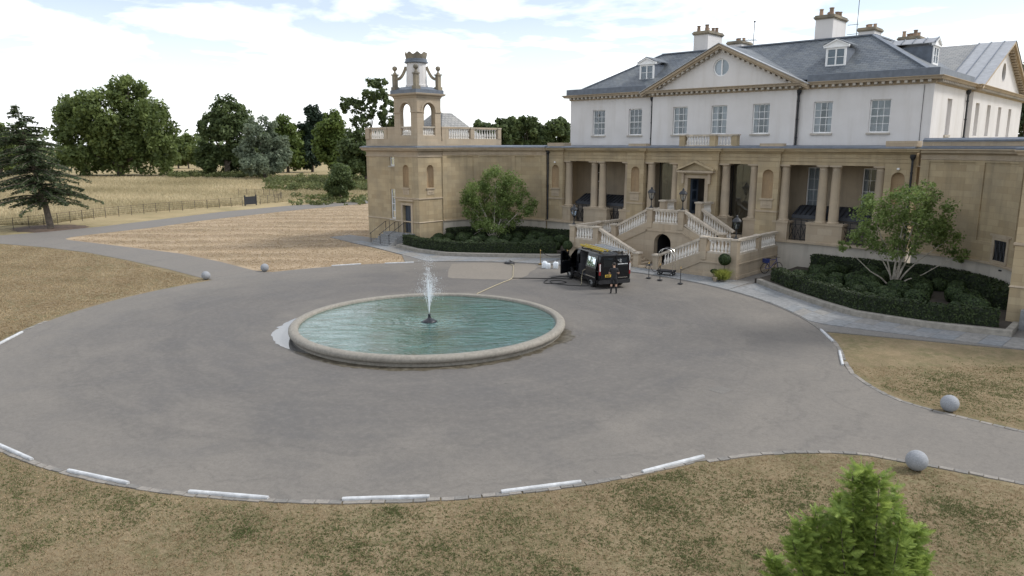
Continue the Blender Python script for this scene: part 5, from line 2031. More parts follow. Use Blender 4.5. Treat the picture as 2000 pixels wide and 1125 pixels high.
G_FAR = 'trees standing in the meadow'
big_tree('broadleaf_tree', 'huge spreading broadleaf tree, largest in the meadow, behind the cedar', 206, 230,
         [(165, 250, 48, 55), (205, 225, 50, 55), (252, 186, 40, 36), (240, 250, 72, 65), (298, 250, 45, 60), (142, 232, 30, 42), (322, 292, 26, 40), (170, 305, 58, 36), (262, 308, 66, 34), (225, 175, 22, 18), (120, 230, 16, 20)], 34000, 0.52, 'leaf_plane', 11, 1.0, G_FAR, 1.0, 0.24)
big_tree('broadleaf_tree', 'dull green rounded tree at the left edge behind the cedar', 215, -5, [(-10, 285, 40, 45), (15, 300, 25, 35), (-5, 260, 25, 22)], 9000, 0.55, 'leaf_plane', 12, 0.5, G_FAR, 1.0, 0.26)
big_tree('broadleaf_tree', 'tall dark rounded tree left of the silvery willow', 202, 440, [(445, 220, 33, 30), (415, 250, 24, 28), (460, 262, 42, 45), (420, 312, 38, 30), (470, 308, 40, 34), (400, 300, 20, 28)], 16000, 0.5, 'leaf_dark', 13, 0.6, G_FAR, 1.0, 0.26)
big_tree('willow_tree', 'silvery grey green willow with drooping rounded crown', 190, 515, [(510, 262, 32, 36), (498, 300, 38, 36), (538, 298, 30, 36), (520, 322, 46, 20), (552, 315, 20, 24)], 17000, 0.36, 'leaf_willow', 14, 0.5, G_FAR, 1.4, 0.2)
big_tree('broadleaf_tree', 'mid green tree just right of the silvery willow', 230, 560, [(555, 265, 32, 32), (575, 298, 20, 34), (535, 290, 25, 35)], 8000, 0.55, 'leaf_lime', 15, 0.5, G_FAR, 1.0, 0.26)
big_tree('pine_tree', 'blackish green pine with two heads, left of the tower', 235, 608, [(612, 222, 16, 17), (602, 252, 18, 20), (628, 238, 18, 18), (604, 300, 24, 34), (618, 275, 22, 22)], 11000, 0.45, 'leaf_pine', 16, 0.5, G_FAR, 1.2, 0.26)
big_tree('broadleaf_tree', 'bright green rounded tree between the pine and the tower', 210, 655, [(648, 252, 28, 32), (655, 292, 36, 42), (640, 275, 25, 35)], 12000, 0.5, 'leaf_lime', 17, 0.5, G_FAR, 1.0, 0.26)
big_tree('broadleaf_tree', 'tall thin-leaved tree with sky gaps, directly left of the tower', 170, 722, [(688, 208, 24, 18), (732, 182, 26, 28), (758, 222, 22, 32), (705, 240, 20, 18), (672, 200, 10, 12), (745, 165, 14, 14), (720, 218, 16, 14)], 5600, 0.36, 'leaf_dark', 18, 0.3, G_FAR, 1.5, 0.16)
big_tree('broadleaf_tree', 'dense dark low tree at the foot of the tower, behind the shrub', 165, 715, [(705, 295, 34, 42), (735, 300, 34, 46), (685, 318, 24, 28)], 11000, 0.42, 'leaf_dark', 19, 0.5, G_FAR, 1.0, 0.26)
big_tree('evergreen_shrub', 'dark round evergreen shrub on the lawn edge by the tower', 112, 660, [(661, 352, 22, 30), (650, 366, 17, 20), (672, 366, 18, 20)], 7000, 0.2, 'leaf_dark', 20, 0.15, None, 1.0, 0.3)
for k, (px, lobs, lab) in enumerate([
        (365, [(362, 285, 20, 24), (378, 302, 18, 16)], 'small distant tree in the gap right of the huge tree'),
        (345, [(338, 292, 16, 20), (350, 310, 14, 12)], 'low distant bush touching the huge tree on its right')]):
    big_tree('broadleaf_tree', lab, 270, px, lobs, 4500, 0.6, 'leaf_plane', 30 + k, 0.3, G_FAR, 1.0, 0.3)
for k, (px, lobs, lab) in enumerate([
        (942, [(940, 268, 32, 26), (925, 275, 20, 20)], 'leftmost treetop showing above the left wing roof'),
        (988, [(985, 262, 30, 28), (1000, 250, 18, 20)], 'second treetop from the left above the left wing roof'),
        (1030, [(1028, 262, 32, 30), (1020, 243, 18, 15)], 'tallest treetop above the left wing roof'),
        (1090, [(1088, 266, 32, 28), (1095, 250, 20, 16), (1065, 275, 20, 20)], 'treetop above the wing roof, touching the white house')]):
    big_tree('broadleaf_tree', lab, 150, px, lobs, 6000, 0.38, 'leaf_dark', 40 + k, 0.35, 'treetops behind the left wing', 1.0, 0.26)
# cedar at the right edge: flat plates
big_tree('cedar_tree', 'dark cedar with flat layered branches at the right edge behind the house', 118, 2010,
         [(2000, 140, 42, 9), (2020, 165, 45, 9), (1995, 188, 36, 8), (2025, 210, 45, 10), (2000, 235, 42, 12), (2010, 258, 46, 14)], 12000, 0.26, 'leaf_cedar', 50, 0.4, None, 2.2, 0.3)


# ---- young cedar on the left lawn
def cedar():
    rs = np.random.RandomState(21)
    b = Vector((-58.3, 23.3, 0))
    t = thing('cedar_tree', 'dark conifer with drooping tiered branches beside the left drive', 'tree', tuple(b))
    m = MB()
    top = b + CRT * -2.0 + Vector((0, 0, 12.3))
    pts = [b, b + CRT * -0.3 + Vector((0, 0, 2.5)), b + CRT * -1.0 + Vector((0, 0, 6)), b + CRT * -1.6 + Vector((0, 0, 9)), top]
    m.tube(pts, [0.34, 0.27, 0.18, 0.1, 0.03], 9)
    pos, nr, sz = [], [], []

    def stem(z):
        for p, q in zip(pts[:-1], pts[1:]):
            if p.z <= z <= q.z:
                return p.lerp(q, (z - p.z) / (q.z - p.z))
        return top
    lv = 30
    for i in range(lv):
        f = i / (lv - 1)
        z = 2.7 + 9.3 * f
        L = (5.6 * (1 - f) ** 0.85 + 0.5) * rs.uniform(0.75, 1.1)
        for k in range(6 if f < 0.8 else 4):
            a = rs.uniform(0, 2 * PI)
            l = L * rs.uniform(0.6, 1.1)
            s = stem(z + rs.uniform(-0.15, 0.15))
            br = []
            for j in range(7):
                u = j / 6
                br.append(s + Vector((math.cos(a) * l * u, math.sin(a) * l * u, 0.55 * l * 0.25 * u - 0.32 * l * u * u * (0.9 if f < 0.6 else 0.5))))
            m.tube(br, [0.06 * (1 - f * 0.6) * (1 - j / 7) + 0.008 for j in range(7)], 4)
            na = int(58 * l)
            for _ in range(na):
                u = rs.uniform(0.12, 1.0)
                j = min(5, int(u * 6))
                q = br[j].lerp(br[j + 1], u * 6 - j)
                w = 0.34 * l * (1 - u) * 0.8 + 0.14
                side = rs.normal(0, w * 0.45)
                pos.append((q.x - math.sin(a) * side, q.y + math.cos(a) * side, q.z - abs(rs.normal(0, 0.13)) - 0.10 * abs(side)))
                nr.append((rs.normal(0, 0.45), rs.normal(0, 0.45), 1.0))
                sz.append(rs.uniform(0.09, 0.2))
    m.build('trunk', 'bark', t, True)
    n = len(pos)
    sz = np.array(sz)
    addmesh('crown', card_mesh('cedar_needles', np.array(pos), np.array(nr), sz, sz * 0.45, rs.rand(n), 'leaf_cedar', rs), t)


cedar()
mu = [(-58.3 + 3.9 * math.cos(a) * k, 23.3 + 3.4 * math.sin(a) * k) for a, k in [(2 * PI * i / 30, random.uniform(0.85, 1.1)) for i in range(30)]]
struct(MB().add([(x, y, -0.004) for x, y in mu], [tuple(range(30))]).build('mulch_circle', 'mulch'))


# ---- river birches in the beds
def birch(base, d, lobes_px, seed, lab, n):
    rs = np.random.RandomState(seed)
    b = Vector(base)
    t = thing('birch_tree', lab, 'tree', base, 'multi-stemmed trees in the beds')
    sc = d / 1435.0
    lobes = []
    for px, py, rx, ry in lobes_px:
        c = at(px, py, d) + CF * rs.uniform(-0.7, 0.3) * rx * sc
        lobes.append((tuple(c), rx * sc * 0.8, ry * sc))
    cen, rad = lobes_to_clumps(lobes, rs, 26, 0.42)
    addmesh('crown', leaves('birch_crown', cen, rad, n, 0.08, 'leaf_birch', seed, 0.2, 1.0, 0.55), t)
    m = MB()
    for i, (c, ra, rz) in enumerate(lobes):
        tip = Vector(c)
        o = b + Vector((rs.uniform(-.14, .14), rs.uniform(-.14, .14), -0.05))
        mid = o.lerp(tip, 0.45) + Vector((0, 0, 0.35 if tip.z > 3 else -0.1))
        r0 = rs.uniform(0.045, 0.075)
        m.tube([o, o.lerp(mid, 0.5) + Vector((0, 0, 0.12)), mid, mid.lerp(tip, 0.5), tip], [r0, r0 * 0.85, r0 * 0.6, r0 * 0.4, r0 * 0.12], 7)
        for k in range(5):
            q = mid.lerp(tip, rs.uniform(0.1, 0.9))
            e = q + Vector(tuple(rs.normal(size=3))) * ra * 0.5
            m.tube([q, q.lerp(e, 0.5) + Vector((0, 0, 0.08)), e], [r0 * 0.3, r0 * 0.2, 0.006], 5)
    m.build('stem', 'bark_pale', t, True)


birch((-15.6, 43.9, 0.28), 61.5, [(968, 358, 38, 30), (930, 378, 30, 30), (1000, 372, 34, 36), (1028, 400, 24, 25), (962, 402, 44, 30), (918, 402, 20, 24), (985, 428, 42, 18), (940, 428, 30, 18), (962, 438, 44, 14)], 61, 'bushy green multi-stemmed tree in the bed beside the bell tower', 19000)
birch((15.0, 45.2, 0.28), 41.3, [(1755, 395, 48, 36), (1702, 415, 44, 34), (1830, 425, 44, 40), (1770, 445, 70, 32), (1850, 468, 32, 30), (1682, 462, 34, 24), (1806, 378, 30, 28), (1735, 480, 62, 16), (1868, 495, 22, 14), (1650, 480, 18, 10)], 62, 'airy green multi-stemmed tree with pale trunks in the right bed', 11000)


# ---- clipped hedges and box balls
def hedge(name, lab, path, w, h, z0, seed, group=None, dens=260):
    rs = np.random.RandomState(seed)
    c = path[len(path) // 2]
    t = thing(name, lab, 'hedge', (c[0], c[1], z0), group)
    MB().sweep(path, [(-w / 2 + .03, z0), (-w / 2 + .03, z0 + h - .04), (w / 2 - .03, z0 + h - .04), (w / 2 - .03, z0)]).build('core', 'hedge_core', t)
    pos, nr = [], []
    for i, (p, q) in enumerate(zip(path[:-1], path[1:])):
        L = math.dist(p, q)
        ux, uy = (q[0] - p[0]) / L, (q[1] - p[1]) / L
        for side, area in ((1, L * h), (-1, L * h), (0, L * w)):
            k = int(area * dens)
            s = rs.rand(k) * (L + 0.1) - 0.05
            if side == 0:
                o = (rs.rand(k) - 0.5) * w
                zz = z0 + h + rs.normal(0, 0.018, k) + 0.03 * np.sin(s * 2.1 + i)
                n = (0, 0, 1)
            else:
                o = side * (w / 2 + rs.normal(0, 0.02, k) + 0.02 * np.sin(s * 3 + i))
                zz = z0 + rs.rand(k) * h
                n = (side * uy, -side * ux, 0.15)
            pos.append(np.stack([p[0] + ux * s + uy * o, p[1] + uy * s - ux * o, zz], 1))
            nr.append(np.tile(n, (k, 1)))
    for (p, q) in ((path[0], path[1]), (path[-1], path[-2])):
        L = math.dist(p, q)
        ux, uy = (p[0] - q[0]) / L, (p[1] - q[1]) / L
        k = int(w * h * dens)
        o = (rs.rand(k) - 0.5) * w
        pos.append(np.stack([p[0] - uy * o + ux * rs.normal(0.02, .02, k), p[1] + ux * o + uy * rs.normal(0.02, .02, k), z0 + rs.rand(k) * h], 1))
        nr.append(np.tile((ux, uy, 0.1), (k, 1)))
    pos, nr = np.concatenate(pos), np.concatenate(nr)
    nr = nr + unit(rs, len(pos)) * 0.75
    s = rs.uniform(0.035, 0.075, len(pos))
    addmesh('foliage', card_mesh(name + '_leaves', pos, nr, s, s * 0.7, rs.rand(len(pos)) ** 1.4, 'leaf_hedge', rs), t)
    return t


def inset(pts, k):
    out = []
    for i, p in enumerate(pts):
        a = pts[max(0, i - 1)]
        b = pts[min(len(pts) - 1, i + 1)]
        L = math.dist(a, b)
        out.append((p[0] - (b[1] - a[1]) / L * k, p[1] + (b[0] - a[0]) / L * k))
    return out


hr = inset(KR, 0.72)
hr[0] = (hr[0][0] + 0.6, hr[0][1] - 0.2)
hr[-1] = (hr[-1][0] - 0.55, hr[-1][1])
hedge('clipped_hedge', 'low dark clipped hedge along the kerb of the right bed', hr, 0.62, 0.78, 0.28, 71, 'front hedges of the beds')
hl_ = inset(KL[::-1], 0.72)
hl_[-1] = (hl_[-1][0] - 0.6, hl_[-1][1] - 0.2)
hl_[0] = (hl_[0][0] + 0.3, hl_[0][1])
hedge('clipped_hedge', 'low dark clipped hedge along the kerb of the left bed', hl_, 0.62, 0.78, 0.28, 72, 'front hedges of the beds')
for sg, cx, Rw, lab in ((1, 14.75, 5.75, 'taller dark hedge against the curved wall, right bed'), (-1, -14.1, 5.6, 'taller dark hedge against the curved wall, left bed')):
    path = [(cx + sg * Rw * math.cos(R(a)), 42.6 + Rw * math.sin(R(a))) for a in range(0, 100, 10)] + [(cx - sg * 3.0, 48.35), (cx - sg * 5.6, 48.3)]
    hedge('clipped_hedge', lab, path, 0.7, 1.0, 0.28, 73 + sg, 'back hedges of the beds', 200)


def ball_mesh(r, seed, n, size=0.05, mat='leaf_box', squash=0.85):
    rs = np.random.RandomState(seed)
    d = unit(rs, n)
    rr = r * (1 + rs.normal(0, 0.02, n) + 0.035 * np.sin(d[:, 0] * 5 + seed) * np.cos(d[:, 1] * 4))
    pos = d * rr[:, None] * np.array([1, 1, squash])
    s = rs.uniform(0.6, 1.3, n) * size
    return card_mesh('box_leaves', pos, d + unit(rs, n) * 0.6, s, s * 0.7, rs.rand(n) ** 1.3, mat, rs)


BALLS = [ball_mesh(0.55, 5 + k, 1500, 0.055) for k in range(3)]
CORE = MB().lathe([(0.02, -0.44), (0.3, -0.38), (0.46, -0.2), (0.51, 0.0), (0.46, 0.2), (0.3, 0.38), (0.02, 0.44)], n=12).mesh('box_core', 'hedge_core')


def box_ball(x, y, z, s, lab, grp, k):
    t = thing('box_ball', lab, 'shrub', (x, y, z), grp)
    for nm, me in (('core', CORE), ('foliage', BALLS[k % 3])):
        o = inst(nm, me, (x, y, z + 0.4 * s), t, random.uniform(0, 6), (s, s, s))


rs = np.random.RandomState(4)
for sg, cnt, lab, grp in ((1, 44, 'round clipped box ball in the right bed', 'box balls in the right bed'), (-1, 44, 'round clipped box ball in the left bed', 'box balls in the left bed')):
    placed = []
    K = KR if sg > 0 else KL
    cx = 14.75 if sg > 0 else -14.1
    tx, ty = (15.0, 45.2) if sg > 0 else (-15.6, 43.9)
    tries = 0
    while len(placed) < cnt and tries < 6000:
        tries += 1
        x = cx + sg * rs.uniform(-5.2, 5.9)
        y = rs.uniform(38.4, 47.6)
        # inside: behind the front hedge, in front of the back hedge
        ax = (x - 0.5) * sg
        kr = [((p[0] - 0.5), p[1]) for p in KR]
        yk = np.interp(ax, [p[0] for p in kr], [p[1] for p in kr]) + 1.75
        if y < yk:
            continue
        if (x - cx) * sg > 0 and math.hypot(x - cx, y - 42.6) > 4.75 and y > 42.6:
            continue
        if (x - cx) * sg > 5.3:
            continue
        s = rs.uniform(0.7, 1.08)
        if math.hypot(x - tx, y - ty) < 0.75 or any(math.hypot(x - a, y - b) < 0.42 * (s + c) for a, b, c in placed):
            continue
        placed.append((x, y, s))
    for k, (x, y, s) in enumerate(placed):
        box_ball(x, y, 0.28, s, lab, grp, k)


# ---- bright conifer in the foreground
def fore_conifer():
    rs = np.random.RandomState(31)
    d = 10.6
    b = at(1680, 1000, d)
    b.z = 0
    t = thing('young_conifer', 'bright green feathery young conifer in the foreground lawn', 'tree', tuple(b))
    V, T = [], []
    m = MB()
    tops = [(1688, 918, 1130, 48), (1745, 968, 1140, 45), (1592, 1000, 1150, 52), (1548, 1058, 1160, 45), (1792, 1030, 1150, 36), (1658, 990, 1150, 62), (1506, 1092, 1170, 36), (1700, 1045, 1170, 80), (1640, 962, 1140, 30), (1762, 1010, 1150, 50), (1572, 1045, 1160, 52), (1718, 930, 1130, 36), (1806, 1085, 1170, 40), (1665, 930, 1130, 30), (1618, 1028, 1165, 58), (1640, 1000, 1160, 48), (1560, 1020, 1150, 30), (1775, 1050, 1160, 50)]
    for ti, (px, py, pyb, wpx) in enumerate(tops):
        p1 = at(px, py, d + rs.uniform(-0.35, 0.35))
        p0 = at(px + (1680 - px) * 0.55, pyb + 120, d)
        p0.z = max(0.2, p0.z - 0.5)
        m.tube([b + Vector((0, 0, 0.1)), p0.lerp(p1, 0.3), p1], [0.05, 0.018, 0.004], 6)
        L = (p1 - p0).length
        for i in range(1150 if ti in (0, 5, 7) else 620):
            u = rs.rand() ** 0.75
            q = p0.lerp(p1, u)
            a = rs.uniform(0, 2 * PI)
            w = wpx * d / 1435.0 * (1 - u) ** 0.6 + 0.03
            r = w * rs.uniform(0.15, 1.0)
            out = Vector((math.cos(a), math.sin(a), 0))
            base = q + out * r + Vector((0, 0, rs.normal(0, 0.04) + 0.10 * r))
            sd = (out * rs.uniform(0.5, 1.1) + Vector((rs.normal(0, .35), rs.normal(0, .35), rs.uniform(0.0, 0.9)))).normalized()
            side = sd.cross(Vector((rs.normal(), rs.normal(), 1.2))).normalized()
            sl = rs.uniform(0.07, 0.17) if rs.rand() < 0.9 else rs.uniform(0.18, 0.28)
            tt = rs.rand()
            tip = base + sd * sl
            # feather: paired leaflets along a rib
            for k in range(8):
                f0 = k / 8
                o = base + sd * sl * f0
                ll = sl * 0.42 * (1 - f0 * 0.75)
                for sg in (-1, 1):
                    e = o + (side * sg * 0.8 + sd * 0.75) * ll + Vector((0, 0, -0.12 * ll))
                    w2 = sd * sl * 0.055
                    V += [tuple(o - w2), tuple(e), tuple(o + w2 * 1.4)]
                    T.append(0.6 * tt + 0.4 * rs.rand())
    m.build('trunk', 'bark', t, True)
    addmesh('crown', quad_mesh('conifer_sprays', np.array(V), np.array(T), 'leaf_bright', 3), t)


fore_conifer()


# ---- far woodland closing the horizon, scrub and meadow grass
def woodland():
    rs = np.random.RandomState(41)
    cen, rad = [], []
    for i in range(900):
        az = rs.uniform(-62, 62)
        d = rs.uniform(330, 470)
        v = CF * math.cos(R(az)) * d + CRT * math.sin(R(az)) * d
        h = 6.5 + 4.0 * math.sin(az * 0.7) + 3 * math.sin(az * 1.9 + 1) + rs.uniform(-2, 4)
        for k in range(3):
            cen.append((CAMP.x + v.x + rs.normal(0, 4), CAMP.y + v.y + rs.normal(0, 4), max(1.0, h * (k + 0.4) / 2.6)))
            rad.append(rs.uniform(3.2, 5.2))
    me = leaves('woodland', cen, rad, 42000, 1.25, 'leaf_dark', 42)
    o = addmesh('far_woodland', me, kind='stuff')
    tag(o, 'distant belt of dark trees along the horizon', 'woodland')


woodland()


def scrub():
    rs = np.random.RandomState(43)
    cen, rad = [], []
    for i in range(260):
        px = rs.uniform(520, 735)
        d = rs.uniform(135, 190)
        q = at(px, 340, d)
        cen.append((q.x, q.y, rs.uniform(0.2, 0.8)))
        rad.append(rs.uniform(0.7, 1.5))
    for i in range(160):
        px = rs.uniform(330, 520)
        d = rs.uniform(190, 215)
        q = at(px, 340, d)
        cen.append((q.x, q.y, rs.uniform(0.2, 0.9)))
        rad.append(rs.uniform(0.8, 1.6))
    for i in range(70):
        q = at(rs.uniform(560, 720), 350, rs.uniform(104, 122))
        cen.append((q.x, q.y, rs.uniform(0.0, 0.3)))
        rad.append(rs.uniform(0.5, 1.1))
    o = addmesh('scrub', leaves('scrub', cen, rad, 14000, 0.3, 'leaf_grass', 44, 0.5, 0.6), kind='stuff')
    tag(o, 'rough green scrub along the far side of the meadow', 'scrub')


scrub()


def blades(name, P, h, w, lean, tint, mat, rs, k=3):
    """tufts of k upright blades"""
    n = len(P)
    V, T = [], []
    for j in range(k):
        a = rs.uniform(0, 2 * PI, n)
        hh = h * rs.uniform(0.5, 1.2, n)
        ww = w * rs.uniform(0.6, 1.4, n)
        off = np.stack([rs.normal(0, 1, n) * w * 1.6, rs.normal(0, 1, n) * w * 1.6, np.zeros(n)], 1)
        b = P + off
        d = np.stack([np.cos(a), np.sin(a), np.zeros(n)], 1)
        tip = b + np.stack([rs.normal(0, lean, n) * hh, rs.normal(0, lean, n) * hh, hh], 1)
        V.append(np.stack([b - d * ww[:, None], b + d * ww[:, None], tip], 1))
        T.append(tint + rs.normal(0, 0.12, n))
    return quad_mesh(name, np.concatenate(V).reshape(-1, 3), np.concatenate(T), mat, 3)


def meadow_grass():
    rs = np.random.RandomState(45)
    n = 34000
    px, d = rs.uniform(-40, 760, n), 78 + 120 * rs.rand(n) ** 1.3
    a = (px - 1000) / 1435.0 / math.cos(R(11)) * 0.985
    P = np.stack([CAMP.x + CF.x * d + CRT.x * a * d, CAMP.y + CF.y * d + CRT.y * a * d, np.full(n, -0.03)], 1)
    # beyond the iron fence only
    fx = np.interp(P[:, 1], [10, 19, 24, 31, 38, 45, 51, 58, 62, 90, 140], [-58, -60.5, -63, -68, -70.5, -71, -71.8, -72.5, -74, -74, -60])
    P = P[P[:, 0] < fx]
    pat = np.array([0.5 + 0.5 * math.sin(p[0] * 0.11 + 2 * math.sin(p[1] * 0.07)) * math.cos(p[1] * 0.13) for p in P])
    me = blades('meadow', P, 0.42, 0.09, 0.35, 0.15 + 0.7 * pat, 'leaf_meadow', rs, 3)
    o = addmesh('meadow_grass', me, kind='stuff')
    tag(o, 'long straw coloured meadow grass beyond the iron fence', 'grass')


meadow_grass()


def lawn_grass():
    rs = np.random.RandomState(46)

    def scatter(n, dmin, dmax):
        d = dmin + (dmax - dmin) * rs.rand(n) ** 0.8
        px = rs.uniform(-60, 2060, n)
        a = (px - 1000) / 1435.0 * 1.02
        P = np.stack([CAMP.x + CF.x * d + CRT.x * a * d, CAMP.y + CF.y * d + CRT.y * a * d, np.full(n, -0.018)], 1)
        r = np.hypot(P[:, 0] - CC[0], P[:, 1] - CC[1])
        ok = r > CR + 0.16
        # keep off the right-hand drive and the paving
        lo = np.interp(P[:, 0], [17.5, 18.1, 18.8, 19.5, 20.3, 21.2, 22.4, 24.6, 60], [16, 16.9, 18.0, 19.0, 19.8, 20.3, 20.6, 21.0, 21.2])
        hi = np.interp(P[:, 0], [17.6, 18.4, 19.2, 20.6, 22, 60], [29.4, 28.0, 27.2, 26.0, 25.7, 25.5])
        ok &= ~((P[:, 0] > 17.5) & (P[:, 1] > lo) & (P[:, 1] < hi))
        ok &= ~((P[:, 1] > 30) & (P[:, 0] < 14.5)) & (P[:, 1] < 34.6)
        ok &= ~((P[:, 0] < -17) & (P[:, 1] > 14))
        return P[ok]
    P = scatter(95000, 10.2, 27)
    patch = np.array([0.5 + 0.28 * math.sin(p[0] * 1.7 + 2 * math.sin(p[1] * 1.1)) * math.cos(p[1] * 1.9 + p[0] * 0.4) + 0.22 * math.sin(p[0] * 0.45 + 1) * math.cos(p[1] * 0.6) for p in P])
    o = addmesh('lawn_grass', blades('lawn_straw', P, 0.03, 0.013, 0.7, 0.1 + 0.75 * patch, 'leaf_straw', rs, 3), kind='stuff')
    tag(o, 'short parched straw brown grass of the front lawn', 'grass')
    n = 26000
    dd = rs.uniform(30, 62, n)
    aa = (rs.uniform(-60, 420, n) - 1000) / 1435.0 * 1.02
    Q = np.stack([CAMP.x + CF.x * dd + CRT.x * aa * dd, CAMP.y + CF.y * dd + CRT.y * aa * dd, np.full(n, -0.018)], 1)
    Q = Q[(np.hypot(Q[:, 0] - CC[0], Q[:, 1] - CC[1]) > CR + 0.3) & (Q[:, 1] < np.interp(Q[:, 0], [-60, -48, -42.5, -36.7, -30, -18], [10, 16.2, 18.1, 19.4, 20.0, 20.2]))]
    pat2 = np.array([0.5 + 0.3 * math.sin(p[0] * 0.9 + 2 * math.sin(p[1] * 0.7)) * math.cos(p[1] * 1.1) for p in Q])
    o = addmesh('side_lawn_grass', blades('lawn_left', Q, 0.06, 0.03, 0.7, 0.2 + 0.7 * pat2, 'leaf_straw', rs, 3), kind='stuff')
    tag(o, 'short parched grass of the lawn left of the forecourt', 'grass')
    n = 42000
    dd = 42 + 60 * rs.rand(n) ** 1.2
    aa = (rs.uniform(120, 860, n) - 1000) / 1435.0 * 1.02
    Q = np.stack([CAMP.x + CF.x * dd + CRT.x * aa * dd, CAMP.y + CF.y * dd + CRT.y * aa * dd, np.full(n, -0.012)], 1)
    ok = (np.hypot(Q[:, 0] - CC[0], Q[:, 1] - CC[1]) > CR + 0.2) & (Q[:, 0] < -14) & (Q[:, 1] > np.interp(Q[:, 0], [-49, -46.6, -42.85, -36.2, -30.8, -24.5, -17], [24, 21.6, 22.4, 23.7, 24.7, 24.9, 24.7]))
    ok &= (Q[:, 0] > np.interp(Q[:, 1], [20, 24, 31, 38, 50, 65, 82], [-47, -49, -51.1, -54.4, -58.2, -60.9, -60.2])) & ~((Q[:, 0] > -29) & (Q[:, 1] > 40)) & (Q[:, 1] < np.interp(Q[:, 0], [-30, -26.5, -22, -17.4, -14], [60, 37, 36.3, 35.3, 34.4]))
    Q = Q[ok]
    row = Q[:, 0] * CF.x + Q[:, 1] * CF.y
    row = np.sin(row * 2 * PI / 4.0 + 1.5 * np.sin(Q[:, 0] * 0.13) + 0.9 * np.sin(Q[:, 1] * 0.31))
    o = addmesh('mown_lawn_grass', blades('lawn_mown', Q, 0.05, 0.035, 0.8, 0.62 + 0.3 * row + rs.normal(0, 0.15, len(Q)), 'leaf_mown', rs, 3), kind='stuff')
    tag(o, 'pale straw coloured mown grass in stripes before the tower', 'grass')
    # green tufts in clusters
    Q = scatter(2600, 10.2, 27)
    pts = []
    for c in Q:
        if math.sin(c[0] * 0.55 + 1.3 * math.sin(c[1] * 0.5)) * math.cos(c[1] * 0.62 + 0.4) + 0.35 * math.sin(c[0] * 1.7 + c[1]) < rs.uniform(-0.45, 0.45):
            continue
        k = rs.randint(8, 80)
        r = rs.uniform(0.10, 0.62)
        g = rs.normal(0, r, (k, 2))
        pts.append(np.stack([c[0] + g[:, 0] * 1.3, c[1] + g[:, 1], np.full(k, -0.018)], 1))
    P = np.concatenate(pts)
    r = np.hypot(P[:, 0] - CC[0], P[:, 1] - CC[1])
    P = P[r > CR + 0.3]
    lo = np.interp(P[:, 0], [17.5, 18.1, 18.8, 19.5, 20.3, 21.2, 22.4, 24.6, 60], [16, 16.7, 17.8, 18.8, 19.6, 20.1, 20.4, 20.8, 21.0])
    hi = np.interp(P[:, 0], [17.6, 18.4, 19.2, 20.6, 22, 60], [29.6, 28.2, 27.4, 26.2, 25.9, 25.7])
    P = P[~((P[:, 0] > 17.5) & (P[:, 1] > lo) & (P[:, 1] < hi))]
    P = P[P[:, 1] < 34.4]
    o = addmesh('lawn_weeds', blades('lawn_green', P, 0.035, 0.016, 0.6, np.full(len(P), 0.5), 'leaf_grass', rs, 3), kind='stuff')
    tag(o, 'darker green tufts scattered through the parched front lawn', 'grass')


lawn_grass()

# ------------------------------------------------------------------ stone balls, wheel stops
BALL = MB().lathe([(0.27 * math.sin(PI * k / 14) + 1e-4, -0.27 * math.cos(PI * k / 14)) for k in range(15)], n=24, cap=False).mesh('ball', 'granite_ball', True)
for x, y, lab in ((22.42, 20.3, 'grey granite ball beside the drive, nearest the camera'), (22.0, 25.75, 'grey granite ball on the far side of the right-hand drive'), (-18.2, 20.55, 'grey granite ball on the near side of the left-hand drive'), (-18.25, 24.6, 'grey granite ball on the far side of the left-hand drive')):
    o = inst('stone_ball', BALL, (x, y, 0.255), None, random.uniform(0, 6))
    tag(o, lab, 'bollard', 'granite balls at the drive mouths')

STOP = []
for L in (2.06,):
    m = MB()
    k = 10
    sec = [(-0.052, 0.0), (0.052, 0.0), (0.05, 0.05), (0.03, 0.072), (-0.03, 0.072), (-0.05, 0.05)]
    nx = 14
    vs = []
    rr = np.random.RandomState(2)
    for i in range(nx + 1):
        x = -L / 2 + L * i / nx
        e = 0.93 if i in (0, nx) else 1.0 + rr.normal(0, 0.012)
        vs += [(x + rr.normal(0, 0.004), y * e, z * e) for y, z in sec]
    fs = []
    for i in range(nx):
        for j in range(6):
            fs.append((i * 6 + j, i * 6 + (j + 1) % 6, (i + 1) * 6 + (j + 1) % 6, (i + 1) * 6 + j))
    fs += [tuple(range(6))[::-1], tuple(nx * 6 + j for j in range(6))]
    STOP.append(m.add(vs, fs).mesh('wheel_stop', 'wheel_stop'))
stops = [(3.77, 4.73, 'white stone wheel stop cut by the left edge at the near rim'), (7.21, 5.73, 'white stone wheel stop, second from left on the near rim'), (10.6, 7.5, 'white stone wheel stop, third from left on the near rim'), (13.53, 9.97, 'white stone wheel stop at the middle bottom of the court'), (15.9, 12.93, 'white stone wheel stop, second from right on the near rim'), (17.62, 16.3, 'white stone wheel stop, rightmost on the near rim'), (15.7, 32.72, 'white stone wheel stop on the right rim, touching the paving'), (17.4, 29.52, 'white stone wheel stop on the right rim, by the drive mouth'), (-10.46, 8.15, 'white stone wheel stop on the left rim at the picture edge'), (-16.38, 29.8, 'white stone wheel stop on the far rim, left of its pair'), (-14.35, 32.9, 'white stone wheel stop on the far rim, right of its pair')]
for x, y, lab in stops:
    a = math.atan2(y - CC[1], x - CC[0])
    r = math.hypot(x - CC[0], y - CC[1])
    o = inst('wheel_stop', STOP[0], (x, y, 0.002), None, a + PI / 2 + random.uniform(-.015, .015))
    tag(o, lab, 'wheel stop', 'white wheel stops round the forecourt')

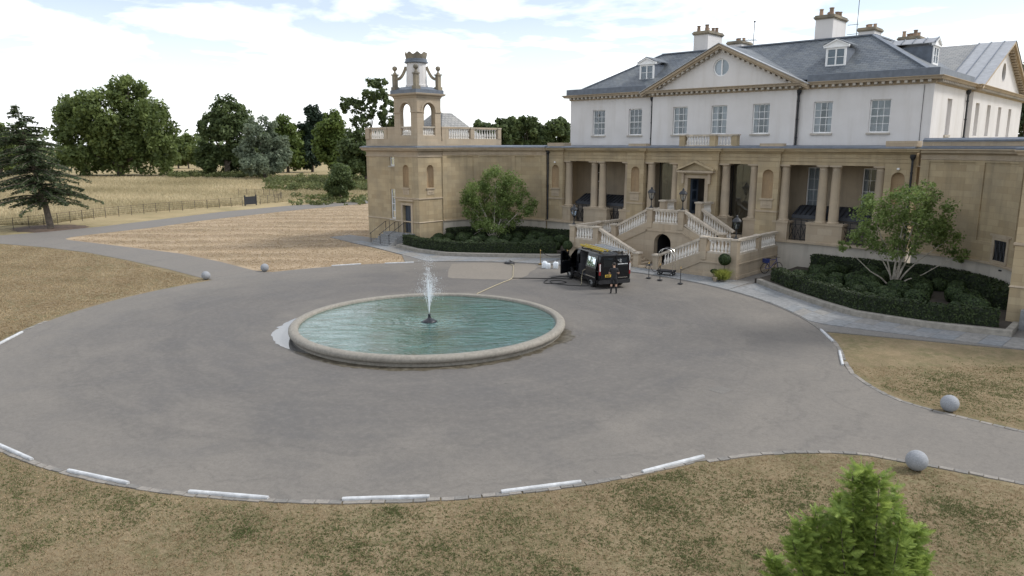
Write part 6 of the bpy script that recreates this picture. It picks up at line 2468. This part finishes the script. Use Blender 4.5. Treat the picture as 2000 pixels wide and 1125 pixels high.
# ------------------------------------------------------------------ iron estate fence and gate
fp = [(-52, 6), (-55.5, 12.5), (-58.7, 19.0), (-61.6, 24.4), (-65.6, 30.6), (-68.2, 37.4), (-69.3, 44.5), (-70.0, 50.2)]
fp2 = [(-70.6, 53.2), (-72.5, 57), (-77, 60.5), (-84, 62), (-90, 60)]


def fence(pts, lab):
    t = thing('estate_fence', lab, 'fence', (pts[0][0], pts[0][1], 0), 'iron fences along the meadow')
    P = resample(pts, int(sum(math.dist(a, b) for a, b in zip(pts[:-1], pts[1:])) / 1.75))
    for j, z in enumerate((0.22, 0.45, 0.68, 0.91, 1.16)):
        MB().tube([(x, y, z) for x, y in P], 0.010 if j < 4 else 0.014, 4).build('rail', 'fence_iron', t)
    pm = MB().box(-0.022, 0.022, -0.022, 0.022, 0, 1.22).mesh('post', 'fence_iron')
    for x, y in P:
        inst('post', pm, (x, y, 0), t)


fence(fp, 'thin rusty iron estate fence along the meadow behind the cedar')
fence(fp2, 'thin iron fence curving away beyond the dark gate')
t = thing('field_gate', 'small dark boarded gate in the iron fence', 'gate', (-70.3, 51.6, 0))
g0, g1 = Vector((-70.05, 50.6, 0)), Vector((-70.45, 52.5, 0))
for k in range(6):
    a, b = g0.lerp(g1, k / 6 + 0.005), g0.lerp(g1, (k + 1) / 6 - 0.005)
    MB().bar((a.x, a.y, 0.7), (b.x, b.y, 0.7), 0.05, 1.1).build('board', 'gate_dark', t)
for q in (g0, g1):
    MB().box(q.x - 0.07, q.x + 0.07, q.y - 0.07, q.y + 0.07, 0, 1.45).build('gate_post', 'gate_dark', t)


# ------------------------------------------------------------------ the van
def van():
    t = thing('parked_van', 'black panel van with open side doors parked before the stairs', 'van', (2.45, 35.45, 0), None, R(153.5), True)
    # stations: x, roof z, top half-width factor
    st = [(0.0, 1.84), (0.06, 1.90), (0.9, 1.93), (1.55, 1.94), (2.62, 1.94), (2.95, 1.92), (3.35, 1.86), (3.75, 1.56), (4.15, 1.20), (4.55, 1.08), (4.85, 0.96), (4.97, 0.78)]
    zs = [0.27, 0.46, 0.62, 0.95, 1.12, 1.18]

    def sec(x, zt):
        nose = max(0.0, (x - 4.2) / 0.8)
        wb = 0.985 - 0.16 * nose ** 2
        pts = []
        for i, z in enumerate(zs):
            z = min(z, zt - 0.14 + 0.02 * i)
            w = wb * (0.95 if i == 0 else 1.0 - 0.01 * abs(i - 3))
            pts.append((w, z))
        up = [(0.35, 0.965), (0.7, 0.92), (0.9, 0.87), (0.975, 0.82), (1.0, 0.70)]
        for f, k in up:
            pts.append((wb * k / 0.985, max(pts[-1][1] + 0.004, 1.18 + (zt - 1.18) * f) if zt > 1.3 else pts[-1][1] + (zt - pts[-1][1]) * f))
        return pts
    rings = []
    for x, zt in st:
        h = sec(x, zt)
        rings.append([(x, y, z) for y, z in h] + [(x, -y, z) for y, z in h[::-1]])
    m = MB()
    n = len(rings[0])
    vs = [p for r in rings for p in r]
    fs = []
    for i in range(len(rings) - 1):
        for j in range(n):
            x = rings[i][j][0]
            # left side openings: sliding door and front door
            if 1 <= j <= 7 and i in (3,):
                continue
            if 1 <= j <= 7 and i in (5, 6):
                continue
            k = (j + 1) % n
            fs.append((i * n + j, i * n + k, (i + 1) * n + k, (i + 1) * n + j))
    fs.append(tuple(range(n)))
    fs.append(tuple((len(rings) - 1) * n + j for j in range(n))[::-1])
    m.add(vs, fs)
    body = m.build('body', 'car_black', t, True)
    # windscreen and right windows
    m = MB()
    a, b = sec(3.35, 1.86), sec(4.15, 1.20)
    m.add([(3.42, 0.70, 1.84), (3.42, -0.70, 1.84), (4.12, -0.86, 1.245), (4.12, 0.86, 1.245)], [(0, 1, 2, 3)])
    m.build('windscreen', 'vehicle_glass', t)
    # rear doors: gap line, windows, lights, plate, bumper
    for sg in (-1, 1):
        MB().box(-0.022, -0.004, min(sg * 0.012, sg * 0.90), max(sg * 0.012, sg * 0.90), 0.52, 1.80).build('rear_door', 'car_black', t)
        MB().box(-0.03, -0.023, min(sg * 0.14, sg * 0.74), max(sg * 0.14, sg * 0.74), 1.22, 1.70).build('rear_window', 'vehicle_glass', t)
        l = MB().box(-0.035, 0.03, min(sg * 0.905, sg * 0.992), max(sg * 0.905, sg * 0.992), 0.78, 1.42).build('tail_light', 'car_red', t)
        MB().box(-0.04, -0.036, min(sg * 0.915, sg * 0.985), max(sg * 0.915, sg * 0.985), 1.0, 1.40).build('lens', 'lamp_clear', l)
    MB().box(-0.09, 0.1, -0.96, 0.96, 0.30, 0.50).build('bumper', 'plastic_black', t)
    MB().box(-0.036, -0.024, 0.12, 0.62, 0.66, 0.80).build('number_plate', 'plate_yellow', t)
    m = MB()
    for k in range(7):
        if k == 4:
            continue
        y = 0.56 - k * 0.063
        m.box(-0.04, -0.0365, y - 0.043, y, 0.69, 0.77)
    m.build('plate_characters', 'plastic_black', t, kind='stuff')
    # worn white emblem and strap line on the rear door, too small to read
    m = MB()
    pts = [(-0.030, -0.20 - 0.07 * math.cos(a), 1.50 + 0.045 * math.sin(a) + (0.045 if a < PI else -0.045)) for a in np.linspace(0.3, PI, 6)]
    S1 = [(-0.20 + 0.06, 1.60), (-0.20, 1.625), (-0.26 + 0.01, 1.595), (-0.22, 1.55), (-0.17, 1.52), (-0.16, 1.475), (-0.21, 1.455), (-0.27, 1.48)]
    for (ya, za), (yb, zb) in zip(S1[:-1], S1[1:]):
        m.bar((-0.034, ya - 0.14, za), (-0.034, yb - 0.14, zb), 0.014, 0.016)
    m.bar((-0.034, -0.16, 1.60), (-0.034, -0.25, 1.54), 0.012, 0.014)
    y = -0.02
    for k in range(11):
        w = (0.05, 0.035, 0.045, 0.05, 0.03)[k % 5]
        if k == 8:
            y -= 0.03
        m.box(-0.036, -0.031, y - 0.15 - w, y - 0.15, 1.335, 1.375 + 0.008 * (k % 3))
        y -= w + 0.012
    m.build('door_emblem', 'white_paint', t, kind='stuff')
    MB().box(-0.036, -0.024, -0.8, -0.2, 0.60, 0.625).build('trim_strip', 'chrome', t)
    # wheels
    for x in (0.98, 3.92):
        for sg in (-1, 1):
            m = MB()
            prof = [(0.20, -0.1), (0.30, -0.11), (0.335, -0.07), (0.34, 0.0), (0.335, 0.07), (0.30, 0.11), (0.20, 0.1)]
            vs, fs = [], []
            kk = 22
            for r, w in prof:
                for q in range(kk):
                    a = 2 * PI * q / kk
                    vs.append((x + r * math.cos(a), sg * 0.885 + w, 0.34 + r * math.sin(a)))
            for i in range(len(prof) - 1):
                for q in range(kk):
                    fs.append((i * kk + q, i * kk + (q + 1) % kk, (i + 1) * kk + (q + 1) % kk, (i + 1) * kk + q))
            w = m.add(vs, fs).build('wheel', 'rubber', t, True)
            m = MB()
            yo = sg * 0.965
            m.add([(x + 0.21 * math.cos(2 * PI * q / kk), yo - sg * 0.03, 0.34 + 0.21 * math.sin(2 * PI * q / kk)) for q in range(kk)], [tuple(range(kk))])
            for q in range(5):
                a = 2 * PI * q / 5
                m.bar((x, yo - sg * 0.02, 0.34), (x + 0.2 * math.cos(a), yo - sg * 0.015, 0.34 + 0.2 * math.sin(a)), 0.05, 0.05)
            m.build('rim', 'aluminium', w)
            # arch lip
            m = MB()
            arc = [(x + 0.41 * math.cos(a), sg * 0.985, 0.34 + 0.41 * math.sin(a)) for a in np.linspace(-0.15, PI + 0.15, 14)]
            m.tube(arc, 0.03, 5)
            m.build('wheel_arch', 'plastic_black', t)
    # load space: floor, ceiling, bulkhead, reel
    m = MB()
    m.box(0.1, 3.4, -0.9, 0.9, 0.48, 0.52)
    m.box(2.58, 2.62, -0.88, 0.88, 0.5, 1.8)
    m.box(0.3, 2.5, -0.9, -0.87, 0.5, 1.75)
    m.build('load_floor', 'interior_grey', t)
    m = MB()
    m.lathe([(0.33, -0.2), (0.33, -0.18), (0.18, -0.17), (0.18, 0.17), (0.33, 0.18), (0.33, 0.2)], (2.05, 0.45, 0.85), 16)
    for k in range(5):
        m.lathe([(0.22 + 0.01 * (k % 2), -0.13 + 0.06 * k), (0.25, -0.10 + 0.06 * k), (0.22, -0.07 + 0.06 * k)], (2.05, 0.45, 0.85), 14, False)
    m.build('hose_reel', 'interior_grey', t)
    MB().box(2.75, 3.2, 0.15, 0.75, 0.52, 0.98).build('seat_base', 'interior_grey', t)
    MB().box(2.68, 2.85, 0.15, 0.75, 0.98, 1.62).build('seat_back', 'interior_grey', t)
    # sliding door slid back along the flank, with window
    m = MB()
    w = 1.03
    P = []
    for x in (0.25, 1.50):
        P += [(x, w + 0.01, 0.42), (x, w + 0.045, 0.42), (x, w + 0.06, 1.12), (x, 0.925, 1.80), (x, 0.89, 1.80), (x, w + 0.02, 1.12)]
    m.add(P, [(0, 1, 7, 6), (1, 2, 8, 7), (2, 3, 9, 8), (3, 4, 10, 9), (4, 5, 11, 10), (5, 0, 6, 11), (0, 5, 4, 3, 2, 1), (6, 7, 8, 9, 10, 11)])
    sd = m.build('sliding_door', 'car_black', t)
    MB().add([(0.40, 1.083, 1.20), (1.36, 1.083, 1.20), (1.36, 0.985, 1.70), (0.40, 0.985, 1.70)], [(0, 1, 2, 3)]).build('door_window', 'vehicle_glass', sd)
    MB().bar((0.3, 1.085, 0.62), (1.45, 1.085, 0.62), 0.03, 0.05).build('rub_strip', 'chrome', sd)
    MB().bar((0.05, 1.0, 0.98), (1.55, 1.0, 0.98), 0.04, 0.05).build('door_rail', 'plastic_black', t)
    # front passenger door swung open
    hx, hy = 3.80, 0.97
    a = R(180 - 62)
    dx, dy = math.cos(a), math.sin(a)

    def D(u, z, o=0.0):
        return (hx + dx * u - dy * o, hy + dy * u + dx * o, z)
    m = MB()
    Lr = 1.0
    for (u0, u1, z0, z1) in ((0, Lr, 0.42, 1.14), (0.0, 0.06, 1.14, 1.2), (Lr - 0.08, Lr, 1.14, 1.74)):
        m.hexa([D(u0, z0), D(u1, z0), D(u1, z0, 0.07), D(u0, z0, 0.07), D(u0, z1), D(u1, z1), D(u1, z1, 0.07), D(u0, z1, 0.07)])
    m.bar(D(0.03, 1.16, 0.035), D(0.55, 1.74, 0.035), 0.06, 0.06)
    m.bar(D(0.52, 1.74, 0.035), D(Lr, 1.76, 0.035), 0.06, 0.06)
    fd = m.build('front_door', 'car_black', t)
    MB().add([D(0.08, 1.15, 0.03), D(Lr - 0.08, 1.15, 0.03), D(Lr - 0.08, 1.73, 0.03), D(0.55, 1.73, 0.03)], [(0, 1, 2, 3)]).build('door_window', 'vehicle_glass', fd)
    m = MB()
    m.hexa([D(0.1, 1.10, -0.10), D(0.28, 1.10, -0.10), D(0.28, 1.10, -0.30), D(0.1, 1.10, -0.30), D(0.1, 1.36, -0.10), D(0.28, 1.36, -0.10), D(0.28, 1.36, -0.30), D(0.1, 1.36, -0.30)])
    m.build('wing_mirror', 'plastic_black', fd)
    # headlights, grille
    for sg in (-1, 1):
        MB().box(4.80, 4.93, min(sg * 0.55, sg * 0.80), max(sg * 0.55, sg * 0.80), 0.70, 0.86).build('headlight', 'lamp_clear', t)
    MB().box(4.94, 4.985, -0.5, 0.5, 0.45, 0.72).build('grille', 'plastic_black', t)
    # roof bars
    for x in (0.5, 1.6, 2.7):
        m = MB()
        m.bar((x, -0.74, 2.02), (x, 0.74, 2.02), 0.05, 0.04)
        for sg in (-1, 1):
            m.box(x - 0.04, x + 0.04, sg * 0.72 - 0.03, sg * 0.72 + 0.03, 1.86, 2.04)
        m.build('roof_bar', 'plastic_black', t)
    return t


VAN = van()
VS = (1.03, 1.04, 1.07)
VAN.scale = VS


def van_world(x, y, z):
    a = R(153.5)
    x, y, z = x * VS[0], y * VS[1], z * VS[2]
    return Vector((2.45 + x * math.cos(a) - y * math.sin(a), 35.45 + x * math.sin(a) + y * math.cos(a), z))


def ladder(name, lab, x0, x1, y0, y1, z, mat, rungs, rail=0.07):
    o = van_world((x0 + x1) / 2, (y0 + y1) / 2, z)
    t = thing(name, lab, 'ladder', tuple(o))
    for y in (y0, y1):
        MB().bar(van_world(x0, y, z + rail / 2), van_world(x1, y, z + rail / 2), 0.035, rail).build('stile', mat, t)
    rm = None
    for k in range(rungs):
        x = x0 + (x1 - x0) * (k + 0.5) / rungs
        MB().bar(van_world(x, y0 + 0.015, z + rail / 2), van_world(x, y1 - 0.015, z + rail / 2), 0.035, 0.03).build('rung', 'aluminium', t)
    return t


ladder('roof_ladder', 'yellow ladder strapped along the near side of the van roof', 0.15, 3.05, 0.38, 0.68, 2.045, 'yellow_grp', 10, 0.11)
ladder('roof_ladder', 'silver aluminium ladder stack on the far side of the van roof', -0.1, 3.0, -0.66, -0.30, 2.045, 'aluminium', 12)
ladder('roof_ladder', 'silver ladder lying in the middle of the van roof', 0.1, 2.85, -0.22, 0.16, 2.045, 'aluminium', 11)


# ------------------------------------------------------------------ the person behind the van
def person():
    px, py = 5.75 - 0.0, 0.0
    base = Vector((3.3, 34.15, 0))
    t = thing('person', 'person in black shirt and shorts standing at the rear of the van', 'person', tuple(base))
    face = Vector((-0.62, 0.78, 0)).normalized()      # towards the van
    rt = Vector((face.y, -face.x, 0))

    def L(r, f, z):
        return base + rt * r + face * f + Vector((0, 0, z))
    J = {}
    V, E, RAD = [], [], []

    def v(name, p, r):
        J[name] = len(V)
        V.append(p)
        RAD.append(r)

    def e(*names):
        for a, b in zip(names[:-1], names[1:]):
            E.append((J[a], J[b]))
    v('pelvis', L(0, 0, 0.95), (0.155, 0.12))
    v('waist', L(0, 0.01, 1.10), (0.145, 0.11))
    v('chest', L(0, 0.03, 1.32), (0.18, 0.13))
    v('neck0', L(0, 0.03, 1.47), (0.085, 0.075))
    v('neck', L(0, 0.05, 1.54), (0.055, 0.055))
    v('chin', L(0, 0.085, 1.60), (0.07, 0.08))
    v('head', L(0, 0.08, 1.68), (0.078, 0.095))
    v('crown', L(0, 0.07, 1.755), (0.055, 0.065))
    e('pelvis', 'waist', 'chest', 'neck0', 'neck', 'chin', 'head', 'crown')
    for s, n in ((-1, 'l'), (1, 'r')):
        v('sh' + n, L(s * 0.19, 0.03, 1.42), (0.07, 0.07))
        v('el' + n, L(s * 0.27, 0.06, 1.14), (0.046, 0.046))
        fx = 0.05 if s < 0 else 0.14
        v('wr' + n, L(s * fx + (0.02), 0.30, 1.10 + (0.06 if s > 0 else 0)), (0.03, 0.03))
        v('ha' + n, L(s * fx * 0.6, 0.38, 1.12 + (0.06 if s > 0 else 0)), (0.038, 0.024))
        e('chest', 'sh' + n, 'el' + n, 'wr' + n, 'ha' + n)
        for q in range(4):
            v('f%d%s' % (q, n), L(s * fx * 0.6 + (q - 1.5) * 0.02, 0.455 - 0.008 * abs(q - 1), 1.115 + (0.06 if s > 0 else 0) - 0.012), (0.009, 0.009))
            e('ha' + n, 'f%d%s' % (q, n))
        v('th' + n, L(s * fx * 0.6 - s * 0.055, 0.40, 1.14 + (0.06 if s > 0 else 0)), (0.010, 0.010))
        e('ha' + n, 'th' + n)
        v('hip' + n, L(s * 0.10, 0, 0.88), (0.105, 0.11))
        v('kn' + n, L(s * 0.13, 0.03, 0.50), (0.062, 0.062))
        v('ca' + n, L(s * 0.14, -0.01, 0.33), (0.056, 0.06))
        v('an' + n, L(s * 0.15, 0.0, 0.09), (0.042, 0.045))
        v('he' + n, L(s * 0.15, 0.01, 0.045), (0.045, 0.04))
        v('to' + n, L(s * 0.17, 0.19, 0.032), (0.042, 0.03))
        e('pelvis', 'hip' + n, 'kn' + n, 'ca' + n, 'an' + n, 'he' + n, 'to' + n)
    me = bpy.data.meshes.new('person_body')
    me.from_pydata([tuple(p - base) for p in V], E, [])
    o = bpy.data.objects.new('tmp', me)
    COL.objects.link(o)
    md = o.modifiers.new('skin', 'SKIN')
    for i, r in enumerate(RAD):
        me.skin_vertices[0].data[i].radius = r
    me.skin_vertices[0].data[0].use_root = True
    sb = o.modifiers.new('sub', 'SUBSURF')
    sb.levels = sb.render_levels = 2
    dg = bpy.context.evaluated_depsgraph_get()
    bm_ = bpy.data.meshes.new_from_object(o.evaluated_get(dg))
    bpy.data.objects.remove(o)
    bm_.name = 'body'
    bm_.materials.clear()
    for k in ('skin', 'shirt_black', 'hair_dark'):
        bm_.materials.append(MT[k])
    for p in bm_.polygons:
        c = p.center
        p.use_smooth = True
        r = c.x * rt.x + c.y * rt.y
        f = c.x * face.x + c.y * face.y
        if c.z > 1.50:
            p.material_index = 0
        elif c.z > 1.04 and (f > 0.16 or (abs(r) > 0.2 and c.z < 1.24)):
            p.material_index = 0        # forearms and hands
        elif c.z > 0.56:
            p.material_index = 1
        elif c.z > 0.42:
            p.material_index = 0        # knees
        else:
            p.material_index = 1        # socks and boots
    b = bpy.data.objects.new('body', bm_)
    COL.objects.link(b)
    b.parent = t
    m = MB()
    h = L(0, 0.055, 1.70)
    vs, fs = [], []
    for i in range(7):
        ph = -0.5 + (PI / 2 + 0.5) * i / 6
        for k in range(16):
            a = 2 * PI * k / 16
            ff = math.sin(a)
            low = ph if ff < 0.35 else max(ph, 0.35)
            q = h + rt * (0.099 * math.cos(low) * math.cos(a)) + face * (0.112 * math.cos(low) * ff) + Vector((0, 0, 0.105 * math.sin(low)))
            vs.append(tuple(q))
    for i in range(6):
        for k in range(16):
            fs.append((i * 16 + k, i * 16 + (k + 1) % 16, (i + 1) * 16 + (k + 1) % 16, (i + 1) * 16 + k))
    m.add(vs, fs).build('hair', 'hair_dark', t, True)
    m = MB()
    m.lathe([(0.004, -0.025), (0.022, -0.01), (0.016, 0.02)], tuple(L(0, 0.185, 1.655)), 8)
    for s in (-1, 1):
        m.lathe([(0.005, -0.03), (0.02, 0.0), (0.005, 0.03)], tuple(L(s * 0.088, 0.075, 1.665)), 8)
    m.build('face_features', 'skin', t, True, 'stuff')
    return t


person()

# ------------------------------------------------------------------ cleaning gear on the ground
for k, (x, y, a, lab) in enumerate(((-5.35, 38.35, 0.5, 'white plastic water can, left of the three by the van'), (-5.0, 38.3, 0.7, 'white plastic water can with dark cap, middle of the three'), (-4.68, 38.75, 0.6, 'white plastic water can, right of the three, nearest the van'))):
    t = thing('water_can', lab, 'jerrycan', (x, y, 0), 'white water cans by the van', a, True)
    m = MB()
    vs = []
    prof = [(0.0, 0.9), (0.03, 1.0), (0.36, 1.0), (0.42, 0.85), (0.45, 0.55)]
    sh = [(-0.17, -0.10), (-0.12, -0.14), (0.12, -0.14), (0.17, -0.10), (0.17, 0.10), (0.12, 0.14), (-0.12, 0.14), (-0.17, 0.10)]
    for z, f in prof:
        vs += [(p * f, q * f, z * (1.0 if k != 1 else 0.85)) for p, q in sh]
    fs = [(i * 8 + j, i * 8 + (j + 1) % 8, (i + 1) * 8 + (j + 1) % 8, (i + 1) * 8 + j) for i in range(4) for j in range(8)]
    fs += [tuple(range(8))[::-1], tuple(32 + j for j in range(8))]
    m.add(vs, fs).build('can', 'plastic_white', t, True)
    zt = 0.45 if k != 1 else 0.383
    MB().lathe([(0.03, 0), (0.03, 0.04)], (0.06, 0, zt), 10).build('cap', 'plastic_black' if k else 'plastic_white', t)
    MB().tube([(-0.1, 0, zt - 0.03), (-0.08, 0, zt + 0.05), (0.0, 0, zt + 0.05), (0.02, 0, zt - 0.02)], 0.014, 6).build('handle', 'plastic_white', t)

t = thing('surface_cleaner', 'small round floor cleaner with hoses lying at the paving edge', 'cleaner', (-8.5, 38.0, 0.05))
MB().lathe([(0.36, 0.0), (0.38, 0.06), (0.34, 0.12), (0.16, 0.16), (0.10, 0.24), (0.04, 0.26)], (-8.4, 38.1, 0.0), 18).build('hood', 'plastic_black', t, True)
MB().box(-8.6, -8.3, 37.95, 38.2, 0.161, 0.24).build('motor', 'aluminium', t)
MB().tube([(-8.3, 38.0, 0.2), (-7.9, 37.8, 0.24), (-7.5, 37.6, 0.10)], 0.025, 6).build('lance', 'plastic_black', t)


def hose(name, pts, r, mat, lab):
    P = []
    for i in range(len(pts) - 1):       # Catmull-Rom
        p0, p1, p2, p3 = (Vector((*pts[max(0, min(len(pts) - 1, i + k))], 0)) for k in (-1, 0, 1, 2))
        for k in range(8):
            u = k / 8
            q = 0.5 * ((2 * p1) + (-p0 + p2) * u + (2 * p0 - 5 * p1 + 4 * p2 - p3) * u * u + (-p0 + 3 * p1 - 3 * p2 + p3) * u ** 3)
            P.append((q.x, q.y, r + 0.006))
    P.append((pts[-1][0], pts[-1][1], r + 0.006))
    return tag(MB().tube(P, r, 6).build(name, mat, None, True), lab, 'hose', 'hoses on the forecourt')


hose('garden_hose', [(-2.3, 28.75), (-2.9, 30.3), (-3.6, 32.2), (-4.15, 33.7), (-5.6, 35.4), (-7.4, 37.4), (-8.0, 37.8)], 0.026, 'hose_yellow', 'pale yellow hose running from the fountain rim to the paving')
hose('rubber_hose', [(-4.2, 33.8), (-3.4, 34.5), (-2.6, 35.1), (-1.9, 35.7), (-1.2, 36.1)], 0.026, 'rubber', 'black hose lying straight from the yellow hose to the van')
hose('rubber_hose', [(-2.5, 35.6), (-2.3, 36.4), (-1.7, 36.6), (-1.3, 36.35), (-1.0, 36.3)], 0.022, 'rubber', 'short black hose looping up to the front of the van')
hose('rubber_hose', [(-2.2, 34.9), (-1.9, 34.2), (-1.5, 33.9), (-0.9, 34.4), (-0.8, 35.0), (-1.5, 35.2), (-1.8, 34.7), (-1.2, 34.2), (-0.3, 34.3), (0.4, 34.6), (0.9, 35.0)], 0.022, 'rubber', 'black hose coiled in a loop beside the van wheels')
hose('garden_hose', [(-8.2, 37.9), (-9.8, 38.5), (-11.2, 38.3), (-13.0, 37.0)], 0.015, 'hose_yellow', 'thin pale hose lying along the left paving')
# hose hanging out of the van
q = [van_world(2.0, 0.62, 0.95), van_world(2.02, 1.0, 0.75), van_world(1.95, 1.12, 0.35), van_world(1.85, 1.15, 0.03), van_world(1.6, 1.35, 0.025)]
tag(MB().tube(q, 0.02, 6).build('hanging_hose', 'hose_yellow', None, True), 'pale hose hanging out of the open side of the van', 'hose', 'hoses on the forecourt')


def stanchion(x, y, lab, mat, z=0.05):
    t = thing('rope_post', lab, 'rope post', (x, y, z), 'rope barrier posts')
    MB().lathe([(0.17, 0.0), (0.17, 0.02), (0.06, 0.05), (0.02, 0.06)], (x, y, z), 16).build('base', mat, t, True)
    MB().lathe([(0.022, 0.05), (0.022, 0.93)], (x, y, z), 10).build('tube', mat, t, True)
    MB().lathe([(0.03, 0.93), (0.035, 0.95), (0.02, 0.97), (0.035, 1.0), (0.03, 1.03), (0.005, 1.05)], (x, y, z), 10).build('knob', 'brass', t, True)


def rope(a, b, sag, lab, z=0.05):
    P = []
    for k in range(15):
        u = k / 14
        P.append((a[0] + (b[0] - a[0]) * u, a[1] + (b[1] - a[1]) * u, z + 0.92 - sag * 4 * u * (1 - u)))
    tag(MB().tube(P, 0.02, 6).build('barrier_rope', 'rope', None, True), lab, 'rope', 'ropes between the posts')


stanchion(2.2, 39.6, 'dark rope post left of the luggage trolley', 'cast_iron')
stanchion(3.1, 39.45, 'dark rope post in front of the luggage trolley', 'cast_iron')
stanchion(4.65, 39.25, 'dark rope post standing alone right of the luggage trolley', 'cast_iron')
rope((2.2, 39.6), (3.1, 39.45), 0.45, 'dark rope sagging between the posts beside the trolley')
stanchion(-6.45, 39.2, 'brass rope post at the left bed, beside the water cans', 'brass')
stanchion(-5.0, 40.4, 'slim rope post behind the water cans', 'cast_iron')
rope((-6.45, 39.2), (-5.0, 40.4), 0.4, 'dark rope sagging between posts by the left bed')

# luggage trolley
t = thing('luggage_trolley', 'hotel luggage trolley with arched chrome frame and dark deck', 'trolley', (2.45, 41.3, 0.05), None, R(12), True)
MB().box(-0.55, 0.55, -0.3, 0.3, 0.22, 0.32).build('deck', 'shirt_black', t)
m = MB()
for sx in (-0.5, 0.5):
    for sy in (-0.24, 0.24):
        w = MB().tube([(sx * 0.85, sy - 0.03, 0.1), (sx * 0.85, sy + 0.03, 0.1)], 0.1, 14).build('wheel', 'rubber', t, True)
        MB().tube([(sx * 0.85, sy - 0.032, 0.1), (sx * 0.85, sy + 0.032, 0.1)], 0.045, 10).build('hub', 'aluminium', w)
for sy in (-0.26, 0.26):
    pts = [(-0.5, sy, 0.3), (-0.5, sy, 1.25)] + [(-0.5 * math.cos(a), sy, 1.25 + 0.5 * math.sin(a)) for a in np.linspace(0.15, PI - 0.15, 10)] + [(0.5, sy, 1.25), (0.5, sy, 0.3)]
    MB().tube(pts, 0.02, 8).build('hoop', 'chrome', t, True)
MB().tube([(0, -0.26, 1.75), (0, 0.26, 1.75)], 0.018, 8).build('top_bar', 'chrome', t, True)
MB().box(-0.12, 0.12, -0.26, 0.26, 1.76, 1.79).build('top_plate', 'shirt_black', t)


# planters by the stairs
def pot_plant(name, lab, x, y, z, pot_r, pot_h, ball_r, ball_z, mat, seed, stem=True, size=0.045, squash=0.95, n=1500):
    t = thing(name, lab, 'plant', (x, y, z), 'plants at the foot of the stairs')
    MB().lathe([(pot_r * 0.7, 0), (pot_r, pot_h * 0.85), (pot_r * 1.1, pot_h * 0.88), (pot_r * 1.1, pot_h), (pot_r * 0.9, pot_h), (pot_r * 0.9, pot_h - 0.05)], (x, y, z), 14).build('pot', 'stone_weathered', t, True)
    if stem:
        MB().tube([(x, y, z + pot_h - 0.1), (x + 0.01, y, z + ball_z)], 0.022, 6).build('stem', 'bark', t)
    me = ball_mesh(ball_r, seed, n, size, mat, squash)
    o = inst('foliage', me, (x, y, z + ball_z), t)
    if mat != 'leaf_yellow':
        s = ball_r / 0.52
        inst('core', CORE, (x, y, z + ball_z), t, 0, (s * .9, s * .9, s * .9 * squash / .85))
    return t


pot_plant('topiary_ball', 'dark clipped ball on a stem against the right stair wall', 6.0, 42.2, 0.05, 0.2, 0.35, 0.37, 1.28, 'leaf_box', 91)
pot_plant('topiary_ball', 'small flattened dark ball plant left of the yellow grass', 5.55, 41.75, 0.05, 0.12, 0.22, 0.22, 0.55, 'leaf_box', 92, squash=0.6, n=700)
pot_plant('topiary_ball', 'dark clipped ball on a stem at the left end of the stairs', -6.35, 42.15, 0.05, 0.2, 0.35, 0.36, 1.05, 'leaf_box', 93)
t = thing('yellow_grass', 'yellow green feathery potted plant below the clipped ball', 'plant', (6.15, 41.75, 0.05), 'plants at the foot of the stairs')
MB().lathe([(0.15, 0), (0.2, 0.25), (0.22, 0.28), (0.18, 0.28)], (6.15, 41.75, 0.05), 14).build('pot', 'stone_weathered', t, True)
rs = np.random.RandomState(94)
P = np.stack([6.15 + rs.normal(0, 0.14, 900), 41.75 + rs.normal(0, 0.14, 900), 0.15 + 0.25 * rs.rand(900)], 1)
addmesh('foliage', blades('yellow_blades', P, 0.42, 0.018, 0.55, rs.rand(900), 'leaf_yellow', rs, 3), t)
t = thing('stone_pot', 'small pale empty stone pot beside the yellow grass', 'pot', (5.85, 41.35, 0.05))
MB().lathe([(0.09, 0), (0.13, 0.2), (0.15, 0.22), (0.15, 0.26), (0.11, 0.26), (0.10, 0.1)], (5.85, 41.35, 0.05), 14, False).build('pot', 'stone_pale', t, True)

# bicycle leaning by the right stair wall, half hidden by the hedge
t = thing('bicycle', 'blue bicycle leaning by the stair wall, half hidden by the hedge', 'bicycle', (7.15, 46.6, 0.05), None, R(62), True)
for x in (-0.52, 0.52):
    ring = [(x + 0.33 * math.cos(a), 0, 0.35 + 0.33 * math.sin(a)) for a in np.linspace(0, 2 * PI, 25)]
    w = MB().tube(ring, 0.022, 6, False).build('wheel', 'rubber', t, True)
    m = MB()
    for k in range(10):
        a = 2 * PI * k / 10
        m.tube([(x, 0, 0.35), (x + 0.32 * math.cos(a), 0, 0.35 + 0.32 * math.sin(a))], 0.003, 3)
    m.build('spokes', 'aluminium', w, kind='stuff')
m = MB()
for a, b in (((-0.52, 0, 0.35), (-0.1, 0, 0.33)), ((-0.1, 0, 0.33), (0.38, 0, 0.82)), ((-0.22, 0, 0.86), (0.36, 0, 0.9)), ((-0.1, 0, 0.33), (-0.24, 0, 0.95)), ((-0.52, 0, 0.35), (-0.22, 0, 0.86)), ((0.52, 0, 0.35), (0.34, 0, 1.0))):
    m.tube([a, b], 0.022, 7)
m.build('frame', 'bike_blue', t, True)
MB().box(-0.38, -0.12, -0.07, 0.07, 0.96, 1.01).build('saddle', 'plastic_black', t)
MB().tube([(0.40, -0.28, 1.06), (0.34, -0.1, 1.03), (0.34, 0.1, 1.03), (0.40, 0.28, 1.06)], 0.015, 6).build('handlebar', 'plastic_black', t)
MB().box(-0.62, -0.3, -0.16, 0.16, 0.72, 0.98).build('pannier', 'bike_blue', t)
